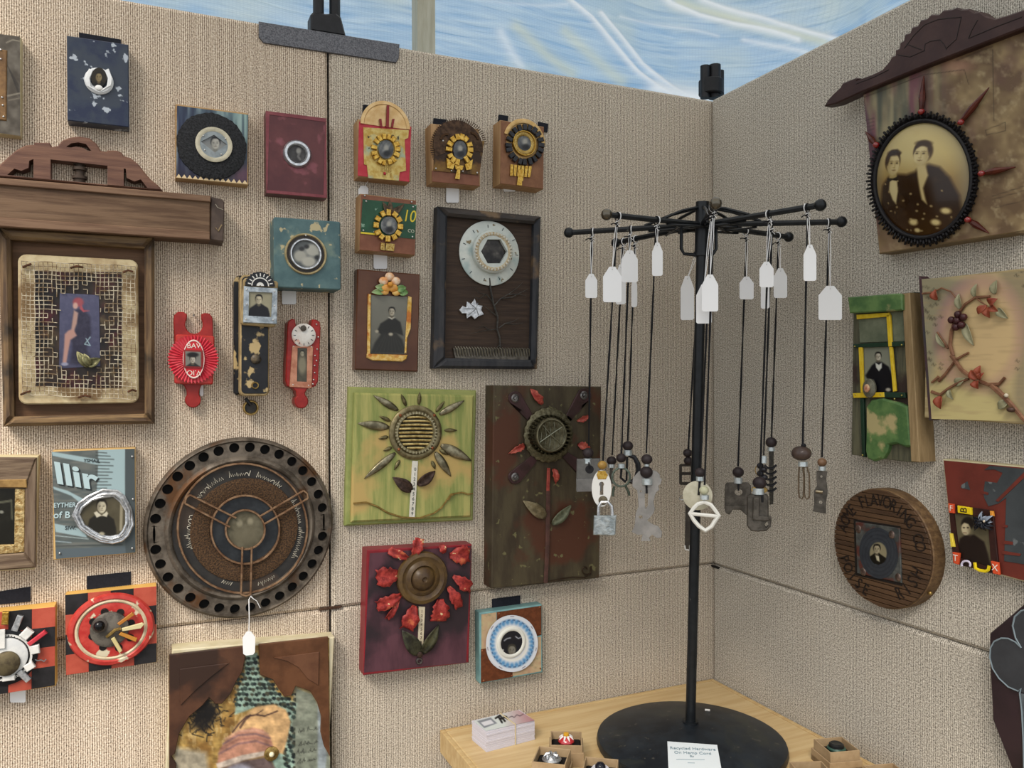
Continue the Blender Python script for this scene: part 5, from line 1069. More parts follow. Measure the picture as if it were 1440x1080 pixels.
# ================================================================ artworks on the right wall
# --- couple portrait under a carved crest
t = Thing('couple_portrait_board', 'collaged board with oval sepia couple, red spikes and carved brown crest', 'wall art', WR, (1330,350))
um = (t.m(1245,92,.04)[0]+t.m(1398,27,.04)[0])/2
bl = t.pts([(1236,357),(1213,130)], .030); sl = (t.m(1440,40,.03)[1]-bl[1][1])/(t.m(1440,40,.03)[0]-bl[1][0]); sb = (t.m(1440,325,.03)[1]-bl[0][1])/(t.m(1440,325,.03)[0]-bl[0][0])
br = [(2*um-p[0], p[1]+s2*2*(um-p[0])) for p, s2 in zip(bl, (sb, sl))]
t.prism('board', [bl[0], br[0], br[1], bl[1]], 0, .030, wood('7d6a4c','937e5c','x', scale=8), None, .0015)
def pp(X, Y):
    n = fbm(X,Y,30,3); I = mixn(flat(X,'6e5840'), n*2.4-.8, 'a48e66', .9); I = mixn(I, fbm(X,Y,10,6)*3-1.6, 'c4b48c', .6); I = mixn(I, fbm(X,Y,44,16)*3-1.7, '6a4a48', .5)
    lf = np.clip((1345-X)/70,0,1)*np.clip((250-Y)/60,0,1); s_ = vnoise(X,Y*.12,9,5); I = mixn(I, lf*1.0, '8f8a72', .7); I = mixn(I, lf*(s_*2.6-1.2), '7a4a58', .8); I = mixn(I, lf*(vnoise(X,Y*.12,7,11)*2.6-1.5), '4c524a', .8); I = mixn(I, lf*(vnoise(X,Y*.15,8,14)*2.6-1.5), 'b9ac84', .8)
    I = pol(I, X, Y, [(1212,130),(1222,165),(1232,210),(1236,330),(1216,190)], '5a3b4c', 2, .8); I = ell(I, X, Y, 1345, 92, 22, 10, 'c09078', .6, .6)
    for P in ([(1396,70),(1398,170)],[(1215,137),(1300,105),(1356,98),(1362,118)],[(1386,183),(1414,172),(1414,184),(1387,190),(1386,183)],[(1395,276),(1440,262)],[(1395,281),(1440,268)],[(1400,292),(1440,282)],[(1362,260),(1368,320)],[(1345,85),(1396,65)]): I = lin(I, X, Y, P, .9, '3f3326', .7)
    for k in range(4): I = lin(I, X, Y, [(1216,170+k*5),(1229,166+k*5)], .9, '2f2a22', .6)
    return I
t.print_quad('collage_print', [(1214,131),(1440.5,40.5),(1440.5,323.5),(1237,355.5)], .0303, pp, 1.5, rough=.5)
CRS = mat('3a2422','47302c', scale=20, rough=.5, bump=.2)
co = [(1158.5,149.5),(1163,141),(1170,133),(1181,123),(1184,117),(1203,109),(1209,110),(1205,113),(1225,105),(1240,98),(1250,86),(1254,79),(1258,78),(1259,70),(1264,68),(1265,60),(1270,57),(1272,48),(1279,46),(1282,38),(1290,36),(1294,28),(1303,26),(1309,20),(1320,20),(1326,14),(1338,13),(1345,10),(1352,13),(1362,12),(1370,17),(1378,16),(1386,22),(1400,26),(1420,20),(1440,13),(1440,39),(1380,62),(1300,93),(1212,129),(1175,146)]
lh = t.pts(co, .044); mir = lambda p: (2*um-p[0], p[1]+sl*2*(um-p[0])); it = co.index((1440,13)); tail = lh[:7]
cr_ = t.prism('crest', lh[:it+1]+[mir(p) for p in reversed(tail)]+[mir(lh[-1])]+lh[it+1:], .024, .044, CRS, None, .002)
for P in ([(1300,72),(1301,62),(1308,58),(1322,56),(1328,63),(1331,70)],[(1272,68),(1285,50),(1300,35),(1320,27),(1340,25),(1352,24)],[(1262,77),(1280,80),(1300,71)],[(1331,68),(1345,55),(1352,24)],[(1362,54),(1367,42),(1375,28)],[(1275,62),(1296,70)],[(1362,54),(1400,38),(1437,24)],[(1204,118),(1230,108),(1250,98)]): t.tube('carved_groove', [(x,y,.0440) for x,y in P], .0008, mat('1f1210', rough=.6), cr_, 5)
c = (1300,251); RX, RY = 64.5, 80
def couple(X, Y):
    d = np.hypot((X-1297)/66, (Y-252)/80); I = mixn(flat(X,'c0a868'), (Y-215)/75, '6b4a1e'); I = mixn(I, (d-.72)/.3, '8f8468', .8); I = ell(I, X, Y, 1292, 208, 48, 38, 'cdbb82', .6, .8)
    I = pol(I, X, Y, [(1250,345),(1240,290),(1245,262),(1256,250),(1270,246),(1286,247),(1298,243),(1304,236),(1316,232),(1330,236),(1342,250),(1352,275),(1352,310),(1330,340),(1290,350)], '2e1c0c', 3)
    I = mixn(I, (Y-285)/60, '5c3a12', .55)
    def face(I, cx, cy, h, hair, skin, dk, turn):
        I = ell(I, X, Y, cx-turn*.05*h, cy-.10*h, .40*h, .48*h, hair, .12); I = ell(I, X, Y, cx, cy+.04*h, .325*h, .46*h, skin, .10)
        I = ell(I, X, Y, cx-turn*.24*h, cy+.10*h, .12*h, .34*h, dk, .9, .5); I = ell(I, X, Y, cx, cy+.42*h, .2*h, .08*h, dk, .8, .35)
        I = ell(I, X, Y, cx-turn*.02*h, cy-.45*h, .32*h, .12*h, hair, .4); e = cx+turn*.05*h
        for sx in (-1,1):
            I = ell(I, X, Y, e+sx*.14*h, cy-.02*h, .10*h, .055*h, dk, .9, .55); I = ell(I, X, Y, e+sx*.14*h, cy-.01*h, .05*h, .028*h, '2a1c10', .6, .9); I = ell(I, X, Y, e+sx*.145*h, cy-.10*h, .10*h, .016*h, hair, .8, .6)
        I = ell(I, X, Y, e+.045*h, cy+.09*h, .03*h, .11*h, dk, .9, .45); I = ell(I, X, Y, e, cy+.185*h, .06*h, .02*h, dk, .7, .8); I = ell(I, X, Y, e, cy+.285*h, .095*h, .02*h, '5c3a24', .7, .85); return ell(I, X, Y, e, cy+.325*h, .07*h, .015*h, dk, .8, .5)
    # man with bow tie, woman beside him
    I = pol(I, X, Y, [(1259,254),(1271,253),(1272,270),(1267,288),(1262,282),(1257,268)], 'd0c08c', 1.4); I = pol(I, X, Y, [(1258,240),(1270,240),(1271,252),(1258,252)], 'a8935c', 1.2); I = pol(I, X, Y, [(1254,251),(1263,253),(1273,249),(1273,256),(1263,254.5),(1255,258)], '1d130a', .9)
    I = face(I, 1263.5, 231, 33, '3a2614', 'cdba86', '8d7846', 1); I = pol(I, X, Y, [(1250,232),(1251,220),(1258,212),(1268,210.5),(1275,216),(1273,221),(1265,217.5),(1258,221),(1254,234)], '3a2614', 1.2, .95)
    I = pol(I, X, Y, [(1300,234),(1312,232),(1316,248),(1309,266),(1312,288),(1306,282),(1303,258)], 'c4b07a', 1.6)
    I = face(I, 1305, 217.5, 33, '382516', 'd0be8c', '96814c', -1); I = pol(I, X, Y, [(1294,218),(1295,207),(1303,200.5),(1312,202),(1317,211),(1315,220),(1312,209),(1305,205),(1297,211)], '382516', 1.2, .95)
    for x, y, r in ((1289,313,6),(1319,313,6),(1292,324,4),(1334,297,6)): I = ell(I, X, Y, x, y, r, r*.7, 'dcc88c', .4)
    rs = np.random.RandomState(8)
    for k in range(26): I = ell(I, X, Y, rs.uniform(1250,1345), rs.uniform(255,325), rs.uniform(.8,2.2), rs.uniform(.8,1.8), 'cdb884', .5, .7)
    return mixn(I, fbm(X,Y,16,4)*2-1.3, 'a88a4a', .25)
tr = t.print_oval('photograph', (1297.5,252), 66, 80, .034, lambda X, Y: couple(X, Y), 1.1, rot=.10, dome=.018, rough=.22, coat=.2)

dtr = mat('0d0b0d','1c191c', scale=200, rough=.6)
V = []; Fc = []; n = 84
def oval(r, k=1.0): return [(1297.5+66*r*math.cos(a)*math.cos(.10)-80*r*math.sin(a)*math.sin(.10)+k, 252+66*r*math.cos(a)*math.sin(.10)+80*r*math.sin(a)*math.cos(.10)) for a in np.arange(64)*2*pi/64]
t.tube('oval_trim', [(x,y,.036) for x,y in oval(1.03)], .0035, dtr, None, 8, True)
t.poly('trim_felt', oval(1.13), .0303, .034, dtr, None, .001, [oval(.98)])
for i in range(110):
    a = 2*pi*i/110; r = 1.10+.035*(i % 2); ca, sa = 66*r*math.cos(a), 80*r*math.sin(a)
    t.tube('fringe_loop', [(1297.5+ca*.95*math.cos(.1)-sa*.95*math.sin(.1), 252+ca*.95*math.sin(.1)+sa*.95*math.cos(.1), .0345), (1297.5+ca*math.cos(.1)-sa*math.sin(.1), 252+ca*math.sin(.1)+sa*math.cos(.1), .039), (1297.5+ca*1.045*math.cos(.1)-sa*1.045*math.sin(.1), 252+ca*1.045*math.sin(.1)+sa*1.045*math.cos(.1), .033)], .0021, dtr, None, 5)
SPK = mat('4a1e16','5f2a1c', scale=60, rough=.25); RB = mat('8e1c1c', rough=.15, coat=1)
for b_, p in (((1295.5,157),(1299,107)),((1351,172),(1391,123)),((1232,204),(1217,185)),((1380,244),(1428,235)),((1361,309),(1391,328))):
    mid = ((b_[0]*.6+p[0]*.4), (b_[1]*.6+p[1]*.4)); s_ = t.tube('wooden_spike', [(*b_,.034),(*mid,.037),(*p,.034)], [.0030,.0052,.0008], SPK, None, 8); t.ball('red_bead', b_, 4.8, .040, RB, s_, 4.2)

# --- green door plank
t = Thing('green_plank_shrine', 'narrow weathered green plank with yellow folding rule around standing portrait', 'wall art', WR, (1250,648))
t.rect('plank', [(1193,419),(1277,413),(1290,650),(1204,641)], 0, .026, wood('4a4a3c','66644e','y', scale=9, rough=.7, blotch=('3a2c26',9,.6)), bev=.001)
t.poly('edge_batten', [(1268,413),(1279,411.5),(1293,650),(1281,649)], .0, .036, wood('8a7350','a48c66','y', scale=9), None, .001)
GP = mat('47693c','66854e', scale=26, rough=.5, blotch=('b5a878',22,.62)); GD = mat('1c3426','223c2c', scale=30, rough=.45); YR = mat('d8b420','e6c93c', scale=60, rough=.4)
t.poly('green_block', [(1191.5,418),(1262,412.5),(1268,414),(1268.5,436),(1255,437.5),(1194,440.5)], .026, .042, GP, None, .002)
t.poly('grey_panel', [(1207,442),(1270,438),(1272,480),(1209,482)], .026, .0285, mat('5c6450','777c66', scale=20, rough=.6), None, .0005)
t.poly('green_bar', [(1199,484),(1270,480),(1271,487),(1200,489)], .0285, .033, GD, None, .0005)
def pp(X, Y):
    I = mixn(flat(X,'7f8274'), fbm(X,Y,18,4), '969883', .5); I = pol(I, X, Y, [(1232,509),(1240,509),(1250,516),(1255,530),(1256,552),(1244,554),(1228,552),(1229,534),(1219,532),(1217,528),(1226,514)], '15151a', 1.2); I = pol(I, X, Y, [(1231,510),(1236,513),(1240,510),(1240,517),(1236,522),(1232,517)], 'd0d2c8', .7)
    I = person(I, X, Y, 1235, 501, 11.5, 'c4beac', '1c1a1a', '15151a', body=False); return ell(I, X, Y, 1249, 548, 3.5, 2.5, 'b8b2a0', .4)
t.print_quad('photograph', [(1210,488),(1252,486),(1258,553),(1213,556)], .0285, pp, .9, rough=.3)
for q in ([(1204,442.5),(1250,439.5),(1250.5,445),(1204.5,449)],[(1246,443),(1251.5,442.5),(1254,487),(1249,487.5)],[(1250,488),(1254,488),(1259.5,550),(1255.5,551)],[(1207,488.5),(1212,488.5),(1214,552),(1210,552.5)],[(1199,553),(1243,551.5),(1243.5,558.5),(1200,559.5)]): t.poly('yellow_rule', q, .030, .0335, YR, None, .0005)
t.poly('green_bar', [(1243,551.5),(1272,552),(1273,559.5),(1244,559)], .0285, .033, GD, None, .0005); t.poly('green_bar', [(1209,560),(1214,560),(1216,643),(1212,642)], .026, .031, GD, None, .0005)
t.lathe('oval_brooch', (1220,546), [(11,.033),(11,.036),(8,.038),(.5,.039)], metal('6b6a5c','8d8a78', rough=.5, met=.4), n=24, yx=1.2); t.ball('rose', (1219,546), 5, .040, mat('b5705c','d8b48c', scale=120, rough=.4), None, 6, 2)
t.poly('green_leaf_panel', [(1217,572),(1224,563),(1240,560),(1262,566),(1276,572),(1281,628),(1273,629),(1260,624),(1249,626),(1246,636),(1240,645),(1228,649),(1219,645),(1216,634),(1217,610)], .026, .036, GP, None, .003)
rivets(t, [(1202,487),(1268,485),(1203,555),(1238,555),(1268,556),(1258,561),(1213,640)], .0335, 1.3, metal('c0b060', rough=.4))

# --- vine collage
t = Thing('vine_collage_board', 'pale board with bare vine branch, red berries and faded handwriting', 'wall art', WR, (1370,592))
t.rect('board', [(1294,391),(1480,376.5),(1480,596),(1308,590.5)], 0, .040, wood('9a8860','b09e76','x', scale=7), bev=.0015)
t.poly('dark_side_strip', [(1291.5,388),(1296,392),(1310,590.5),(1306,591.5)], .020, .0405, mat('4a3236','3a3a3e', scale=20, rough=.6), None, .0008)
def pp(X, Y):
    st_ = vnoise(X*.12,Y,2.6,3); I = mixn(flat(X,'b9a678'), st_*1.4-.3, 'cfbf8e', .7); I = pol(I, X, Y, [(1290,385),(1370,395),(1330,440),(1318,500),(1308,540),(1290,540)], '8f8a72', 6, .8); I = pol(I, X, Y, [(1405,380),(1445,376),(1445,600),(1425,560),(1432,470)], '8c8068', 6, .7)
    I = ell(I, X, Y, 1378, 470, 62, 82, 'a87880', .12, .7, .1); I = ell(I, X, Y, 1382, 474, 52, 74, 'd2b884', .25, .9, .1); I = pol(I, X, Y, [(1309,545),(1340,540),(1400,560),(1420,600),(1309,600)], 'cdbf84', 6, .8)
    I = mixn(I, st_*2.4-1.4, 'a8926a', .5)
    rs = np.random.RandomState(5)
    for cx, cy, n in ((1303,428,8),(1305,455,7),(1312,505,6),(1435,520,6),(1432,395,8),(1300,412,4)):
        for k in range(n):
            x = cx+rs.uniform(-8,16); y = cy+rs.uniform(-14,14); I = lin(I, X, Y, [(x,y),(x+2.5,y-3),(x+3.5,y+1.5),(x+6,y-1)], .9, '4a4234', .75)
    return I
t.print_quad('collage_print', [(1296,392.5),(1479,378),(1479,594),(1310,589)], .0405, pp, 1.5, rough=.5)
BR = mat('6a4632','8a6248', scale=60, rough=.5); W_ = .0435
for P, r in (([(1297,413),(1312,411),(1324,405),(1337,410),(1345,420)],.0016),([(1320,536),(1330,525),(1345,505),(1362,496)],.0026),([(1340,500),(1336,485),(1338,465),(1345,445),(1357,428),(1372,418),(1392,417)],.0030),([(1333,490),(1325,478),(1318,467)],.0022),([(1338,500),(1352,520),(1370,533),(1390,541),(1405,540),(1413,531)],.0034),([(1395,542),(1410,556),(1425,572),(1438,588),(1446,596)],.0042),([(1310,551),(1322,555),(1334,546),(1350,537),(1362,533)],.0026),([(1320,530),(1310,538)],.0026),([(1372,418),(1380,425),(1388,430)],.0014)):
    t.tube('branch', [(x,y,W_) for x,y in P], [r*(1-.35*i/(len(P)-1)) for i in range(len(P))], BR)
RL = mat('8a3f2c','9f5238', scale=60, rough=.4)
for b_, p, w_ in (((1318,422),(1316,407),11),((1323,557),(1323,575),14),((1388,430),(1376,442),10),((1390,432),(1392,447),12),((1392,428),(1403,420),12),((1394,430),(1404,438),11),((1376,533),(1366,520),12),((1378,530),(1379,514),12),((1374,535),(1376,547),12),((1378,534),(1384,524),9)): t.leaf('red_leaf', b_, p, w_, W_, RL, lift=.003)
BY = mat('3a1c1e','4a2426', scale=60, rough=.3)
for x, y in ((1338,450),(1347,442),(1355,446),(1352,457),(1344,460),(1346,451)): t.ball('berry', (x,y), 5.2, W_+.004, BY)
GLF2 = mat('8d8a6a','a8a484', scale=60, rough=.5)
for b_, p, w_ in (((1352,435),(1349,413),10),((1358,455),(1370,486),12),((1372,418),(1374,399),8),((1400,414),(1402,394),11),((1404,434),(1418,448),11),((1345,541),(1358,532),12),((1336,548),(1341,562),8),((1418,564),(1405,575),12),((1330,488),(1317,468),7)): t.leaf('grey_leaf', b_, p, w_, W_-.002, GLF2, lift=.002)
t.ball('brown_berry', (1422,576), 6, W_+.003, mat('4a342a', rough=.4), None, 4); t.ball('pearl_bead', (1415,556), 3, W_+.003, mat('cfc4ae', rough=.3))

# --- round wooden lid
t = Thing('round_wooden_lid', 'round dark wooden lid branded with lettering around a small portrait', 'wall art', WR, (1250,862))
LIDM = wood('463222','5f4630','x', scale=5, rough=.6, bump=.7); Wd = .030
a0_, b0_ = t.m(1171,768,Wd); a1_, b1_ = t.m(1312,790,Wd); q0 = t.m(1230,688,Wd); q1 = t.m(1265,862,Wd)
lc = ((a0_+a1_)/2, (q0[1]+q1[1])/2); lr = (abs(a1_-a0_)+abs(q0[1]-q1[1]))/4
LP = lambda a, r: (lc[0]+r*lr*math.cos(a), lc[1]+r*lr*math.sin(a))
body = t.prism('lid_rim', [LP(a,1) for a in np.arange(64)*2*pi/64], 0, Wd-.004, wood('5f472f','7d6242','x', scale=12, rough=.6, bump=.8), None, .002, (), True)
y0 = -1.0; npl = 24                                            # saw-grooved boards across the lid
for i in range(npl):
    ya, yb = -1+2*i/npl, -1+2*(i+.86)/npl; P = []
    for yy, order in ((ya,1),(yb,-1)):
        h = .985*math.sqrt(max(0, 1-min(1,yy*yy))); P += [(lc[0]-order*h*lr, lc[1]+yy*.985*lr), (lc[0]+order*h*lr, lc[1]+yy*.985*lr)]
    if abs(P[0][0]-P[1][0]) < 1e-4: P = [P[0]]+P[2:]
    if abs(P[-1][0]-P[-2][0]) < 1e-4: P = P[:-1]
    t.prism('grooved_strip', P, Wd-.005, Wd, LIDM, None, .0006)
BRN = mat('1d120b', rough=.7)
def arc_text(s_, a0_, a1_, r, size, flip=False):
    for i, ch in enumerate(s_):
        if ch == ' ': continue
        a = a0_+(a1_-a0_)*i/(len(s_)-1); x, y = LP(a, r)
        cu = bpy.data.curves.new('t','FONT'); cu.body = ch; cu.align_x = 'CENTER'; cu.align_y = 'CENTER'; cu.size = size*lr; cu.extrude = .0004; cu.resolution_u = 3
        o = bpy.data.objects.new('t', cu); COL.objects.link(o); dg = bpy.context.evaluated_depsgraph_get(); dg.update()
        me = bpy.data.meshes.new_from_object(o.evaluated_get(dg)); bpy.data.objects.remove(o)
        me.transform(Matrix.Translation((x,y,Wd+.0003)) @ Matrix.Rotation(a+(pi/2 if flip else -pi/2), 4, 'Z') @ Matrix.Diagonal((.75,1,1,1))); me.materials.clear(); me.materials.append(BRN)
        o = bpy.data.objects.new('branded_letter', me); COL.objects.link(o); o.parent = t.e
arc_text('ACME FLAVORING CO', 2.86, .22, .80, .29)
arc_text('POISE', 3.55, 4.35, .82, .30, True); arc_text('RISH', 5.25, 5.95, .78, .30, True)
pq = [(1197,729),(1263,740.5),(1272,824),(1206,810)]
t.rect('plate_recess', pq, Wd-.002, Wd+.0005, mat('1a130e', rough=.7), bev=0)
cs = t.rect('tin_plate', [(1200,733),(1262,743),(1270,820),(1208,807)], Wd, Wd+.003, metal('4a4d4c','6e716e', rough=.5, scale=40, met=.5, blotch=('6b4038',26,.6)), bev=.0008)
def pp(X, Y):
    d = np.hypot((X-1235)/27, (Y-778)/35); a = np.arctan2(Y-778, X-1235); I = mixn(flat(X,'2e3238'), fbm(X,Y,6,3), '454a50', .7); I = mixn(I, np.sin(d*40+a*2)*.5, '1c1e22', .6); I = mixn(I, (.47-d)/.06, '8c8468')
    M = d < .46; I2 = person(I, X, Y, 1233, 772, 13, 'a59c80', '1b1815', '17150f'); I2 = pol(I2, X, Y, [(1231,781),(1236,782),(1237,790),(1233,788)], 'bdb599', .7); return np.where(M[:,None], I2, I)
t.print_oval('photograph', (1235.5,778), 27, 36, Wd+.0036, pp, 1, rot=-.15, rough=.3, par=cs)
for x, y in ((1207,744),(1254,752),(1263,812),(1214,804)): t.ball('corner_ornament', (x,y), 5, Wd+.003, metal('6a5a54','8d7a70', rough=.4), cs, 6, 1.5)
t.ball('brass_tack', (1308,834), 3.2, .016, BRASS)

# --- red and slate board with letter frame
t = Thing('letter_frame_board', 'brick red board with slate shapes and letter tile picture frame', 'wall art', WR, (1390,810))
q4 = [(1325.5,645.5),(1480,660),(1480,829),(1341,791)]
t.poly('board', q4, 0, .022, mat('cfc6a4','bdb28c', scale=40, rough=.6), None, .001)
RB2 = mat('63291f','712f24', scale=20, rough=.55); SL = mat('34393c','42474a', scale=12, rough=.6, fleck=('6a6f70',60,.74))
t.poly('red_face', [(1327,647.5),(1479,661.5),(1479,827),(1342,789.5)], .0212, .0228, RB2)
for P in ([(1392,655),(1479,663),(1479,800),(1412,789),(1415,700),(1404,708),(1390,712),(1384,700),(1383,692),(1385,677),(1402,679),(1410,665),(1398,660),(1384,661)],[(1352,682),(1360,677),(1364,689),(1351,686)]): t.poly('slate_patch', P, .0228, .0236, SL)
for P in ([(1440,664),(1444,668),(1404,706),(1400,704)],[(1410,760),(1424,762),(1424,766),(1411,765)],[(1408,774),(1436,779),(1434,782),(1409,779)],[(1380,690),(1390,693),(1389,696),(1380,694)],[(1410,737),(1417,739),(1416,742),(1410,741)]): t.poly('red_streak', P, .0236, .0244, RB2)
fq = [(1334,709),(1396,718),(1405,809),(1340,792)]
t.poly('picture_frame', fq, .0228, .0262, mat('2c1614','3c1f1a', scale=40, rough=.4), None, .0005, [[(1341,722),(1389,728),(1394,798),(1349,785)]])
def pp(X, Y):
    I = mixn(flat(X,'57503c'), fbm(X,Y,14,3), '7a7258', .6); I = pol(I, X, Y, [(1350,757),(1358,752),(1370,752),(1384,762),(1389,778),(1394,800),(1350,790),(1346,770)], '211815', 1.5)
    I = ell(I, X, Y, 1361, 736, 9, 9, '1f1a15', .2); I = ell(I, X, Y, 1358.5, 743, 6.5, 9.5, 'c5b896', .15); I = ell(I, X, Y, 1364, 745, 3, 7, '85795c', .7, .7); I = pol(I, X, Y, [(1352,738),(1355,730),(1364,729),(1369,736),(1366,744),(1362,737),(1356,735)], '1f1a15', 1)
    I = ell(I, X, Y, 1355.5, 742, 1.6, 1, '2a2018', .5); I = ell(I, X, Y, 1361, 742, 1.6, 1, '2a2018', .5); return lin(I, X, Y, [(1355,749),(1359,749.5)], 1, '6a4a3a')
t.print_quad('photograph', [(1340.5,721),(1390,727.5),(1395,799),(1348,786)], .0238, pp, .9, rough=.3)
def tile(q, m_, letter=None, lm=None, c_=None, sz=8, ang=0):
    o = t.poly('letter_tile', q, .0262, .0300, m_, None, .0006)
    if letter: t.text('lettering', letter, c_, sz, .0301, lm, o, ang=ang)
ORG = mat('d8532e', rough=.35); YL = mat('eed21e', rough=.35); PV = mat('d8d0e6', rough=.35); DK2 = mat('2a1a14'); WH2 = mat('f2e6d8')
tile([(1333,708),(1340.5,709),(1341,722),(1334,721)], ORG, 'F', WH2, (1337.5,715), 8); tile([(1346,711),(1365,714),(1365.5,724),(1346.5,721)], YL, 'B', DK2, (1355.5,717.5), 10, pi/2)
tile([(1391.5,718.5),(1395.5,719),(1396.5,726),(1392,725)], mat('e69a3a', rough=.35)); tile([(1335,750),(1338,750.5),(1341.5,769),(1336.5,769)], mat('ecd24a', rough=.35)); tile([(1339,776.5),(1349,778),(1347,794),(1340.5,792)], ORG, 'T', WH2, (1343.5,785), 9)
tile([(1393,789),(1403,791),(1405,808.5),(1396,806.5)], ORG, 'X', WH2, (1399,798.5), 9)
t.tube('letter_ring', [(1358.5+6.2*math.cos(a), 794-5.2*math.sin(a), .029) for a in np.linspace(-.5, 3.6, 10)], .0016, PV); t.tube('letter_loop', [(x,y,.029) for x,y in ((1371,791),(1372,799),(1377,802),(1386,803.5),(1390,801),(1391,796))], .0024, YL)
BFL = mat('0e0f14','1e222c', scale=60, rough=.2)
for k in range(18):
    a = k*2.4; r = 13+4*math.sin(k*1.7); t.leaf('black_petal', (1383.5,734), (1383.5+r*math.cos(a), 734+r*1.05*math.sin(a)), 5.5, .027+.0007*(k % 6), BFL if k % 5 else mat('8d98a8', rough=.2), lift=.004, cup=.002, n=6)
t.ball('jewel', (1384,733), 2, .035, mat('d8c8b0', rough=.2))

# --- dark coffin shaped board
t = Thing('dark_tulip_board', 'dark plum coffin-shaped board with chalk-outlined tulip', 'wall art', WR, (1425,1080))
lf_ = t.pts([(1448,843),(1391.5,891),(1391,920),(1396,1013),(1423,1082),(1440,1120)], .024); ax = t.m(1468,900,.024)[0]
t.prism('board', lf_+[(2*ax-x, y) for x, y in reversed(lf_)], 0, .024, mat('241a1f','33242a', scale=14, rough=.4), None, .0015)
pl_ = t.pts([(1468,880),(1446,858),(1434,860),(1426,870),(1424,885),(1428,900),(1436,911),(1432,908),(1421,900),(1412,897),(1404,898.5),(1397,903),(1393,912),(1391.8,922),(1395,938),(1403,953),(1415,964),(1431,971),(1440,975)], .0252)
t.prism('flower_panel', pl_+[(2*ax-x, y) for x, y in reversed(pl_[1:])], .0238, .0252, mat('35373b','3f4145', scale=16, rough=.6), None, .0003)
CH = mat('7f8d94', rough=.8)
t.tube('chalk_line', [(x,y,.0253) for x,y in ((1436,911),(1428,903),(1418,898),(1408,897.5),(1398,902),(1393,911),(1392,925),(1396,940),(1405,954),(1418,966),(1432,972),(1436,968),(1434,975),(1437,1000),(1439,1040),(1440,1080))], .0012, CH, None, 5); t.tube('chalk_line', [(x,y,.0253) for x,y in ((1436,911),(1428,897),(1424,880),(1427,867),(1436,859),(1446,856))], .0012, CH, None, 5)
t.poly('flower_stem', [(1435,975),(1450,978),(1452,1100),(1447,1100)], .0238, .0250, mat('6a7278','4a5054', scale=20, rough=.7))
# ================================================================ jewellery rack, necklaces, table things
RKM = mat('12161a','1c2024', scale=50, rough=.35, fleck=('5c5c58',60,.78))
BC = hitc = np.array([*map(float, TB.P(971,1049))])             # base centre on the table
base_w = Vector((BC[0], BC[1], TABLE_Z))
rk = bpy.data.objects.new('jewellery_rack', None); COL.objects.link(rk); rk.location = base_w
tag(rk, 'black metal eight-armed necklace rack with heavy round base on the table', 'jewellery rack')
def plane_pt(px, py, z):
    d = C_FWD + (px-720)/F_PX*C_RIGHT + (py-540)/F_PX*C_DOWN; tt = (z-CAM[2])/d[2]; return np.array(CAM)+tt*d
def depth_pt(px, py, dep):
    return np.array(CAM) + dep*(C_FWD + (px-720)/F_PX*C_RIGHT + (py-540)/F_PX*C_DOWN)
DEP = project(base_w)[2]; HD = 1.400                       # hub leans a little towards the viewer
def rl(p): return tuple(np.array(p)-np.array(base_w))
def lathe_w(name, prof, m, par, n=48):
    V = []; Fc = []; q = len(prof)
    for i in range(n):
        a = 2*pi*i/n
        for r, z in prof: V.append((r*math.cos(a), r*math.sin(a), z))
    for i in range(n):
        for k in range(q-1): Fc.append((i*q+k, ((i+1) % n)*q+k, ((i+1) % n)*q+k+1, i*q+k+1))
    Fc.append(tuple(i*q for i in range(n)))
    if prof[-1][0] > 1e-5: Fc.append(tuple(i*q+q-1 for i in range(n)))
    return mesh_obj(name, V, Fc, m, par, True)
BASEM = mat('161b21','232a31', scale=22, rough=.42, fleck=('4a4844',60,.735), blotch=('2c302f',14,.64))
lathe_w('base', [(.166,0),(.168,.006),(.166,.014),(.158,.018),(.10,.030),(.03,.040),(.016,.042)], BASEM, rk)
pf = (0,0,.040); top = rl(depth_pt(988,284,HD)); mid = tuple(.5*(np.array(pf)+np.array(top)))
tube('collar', [(0,0,.038),(0,0,.046)], .014, RKM, rk, 16)
pole = tube('pole', [pf, mid, top], .0090, RKM, rk, 16)
hubz0 = rl(depth_pt(986,360,HD+.004)); tube('hub_sleeve', [hubz0, top], .0118, RKM, rk, 16)
ring_ = rl(depth_pt(986,358,HD+.004)); tube('hub_ring', [tuple(np.array(ring_)-np.array([0,0,.003])), tuple(np.array(ring_)+np.array([0,0,.003]))], .0135, RKM, rk, 16)
hub = np.array(depth_pt(988,316,HD)); HZ = hub[2]
balls = [(803,327),(856,302),(1006,287),(1150,289),(1180,312),(1107,333),(868,341),(984,345)]
arms = []
for i, (x, y) in enumerate(balls):
    e = plane_pt(x, y, HZ); d = e-hub; d2 = d/np.linalg.norm(d); arms.append((hub+d2*.008, e))
    a = tube('arm', [rl(hub+d2*.006), rl(hub+d*.5), rl(e)], .0050, RKM, rk, 8)
    bm = bmesh.new(); bmesh.ops.create_uvsphere(bm, u_segments=14, v_segments=9, radius=.0095); me = bpy.data.meshes.new('ball_tip'); bm.to_mesh(me); bm.free(); me.transform(Matrix.Translation(rl(e+d2*.004))); me.polygons.foreach_set('use_smooth', [True]*len(me.polygons))
    me.materials.append(metal('6d675c', rough=.25) if i in (1,2) else RKM); o = bpy.data.objects.new('ball_tip', me); COL.objects.link(o); o.parent = a
    tube('brace', [rl(hub+np.array([0,0,.030])+d2*.008), rl(hub+d*.22+np.array([0,0,.021])), rl(hub+d*.43+np.array([0,0,.004]))], .0028, RKM, rk, 6)
    e2 = arms[0]; 
for i in range(8): tube('lower_link', [rl(hub+(arms[i][1]-hub)*.40-np.array([0,0,.0062])), rl(hub+(arms[(i+3) % 8][1]-hub)*.26-np.array([0,0,.0062]))], .002, RKM, rk, 6)
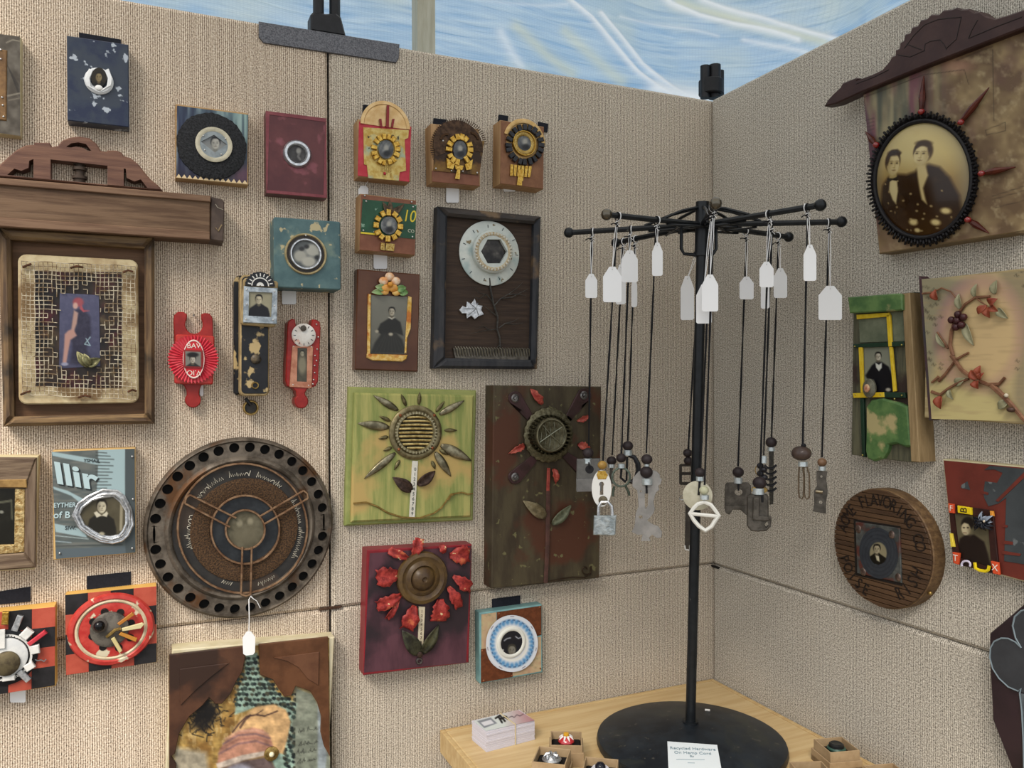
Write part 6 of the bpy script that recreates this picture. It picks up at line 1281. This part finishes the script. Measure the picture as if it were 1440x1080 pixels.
for s_ in (-1,1):
    x0 = 958 if s_ < 0 else 1007
    tube('hub_loop', [rl(depth_pt(x0,318,HD)), rl(depth_pt(x0,350,HD)), rl(depth_pt(x0-s_*4,357,HD)), rl(depth_pt(985,359,HD))], .003, RKM, rk, 8)
tube('base_chip', [(.07,.05,.0345),(.078,.045,.0342)], .002, WHT, rk, 6)

def neck_frame(arm, px):
    a, b = arms[arm]; best = None
    lim = 1-.0165/np.linalg.norm(b-a)
    for k in range(201):
        p = a+(b-a)*k/200*lim; x, y, z = project(p)
        if best is None or abs(x-px) < best[0]: best = (abs(x-px), p)
    p = best[1]; n = np.array(CAM)-p; n[2] = 0; n = n/np.linalg.norm(n); u = np.cross([0,0,1], n)
    ad = (b-a)/np.linalg.norm(b-a); return Frame(p, u, (0,0,1), n), project(p)[:2], ad
BEAD = mat('2a2224','352c2e', scale=60, rough=.55); BROWN = mat('4a3a30','5c483a', scale=60, rough=.4); FER = metal('c5d2d6','e2eaec', rough=.3, met=.6); IRON = metal('4c4842','66615a', rough=.55, scale=70, met=.55); GREYM = mat('8f8d8a','a5a29e', scale=30, rough=.6, metal=.3)
BONE = mat('d8d4c2','e6e2d4', scale=60, rough=.5)
def bead(t, x, y, r, m=None, ry=None, name='bead'): return t.ball(name, (x,y), r, 0, m or BEAD, None, ry or r*.92)
def ferrule(t, x, y, hw, hh, m=None):
    k = t.k(x,y); a = t.m(x,y); return tube('ferrule', [(a[0],a[1]-hh*k,0),(a[0],a[1]+hh*k,0)], hw*k, m or FER, t.e, 14)
NK = []
def necklace(label, arm, px, foot, tagbox=None, tag_yaw=0, extra=0):
    fr, (ax, ay), ad = neck_frame(arm, px); t = Thing('necklace', label, 'necklace', fr, (ax, ay), 'pendant necklaces on the rack')
    fx, fy = foot; rng = random.Random(int(px*3+fy)); r0 = .0062
    # loop over the arm, then two strands down to the pendant
    L_ = [(ax, ay+ (r0+.001)/t.k(ax,ay) , .0), ]
    k = t.k(ax, ay); sd = np.cross(ad, [0,0,1]); sd = sd/np.linalg.norm(sd)          # loops hang square across the arm, resting on its top
    def over(off, r, m, nm):
        P = [ad*off+sd*r*math.cos(a)+np.array([0,0,1])*(r*math.sin(a)*1.05-.0012) for a in np.linspace(0, 2*pi, 17)[:-1]]
        return t.tube(nm, [(p @ fr.u, p @ fr.v, p @ fr.n) for p in P], .0009, m, None, 5, True, local=True)
    over(0, .0066, M_CORD, 'cord_loop')
    if tagbox: over(-.0028, .0066, M_STR, 'string_loop')
    y0 = ay+.0078/k; N = 16
    for sgn in (-1,1):
        P = []
        for i in range(N+1):
            f = i/N; P.append((ax+(fx-ax)*f+sgn*.55*math.cos(f*9+px)*(1-.2*f), y0+(fy-y0)*f, .0006*math.sin(f*9+px)*sgn))
        t.tube('cord', P, .00135, M_CORD, None, 5)
    t.tube('knot', [(ax-2,y0+3,.001),(ax+1,y0+6,.002),(ax-1,y0+9,.001)], .0019, M_CORD, None, 6); t.tube('cord_end', [(ax,y0+6,.001),(ax-5,y0+4,.003),(ax-9,y0+5+rng.uniform(-2,3),.004)], .0010, M_CORD, None, 5)
    if tagbox:
        x0, y0t, x1, y1t = tagbox; w_ = .004; cx = (x0+x1)/2; sw = (x1-x0); hh = (y1t-y0t)*.28
        P = [(cx-sw*.16,y0t),(cx+sw*.16,y0t),(x1,y0t+hh),(x1,y1t-2),(x1-2,y1t),(x0+2,y1t),(x0,y1t-2),(x0,y0t+hh)]
        # the card turns a little about its vertical middle line
        xm, ym = t.m(cx, y0t, w_); pts = t.pts(P, w_); V = []; cy_, sy_ = math.cos(tag_yaw), math.sin(tag_yaw)
        for dz in (-.0003,.0003):
            for x, y in pts: V.append((xm+(x-xm)*1.0-dz*sy_, y, w_+(x-xm)*math.tan(tag_yaw)*.6+dz*cy_))
        n = len(pts); Fc = [tuple(range(n))[::-1], tuple(range(n,2*n))]+[(i,(i+1) % n,n+(i+1) % n,n+i) for i in range(n)]
        tg = mesh_obj('price_tag', V, Fc, M_TAG, t.e)
        t.tube('tag_hole', [(cx,y0t+4,w_+.0006),(cx,y0t+4.1,w_+.0007)], .0008, DRK, tg, 6)
        for s2 in (-1,1): t.tube('tag_string', [(ax+s2*.6,y0-.6,.0005),(ax+s2*1.6+(cx-ax)*.4,y0+(y0t-y0)*.4,.0045),(cx,y0t+4,w_+.001)], .00055, M_STR, tg, 5)
        if sw > 15 and False:
            for q in range(2): t.poly('tag_writing', [(cx+sw*(.18-.4*q),y0t+hh+6+q*6),(cx+sw*(.25-.4*q),y0t+hh+6+q*6),(cx+sw*(.25-.4*q),y1t-7),(cx+sw*(.18-.4*q),y1t-7)], w_+.0003, w_+.0009, mat('b4b8c4'), tg) if abs(tag_yaw) < .05 else None
        t.tube('string_bow', [(ax-3,y0+3,.004),(ax+2,y0+.5,.005),(ax+5,y0+4,.004),(ax,y0+5,.005),(ax+4,y0+9,.004)], .0006, M_STR, None, 5)
    return t

t = necklace('black cord necklace with grey stone cube pendant and square hole', 0, 832, (828,627), (823,385,840,419))
bead(t,827,637,8); ferrule(t,826.5,648,6,3.5)
c_ = t.poly('cube_pendant', [(811,646),(844,645),(846,690),(810,691)], -.006, .006, mat('5b5a58','6c6b68', scale=40, rough=.5), None, .002); t.poly('pendant_step', [(810,674),(846,673),(846,691),(811,692)], -.007, .0075, mat('6b6a68','7c7a78', scale=40, rough=.5), c_, .001); t.lathe('pendant_hole', (829,660), [(6,.006),(6,.0064),(.5,.0064)], DRK, c_, 16)
t.tube('cord_tail', [(828,650,.007),(829,659,.0075)], .0015, M_CORD)

t = necklace('black cord necklace with white oval keyhole plate holding a silver padlock', 1, 862, (848,648), (848,375,874,425))
bead(t,847,654,6.8,mat('a07c3c','b8924a', scale=80, rough=.3))
ov = [(846+14*math.cos(a), 687+26*math.sin(a)) for a in np.arange(28)*2*pi/28]
kh = [(846+3.6*math.cos(a), 681+3.6*math.sin(a)) for a in np.linspace(2.2, 2.2+4.9, 9)]+[(848.5,696),(843.5,696)]
o = t.poly('keyhole_plate', ov, -.0012, .0012, mat('ecebe6', rough=.3), None, .0005, [kh]); t.poly('brass_cap', [(839,668),(841,662),(851,662),(855,668),(852,674),(841,674)], .0012, .0022, GOLD, o, .0004); t.lathe('worn_rivet', (848,704), [(6.5,.0012),(6,.0028),(.5,.0034)], metal('5c5446','7d745f', rough=.5), o, 18)
t.tube('shackle', [(841.5,725,.003),(842,712,.003),(846,706,.003),(855,706,.003),(860,712,.003),(861,725,.003)], .0028, SILV, None, 8)
t.poly('padlock_body', [(835,725.5),(867,725),(865.5,752),(862,753.5),(834,752.5)], -.003, .006, metal('9fa9ac','ccd3d4', rough=.35, scale=70, bump=.8), None, .0012)

t = necklace('black cord necklace with small dark bead half hidden behind the ring pendant', 6, 876, (861,640), (866,372,880,428), .5)
bead(t,860,648,7); ferrule(t,860,655,4.6,2.6); t.tube('dark_drop', [(860,658,0),(859,668,0),(862,680,0)], .003, IRON)

t = necklace('black cord necklace with green-grey metal ring pendant on two prongs', 0, 886, (874,640), (874,352,897,397))
bead(t,873.5,644,7.2); ferrule(t,874,655,5.2,3)
t.tube('ring_pendant', [(873.5+12.5*math.cos(a), 671-13*math.sin(a), 0) for a in np.arange(24)*2*pi/24], .0021, metal('5f6a5e','79857a', rough=.5, met=.5), None, 7, True); t.tube('prong', [(864,684,0),(862,692,0),(862,698,0)], .0022, metal('5f6a5e', rough=.5)); t.tube('prong', [(880,684,0),(884,692,0),(885,697,0)], .0022, metal('5f6a5e', rough=.5)); t.tube('cord_tail', [(874,658,0),(873,672,0),(880,678,0)], .0022, M_CORD)

t = necklace('black cord necklace with thick black iron hook pendant', 6, 893, (883,620), (888,390,896,432), .9)
bead(t,883,627,7.5); ferrule(t,883,636.5,6,3.6)
t.tube('hook_pendant', [(884,640,0),(892,643,0),(897,652,0),(898,662,0),(895,672,0),(889,678,0),(883,677,0)], [.004,.0045,.005,.005,.005,.0045,.003], mat('17171a','24242a', scale=60, rough=.35), None, 8); t.tube('hook_bar', [(882,642,0),(881,676,0)], .0022, mat('17171a', rough=.35))

t = necklace('black cord necklace with large pale corroded key-shaped pendant', 1, 923, (909,637), (917,341,932,388), .25)
bead(t,909.5,646,8); ferrule(t,909.5,654,3.5,1.8); bead(t,909,664,9.2); ferrule(t,910,677,7.6,4.2)
KP = [(890,672),(898,663),(912,660),(922,662),(928,667),(928,672),(931,674),(929,681),(926,683),(927,689),(923,692),(921,697),(919,706),(921,716),(919,722),(913,729),(910,732),(919,738),(926,740),(931,748),(930,756),(924,757),(917,752),(913,756),(915,761),(901,761),(904,752),(896,752),(888,748),(892,741),(893,733),(894,722),(898,712),(897,700),(896,690),(889,684)]
t.poly('key_pendant', KP, -.001, .001, GREYM, None, .0004, [[(906.5,694),(911.5,693),(911,711),(908,716),(907,711)], [(901+3*math.cos(a), 727+2.6*math.sin(a)) for a in np.arange(10)*2*pi/10], [(901+1.6*math.cos(a), 691+1.6*math.sin(a)) for a in np.arange(8)*2*pi/8]]); t.tube('cord_tail', [(909,681,.002),(909.5,694,.002)], .0017, M_CORD)

t = necklace('black cord necklace with dark belt buckle and long strip behind the pole', 7, 984, (968,632), (957,388,976,450), .3)
bead(t,967,637,6.5); bead(t,968,648,6.5)
t.poly('buckle', [(955,654),(957,652.5),(972,652.5),(974,654),(974,680),(972,682),(957,682),(955,680)], -.0015, .0015, mat('2e2a26','3c3630', scale=60, rough=.45, metal=.5), None, .0006, [[(959,656),(971,656),(971,664),(959,664)], [(959,668),(971,668),(971,678),(959,678)]])
t.tube('buckle_link', [(957,698,.001),(955,702,.001),(960,703,.001),(963,700,.001),(960,696,.001)], .0009, STEEL, None, 5, True); t.poly('strip', [(964,684),(972,684),(971,772),(963,772)], -.001, .001, mat('3a3530','4a443c', scale=60, rough=.45, metal=.4), None, .0004); t.poly('white_clip', [(962,767),(964,767),(964.5,772),(969,773),(969,767),(971,767),(971,775.5),(963,773)], .001, .0022, WHT)

t = necklace('black cord necklace with flat bone disc pendant beside the pole', 2, 1001, (985,660), (979,400,1001,455), .2)
bead(t,984.5,664.5,7.5); ferrule(t,984.5,673,5.6,2.8); t.lathe('bone_disc', (981,697), [(20.5,-.0012),(20.5,.0008),(19.5,.0014),(.5,.0016)], mat('bdb8a2','cfcab4', scale=50, rough=.55)); t.tube('cord_tail', [(984,676,.002),(982.5,696,.0025)], .0018, M_CORD)

t = necklace('black cord necklace with white hexagonal buckle pendant and crossbar', 2, 1005, (991,682), (987,386,1010,438))
bead(t,990,689.5,6.8,mat('b4b492','c8c8ac', scale=70, rough=.4)); ferrule(t,990.5,699,6.2,3)
t.tube('hexagon_ring', [(x,y,.001) for x,y in ((990,706),(1000,710),(1006,718),(1011,725),(1005,733),(1001,740),(992,746),(983,740),(976,732),(970,722),(976,714),(981,709))], .0033, mat('e9e8e0', rough=.4), None, 7, True); t.tube('crossbar', [(972,722.5,.001),(1009,726,.001)], .0030, mat('e9e8e0', rough=.4), None, 7)

t = necklace('black cord necklace with square dark iron bracket pendant with round hole', 5, 1050, (1038,656), (1040,389,1060,421))
bead(t,1038,664,8); ferrule(t,1038,675.5,6,4)
hole = [(1038.5+5.6*math.cos(a), 692.5+5*math.sin(a)) for a in np.arange(14)*2*pi/14]
b_ = t.poly('bracket_pendant', [(1022,679),(1052,679),(1056,683),(1057,715),(1056,726),(1051,726),(1041,717),(1030,717),(1026,724),(1021,722),(1018.5,715),(1019.5,682)], -.004, .004, IRON, None, .0012, [hole]); t.tube('bracket_rib', [(1020,709.5,.004),(1056,709.5,.004)], .0012, IRON, b_, 6); t.tube('cord_tail', [(1038.5,680,.004),(1038.5,690,.0045)], .0016, M_CORD)

t = necklace('black cord necklace with chunky dark iron valve block pendant', 3, 1082, (1069,668), (1068,368,1088,404))
bead(t,1068,679,9.6); ferrule(t,1066.5,690.5,8.4,4.2); t.lathe('brass_washer', (1068,689), [(1,-.003),(11,-.003),(11,.003),(1,.003)], BRASS, n=16, yx=.45)
v_ = t.poly('valve_pendant', [(1050,698),(1056,696),(1078,696),(1081,700),(1081,726),(1085,729),(1084,741),(1078,747),(1066,748),(1056,747),(1050,739)], -.007, .007, IRON, None, .002, [[(1075,738),(1079,733),(1081,739),(1077,743)]])
t.poly('valve_lug', [(1059,700),(1068,700),(1068,726),(1081,727),(1084,731),(1076,733),(1066,732),(1058,731)], .007, .011, IRON, v_, .0012); t.tube('cord_tail', [(1072,696,.008),(1072,706,.0085)], .0017, M_CORD)

t = necklace('black cord necklace with stacked small dark beads and silver cap', 4, 1086, (1074,640), (1070,392,1082,434), .8)
ferrule(t,1074,646,4.6,5)
for k in range(5): bead(t,1069+5*((k*3) % 2)+(1 if k > 2 else 0), 655+k*5.5, 4.8, mat('1a1a1e','2a2a30', scale=60, rough=.35))
t.tube('thin_hoop', [(1067+5*math.cos(a), 661-7*math.sin(a), 0) for a in np.arange(14)*2*pi/14], .0008, BRASS, None, 5, True)

t = necklace('black cord necklace with ribbed dark metal strip pendant', 5, 1095, (1085,616), (1088,377,1107,419))
bead(t,1084.5,622,8); ferrule(t,1084.5,631.5,5,2.6); s_ = t.poly('strip_pendant', [(1081,634),(1088,634),(1087.5,709),(1082,710)], -.0015, .0015, metal('3c3a36','55514a', rough=.5), None, .0005)
for k in range(5): t.tube('rib', [(1075,654+k*8,.002),(1079,658+k*8,.0035),(1086,659+k*8,.0035),(1092,654+k*8,.002)], .0022, mat('16161a', rough=.35), s_, 6)

t = necklace('black cord necklace with wide brown glass bead and wire paperclip loops', 3, 1141, (1129,626), (1130,344,1148,395), .15)
bead(t,1127,637.5,14,mat('3f3430','4e403a', scale=50, rough=.25),10.5,'wide_bead'); bead(t,1130,626.5,3.6,M_CORD); ferrule(t,1129,652.5,6.4,3.2)
t.tube('wire_loop', [(x,y,.0005) for x,y in ((1124,657),(1123,670),(1123,692),(1124.5,700),(1127.5,702),(1130,698),(1130.5,670),(1129,657))], .0013, metal('6b5c4a','857460', rough=.45), None, 6, True); t.tube('wire_loop', [(x,y,-.001) for x,y in ((1130,657),(1131,670),(1131,694),(1132.5,700),(1135,702),(1138,699),(1138.5,690),(1138,668),(1135,657))], .0013, metal('6b5c4a','857460', rough=.45), None, 6, True)

t = necklace('black cord necklace with small brown bead and worn hinge plate pendant', 4, 1170, (1156,643), (1151,402,1184,450))
bead(t,1156,650,6.6,mat('7a5c44','8c6c52', scale=60, rough=.4)); ferrule(t,1156,658.5,5,2.8)
hg = t.poly('hinge_pendant', [(1148.5,662),(1163.5,663),(1162,674),(1164,690),(1162,706),(1161.5,721.5),(1160,722.5),(1143,719),(1145,707),(1144.5,691),(1149,683),(1148,672)], -.0012, .0012, IRON, None, .0004, [[(1155+1.8*math.cos(a), 670+1.8*math.sin(a)) for a in np.arange(8)*2*pi/8], [(1154+2.6*math.cos(a), 706.5+2.6*math.sin(a)) for a in np.arange(10)*2*pi/10]])
t.tube('hinge_knuckle', [(1147,691,.002),(1157,692,.002)], .003, metal('8f8570','6c6454', rough=.45), hg, 8)

# ---------------------------------------------------------------- things on the table
# sign card lying on the rack base
SC = Frame(np.array(base_w)+np.array([0,0,.0265]), (1,0,0), (0,1,0), (0,0,1))
e_ = [plane_pt(x, y, TABLE_Z+zz) for x, y, zz in ((938.5,1042.5,.036),(1008.5,1047.5,.0335),(1015,1083,.0215),(940,1080,.0245))]
nrm = np.cross(e_[1]-e_[0], e_[3]-e_[0]); nrm = -nrm/np.linalg.norm(nrm) if nrm[2] < 0 else nrm/np.linalg.norm(nrm)
uu = e_[1]-e_[0]; uu = uu-nrm*(uu @ nrm); uu = uu/np.linalg.norm(uu); vv = np.cross(nrm, uu)
cc = sum(e_)/4; rh = np.array([cc[0]-BC[0], cc[1]-BC[1], 0]); rh = rh/np.linalg.norm(rh)
nrm = rh*.175+np.array([0,0,1]); nrm = nrm/np.linalg.norm(nrm); uu = uu-nrm*(uu @ nrm); uu = uu/np.linalg.norm(uu); vv = np.cross(nrm, uu)
SC = Frame(np.array(base_w)+rh*.10+np.array([0,0,.030])+nrm*.0004, uu, vv, nrm)
t = Thing('sign_card', 'small white printed sign card lying on the black rack base', 'sign', SC, (975,1080))
t.poly('card', [(938.5,1042.5),(1008.5,1047.5),(1015,1084),(940,1081)], -.001, 0, mat('e6eef2', rough=.5)); INK = mat('8fa3ac', rough=.6)
t.text('lettering', 'Recycled Hardware', (974,1053), 3.6, .0003, INK, sx=.95); t.text('lettering', 'On Hemp Cord', (974,1059), 3.6, .0003, INK, sx=.95); t.text('lettering', 'By', (973,1063.5), 2.6, .0003, INK)
for x0, x1, y in ((951,991,1068),(967,977,1072.5)): t.poly('faint_line', [(x0,y-.6),(x1,y-.2),(x1,y+.8),(x0,y+.4)], .0001, .0004, mat('b0c0c8'))

# stack of business cards
t = Thing('card_stack', 'banded stack of white business cards with printed top card', 'business cards', TB, (710,1045))
CT = .036
cen, ux, uy, hw, hh = t.fit([(664.5,1014),(729,997.5),(753.5,1013),(683,1029)], CT)
for k in range(9):
    j = random.Random(k); dx, dy = j.uniform(-.0006,.0006), j.uniform(-.0006,.0006)
    P = [tuple(cen+ux*(x*hw+dx)+uy*(y*hh+dy)) for x, y in ((-1,-1),(1,-1),(1,1),(-1,1))]
    t.prism('card_bundle', P, .0002+k*.004, .0002+k*.004+.0037, mat('e8e4ea','d0ccda', scale=300, rough=.6, st=(1,1,30)), None, .0003)
def pp(X, Y):
    I = flat(X,'dfe6e2'); s_ = ((X-664.5)*.97-(Y-1014)*.25)/66; I = mixn(I, (s_-.62)*1.6, 'b0606a', .7); I = mixn(I, (.04-np.abs(s_-.0))/.03, '7a3a48', .7)
    I = pol(I, X, Y, [(671,1014),(690,1009),(699,1017),(681,1024)], '8a8f98', .7); I = pol(I, X, Y, [(676,1016),(690,1012),(695,1017),(681,1021)], 'e9e9ee', .7)
    for P in ([(697,1010),(703,1006),(710,1014)],[(701,1008),(706,1016)],[(709,1007),(714,1011)],[(704,1011),(712,1008)]): I = lin(I, X, Y, P, 2.6, '17161a')
    return lin(I, X, Y, [(716,1009),(720,1007),(723,1009),(727,1005),(731,1007),(736,1004)], .9, '40303a', .9)
t.print_quad('top_card', [(666,1014),(728.5,998.3),(752,1013),(683.5,1028)], CT+.0006, pp, .8, rough=.3)
bx = [cen+ux*(hw*.18)+uy*(hh*s2) for s2 in (-1.02,1.02)]
t.tube('rubber_band', [(*bx[0],.0005),(*bx[0],CT+.0012),(*bx[1],CT+.0012),(*bx[1],.0005)], .0012, mat('d9c8a0', rough=.6), None, 6, local=True)

# kraft ring boxes with rings
KR = mat('a98f6c','b89e7a', scale=40, rough=.8); KI = mat('141214', rough=.9)
def ring_box(label, quad, h, lid=False, cushion=True, cat='box', name='ring_box', under=0):
    t = Thing(name, label, cat, TB, ((quad[0][0]+quad[2][0])/2, (quad[0][1]+quad[2][1])/2+14), 'kraft ring boxes on the table'); cen, ux, uy, hw, hh = t.fit(quad, h)
    def bx_(x0, x1, y0, y1): return [tuple(cen+ux*x+uy*y) for x, y in ((x0,y0),(x1,y0),(x1,y1),(x0,y1))]
    th = .0018; z0 = under if not lid else .010
    t.prism('box_floor', bx_(-hw,hw,-hh,hh), z0, z0+.002, KR)
    for q in ((-hw,hw,-hh,-hh+th),(-hw,hw,hh-th,hh),(-hw,-hw+th,-hh+th,hh-th),(hw-th,hw,-hh+th,hh-th)): t.prism('box_side', bx_(*q), z0+.002, h, KR, None, .0004)
    if cushion: t.prism('cushion', bx_(-hw+th,hw-th,-hh+th,hh-th), z0+.002, h-.012, KI, None, .003)
    if lid:
        g = .003
        for q in ((-hw-g,hw+g,-hh-g,-hh-.0006),(-hw-g,hw+g,hh+.0006,hh+g),(-hw-g,-hw-.0006,-hh,hh),(hw+.0006,hw+g,-hh,hh)): t.prism('lid_side', bx_(*q), 0, h*.55, KR, None, .0004)
        t.prism('lid_floor', bx_(-hw-g,hw+g,-hh-g,hh+g), 0, .0095, KR)
    return t, cen, h
def at(t, cen): return t.f.world(t.u0+cen[0], t.v0+cen[1])
def ring_thing(label, box, z, profs):
    t, cen, h = box; p = at(t, cen); e = bpy.data.objects.new('finger_ring', None); COL.objects.link(e); e.location = (p[0], p[1], TABLE_Z+h-.012+.0005); tag(e, label, 'ring')
    n = 18; bnd = tube('band', [(.008*math.cos(a), 0, .0005+.0035*math.sin(a)) for a in np.linspace(.1, pi-.1, 9)], .0011, STEEL, e, 6)
    for nm, pr, m in profs: lathe_w(nm, pr, m, e, 24)
    return e
B1 = ring_box('kraft box holding the red and white glass ring', [(771.5,1028),(816,1028.5),(820.5,1049),(777,1047.5)], .036, under=.002)
r1 = ring_thing('ring topped by red and white striped glass dome with yellow cap', B1, 0, [('red_dome', [(.012,.003),(.014,.007),(.0125,.011),(.008,.0145),(.0005,.016)], mat('c02c34', rough=.15, coat=1)), ('yellow_cap', [(.0045,.0155),(.005,.018),(.0045,.0205),(.0005,.021)], mat('e0a832', rough=.2))])
for k in range(8):
    a = k*pi/4; tube('white_stripe', [(.006*math.cos(a),.006*math.sin(a),.0160),(.0105*math.cos(a),.0105*math.sin(a),.0132),(.0130*math.cos(a),.0130*math.sin(a),.0105)], [.0022,.0016,.0006], mat('f0ece6', rough=.2), r1, 6)
B2 = ring_box('kraft box holding the silver petal ring', [(757,1049),(801.5,1053.5),(796,1076),(749,1071)], .044, True)
r2 = ring_thing('ring topped by a silver swirled petal disc', B2, 0, [('silver_disc', [(.015,.003),(.016,.006),(.012,.009),(.010,.008),(.007,.012),(.0005,.014)], SILV)])
for k in range(6):
    a = k*pi/3; tube('silver_petal', [(.004*math.cos(a),.004*math.sin(a),.014),(.009*math.cos(a+.3),.009*math.sin(a+.3),.0125),(.013*math.cos(a+.5),.013*math.sin(a+.5),.009)], [.0015,.0028,.001], SILV, r2, 6)
B3 = ring_box('kraft box holding the white and dark button ring', [(823,1063.5),(868,1068),(868,1091),(818,1087)], .040)
ring_thing('ring with dark knob on white and navy button', B3, 0, [('white_button', [(.0145,.003),(.0155,.006),(.013,.009),(.0005,.0095)], mat('d8d8e0', rough=.25)), ('dark_knob', [(.0085,.0095),(.008,.013),(.005,.0165),(.0005,.0175)], mat('191a24', rough=.2))])
def box_lid(label, quad, h_box, h):                               # upturned lid fitting round the box that stands in it
    t = Thing('box_lid', label, 'box lid', TB, ((quad[0][0]+quad[2][0])/2, (quad[0][1]+quad[2][1])/2+14), 'kraft ring boxes on the table'); cen, ux, uy, hw, hh = t.fit(quad, h_box); g = .0024
    bx_ = lambda x0, x1, y0, y1: [tuple(cen+ux*x+uy*y) for x, y in ((x0,y0),(x1,y0),(x1,y1),(x0,y1))]
    t.prism('lid_floor', bx_(-hw-g,hw+g,-hh-g,hh+g), 0, .002, KR)
    for q in ((-hw-g,hw+g,-hh-g,-hh-.0002),(-hw-g,hw+g,hh+.0002,hh+g),(-hw-g,-hw-.0002,-hh-.0002,hh+.0002),(hw+.0002,hw+g,-hh-.0002,hh+.0002)): t.prism('lid_side', bx_(*q), .002, h, KR, None, .0003)
box_lid('upturned kraft lid around the box with the red and white glass ring', [(771.5,1028),(816,1028.5),(820.5,1049),(777,1047.5)], .036, .024)
B4 = ring_box('kraft box holding the dark green ring beside the right wall', [(1143.5,1039),(1184,1036),(1209,1055),(1168.5,1058.5)], .036, True)
ring_thing('ring with dark green stacked button top', B4, 0, [('green_button', [(.0145,.003),(.0155,.006),(.0135,.0085),(.0125,.008)], mat('34544a','4a6a5c', scale=60, rough=.3)), ('dark_button', [(.0125,.008),(.012,.0125),(.009,.0145),(.007,.0135),(.0005,.014)], mat('1e1f20','2c2e2c', scale=60, rough=.35))])
B5 = ring_box('kraft box holding the grey ring in front of the rack base', [(1117,1071.5),(1162,1070),(1172,1096),(1125,1097)], .032)
ring_thing('ring with mottled grey stone top', B5, 0, [('grey_stone', [(.012,.003),(.013,.007),(.009,.011),(.0005,.012)], mat('4a4a46','6a6a64', scale=200, rough=.4))])
B6 = ring_box('empty kraft box in front of the green ring box', [(1214,1076),(1257,1073),(1283,1094),(1240,1098)], .034, False, False)
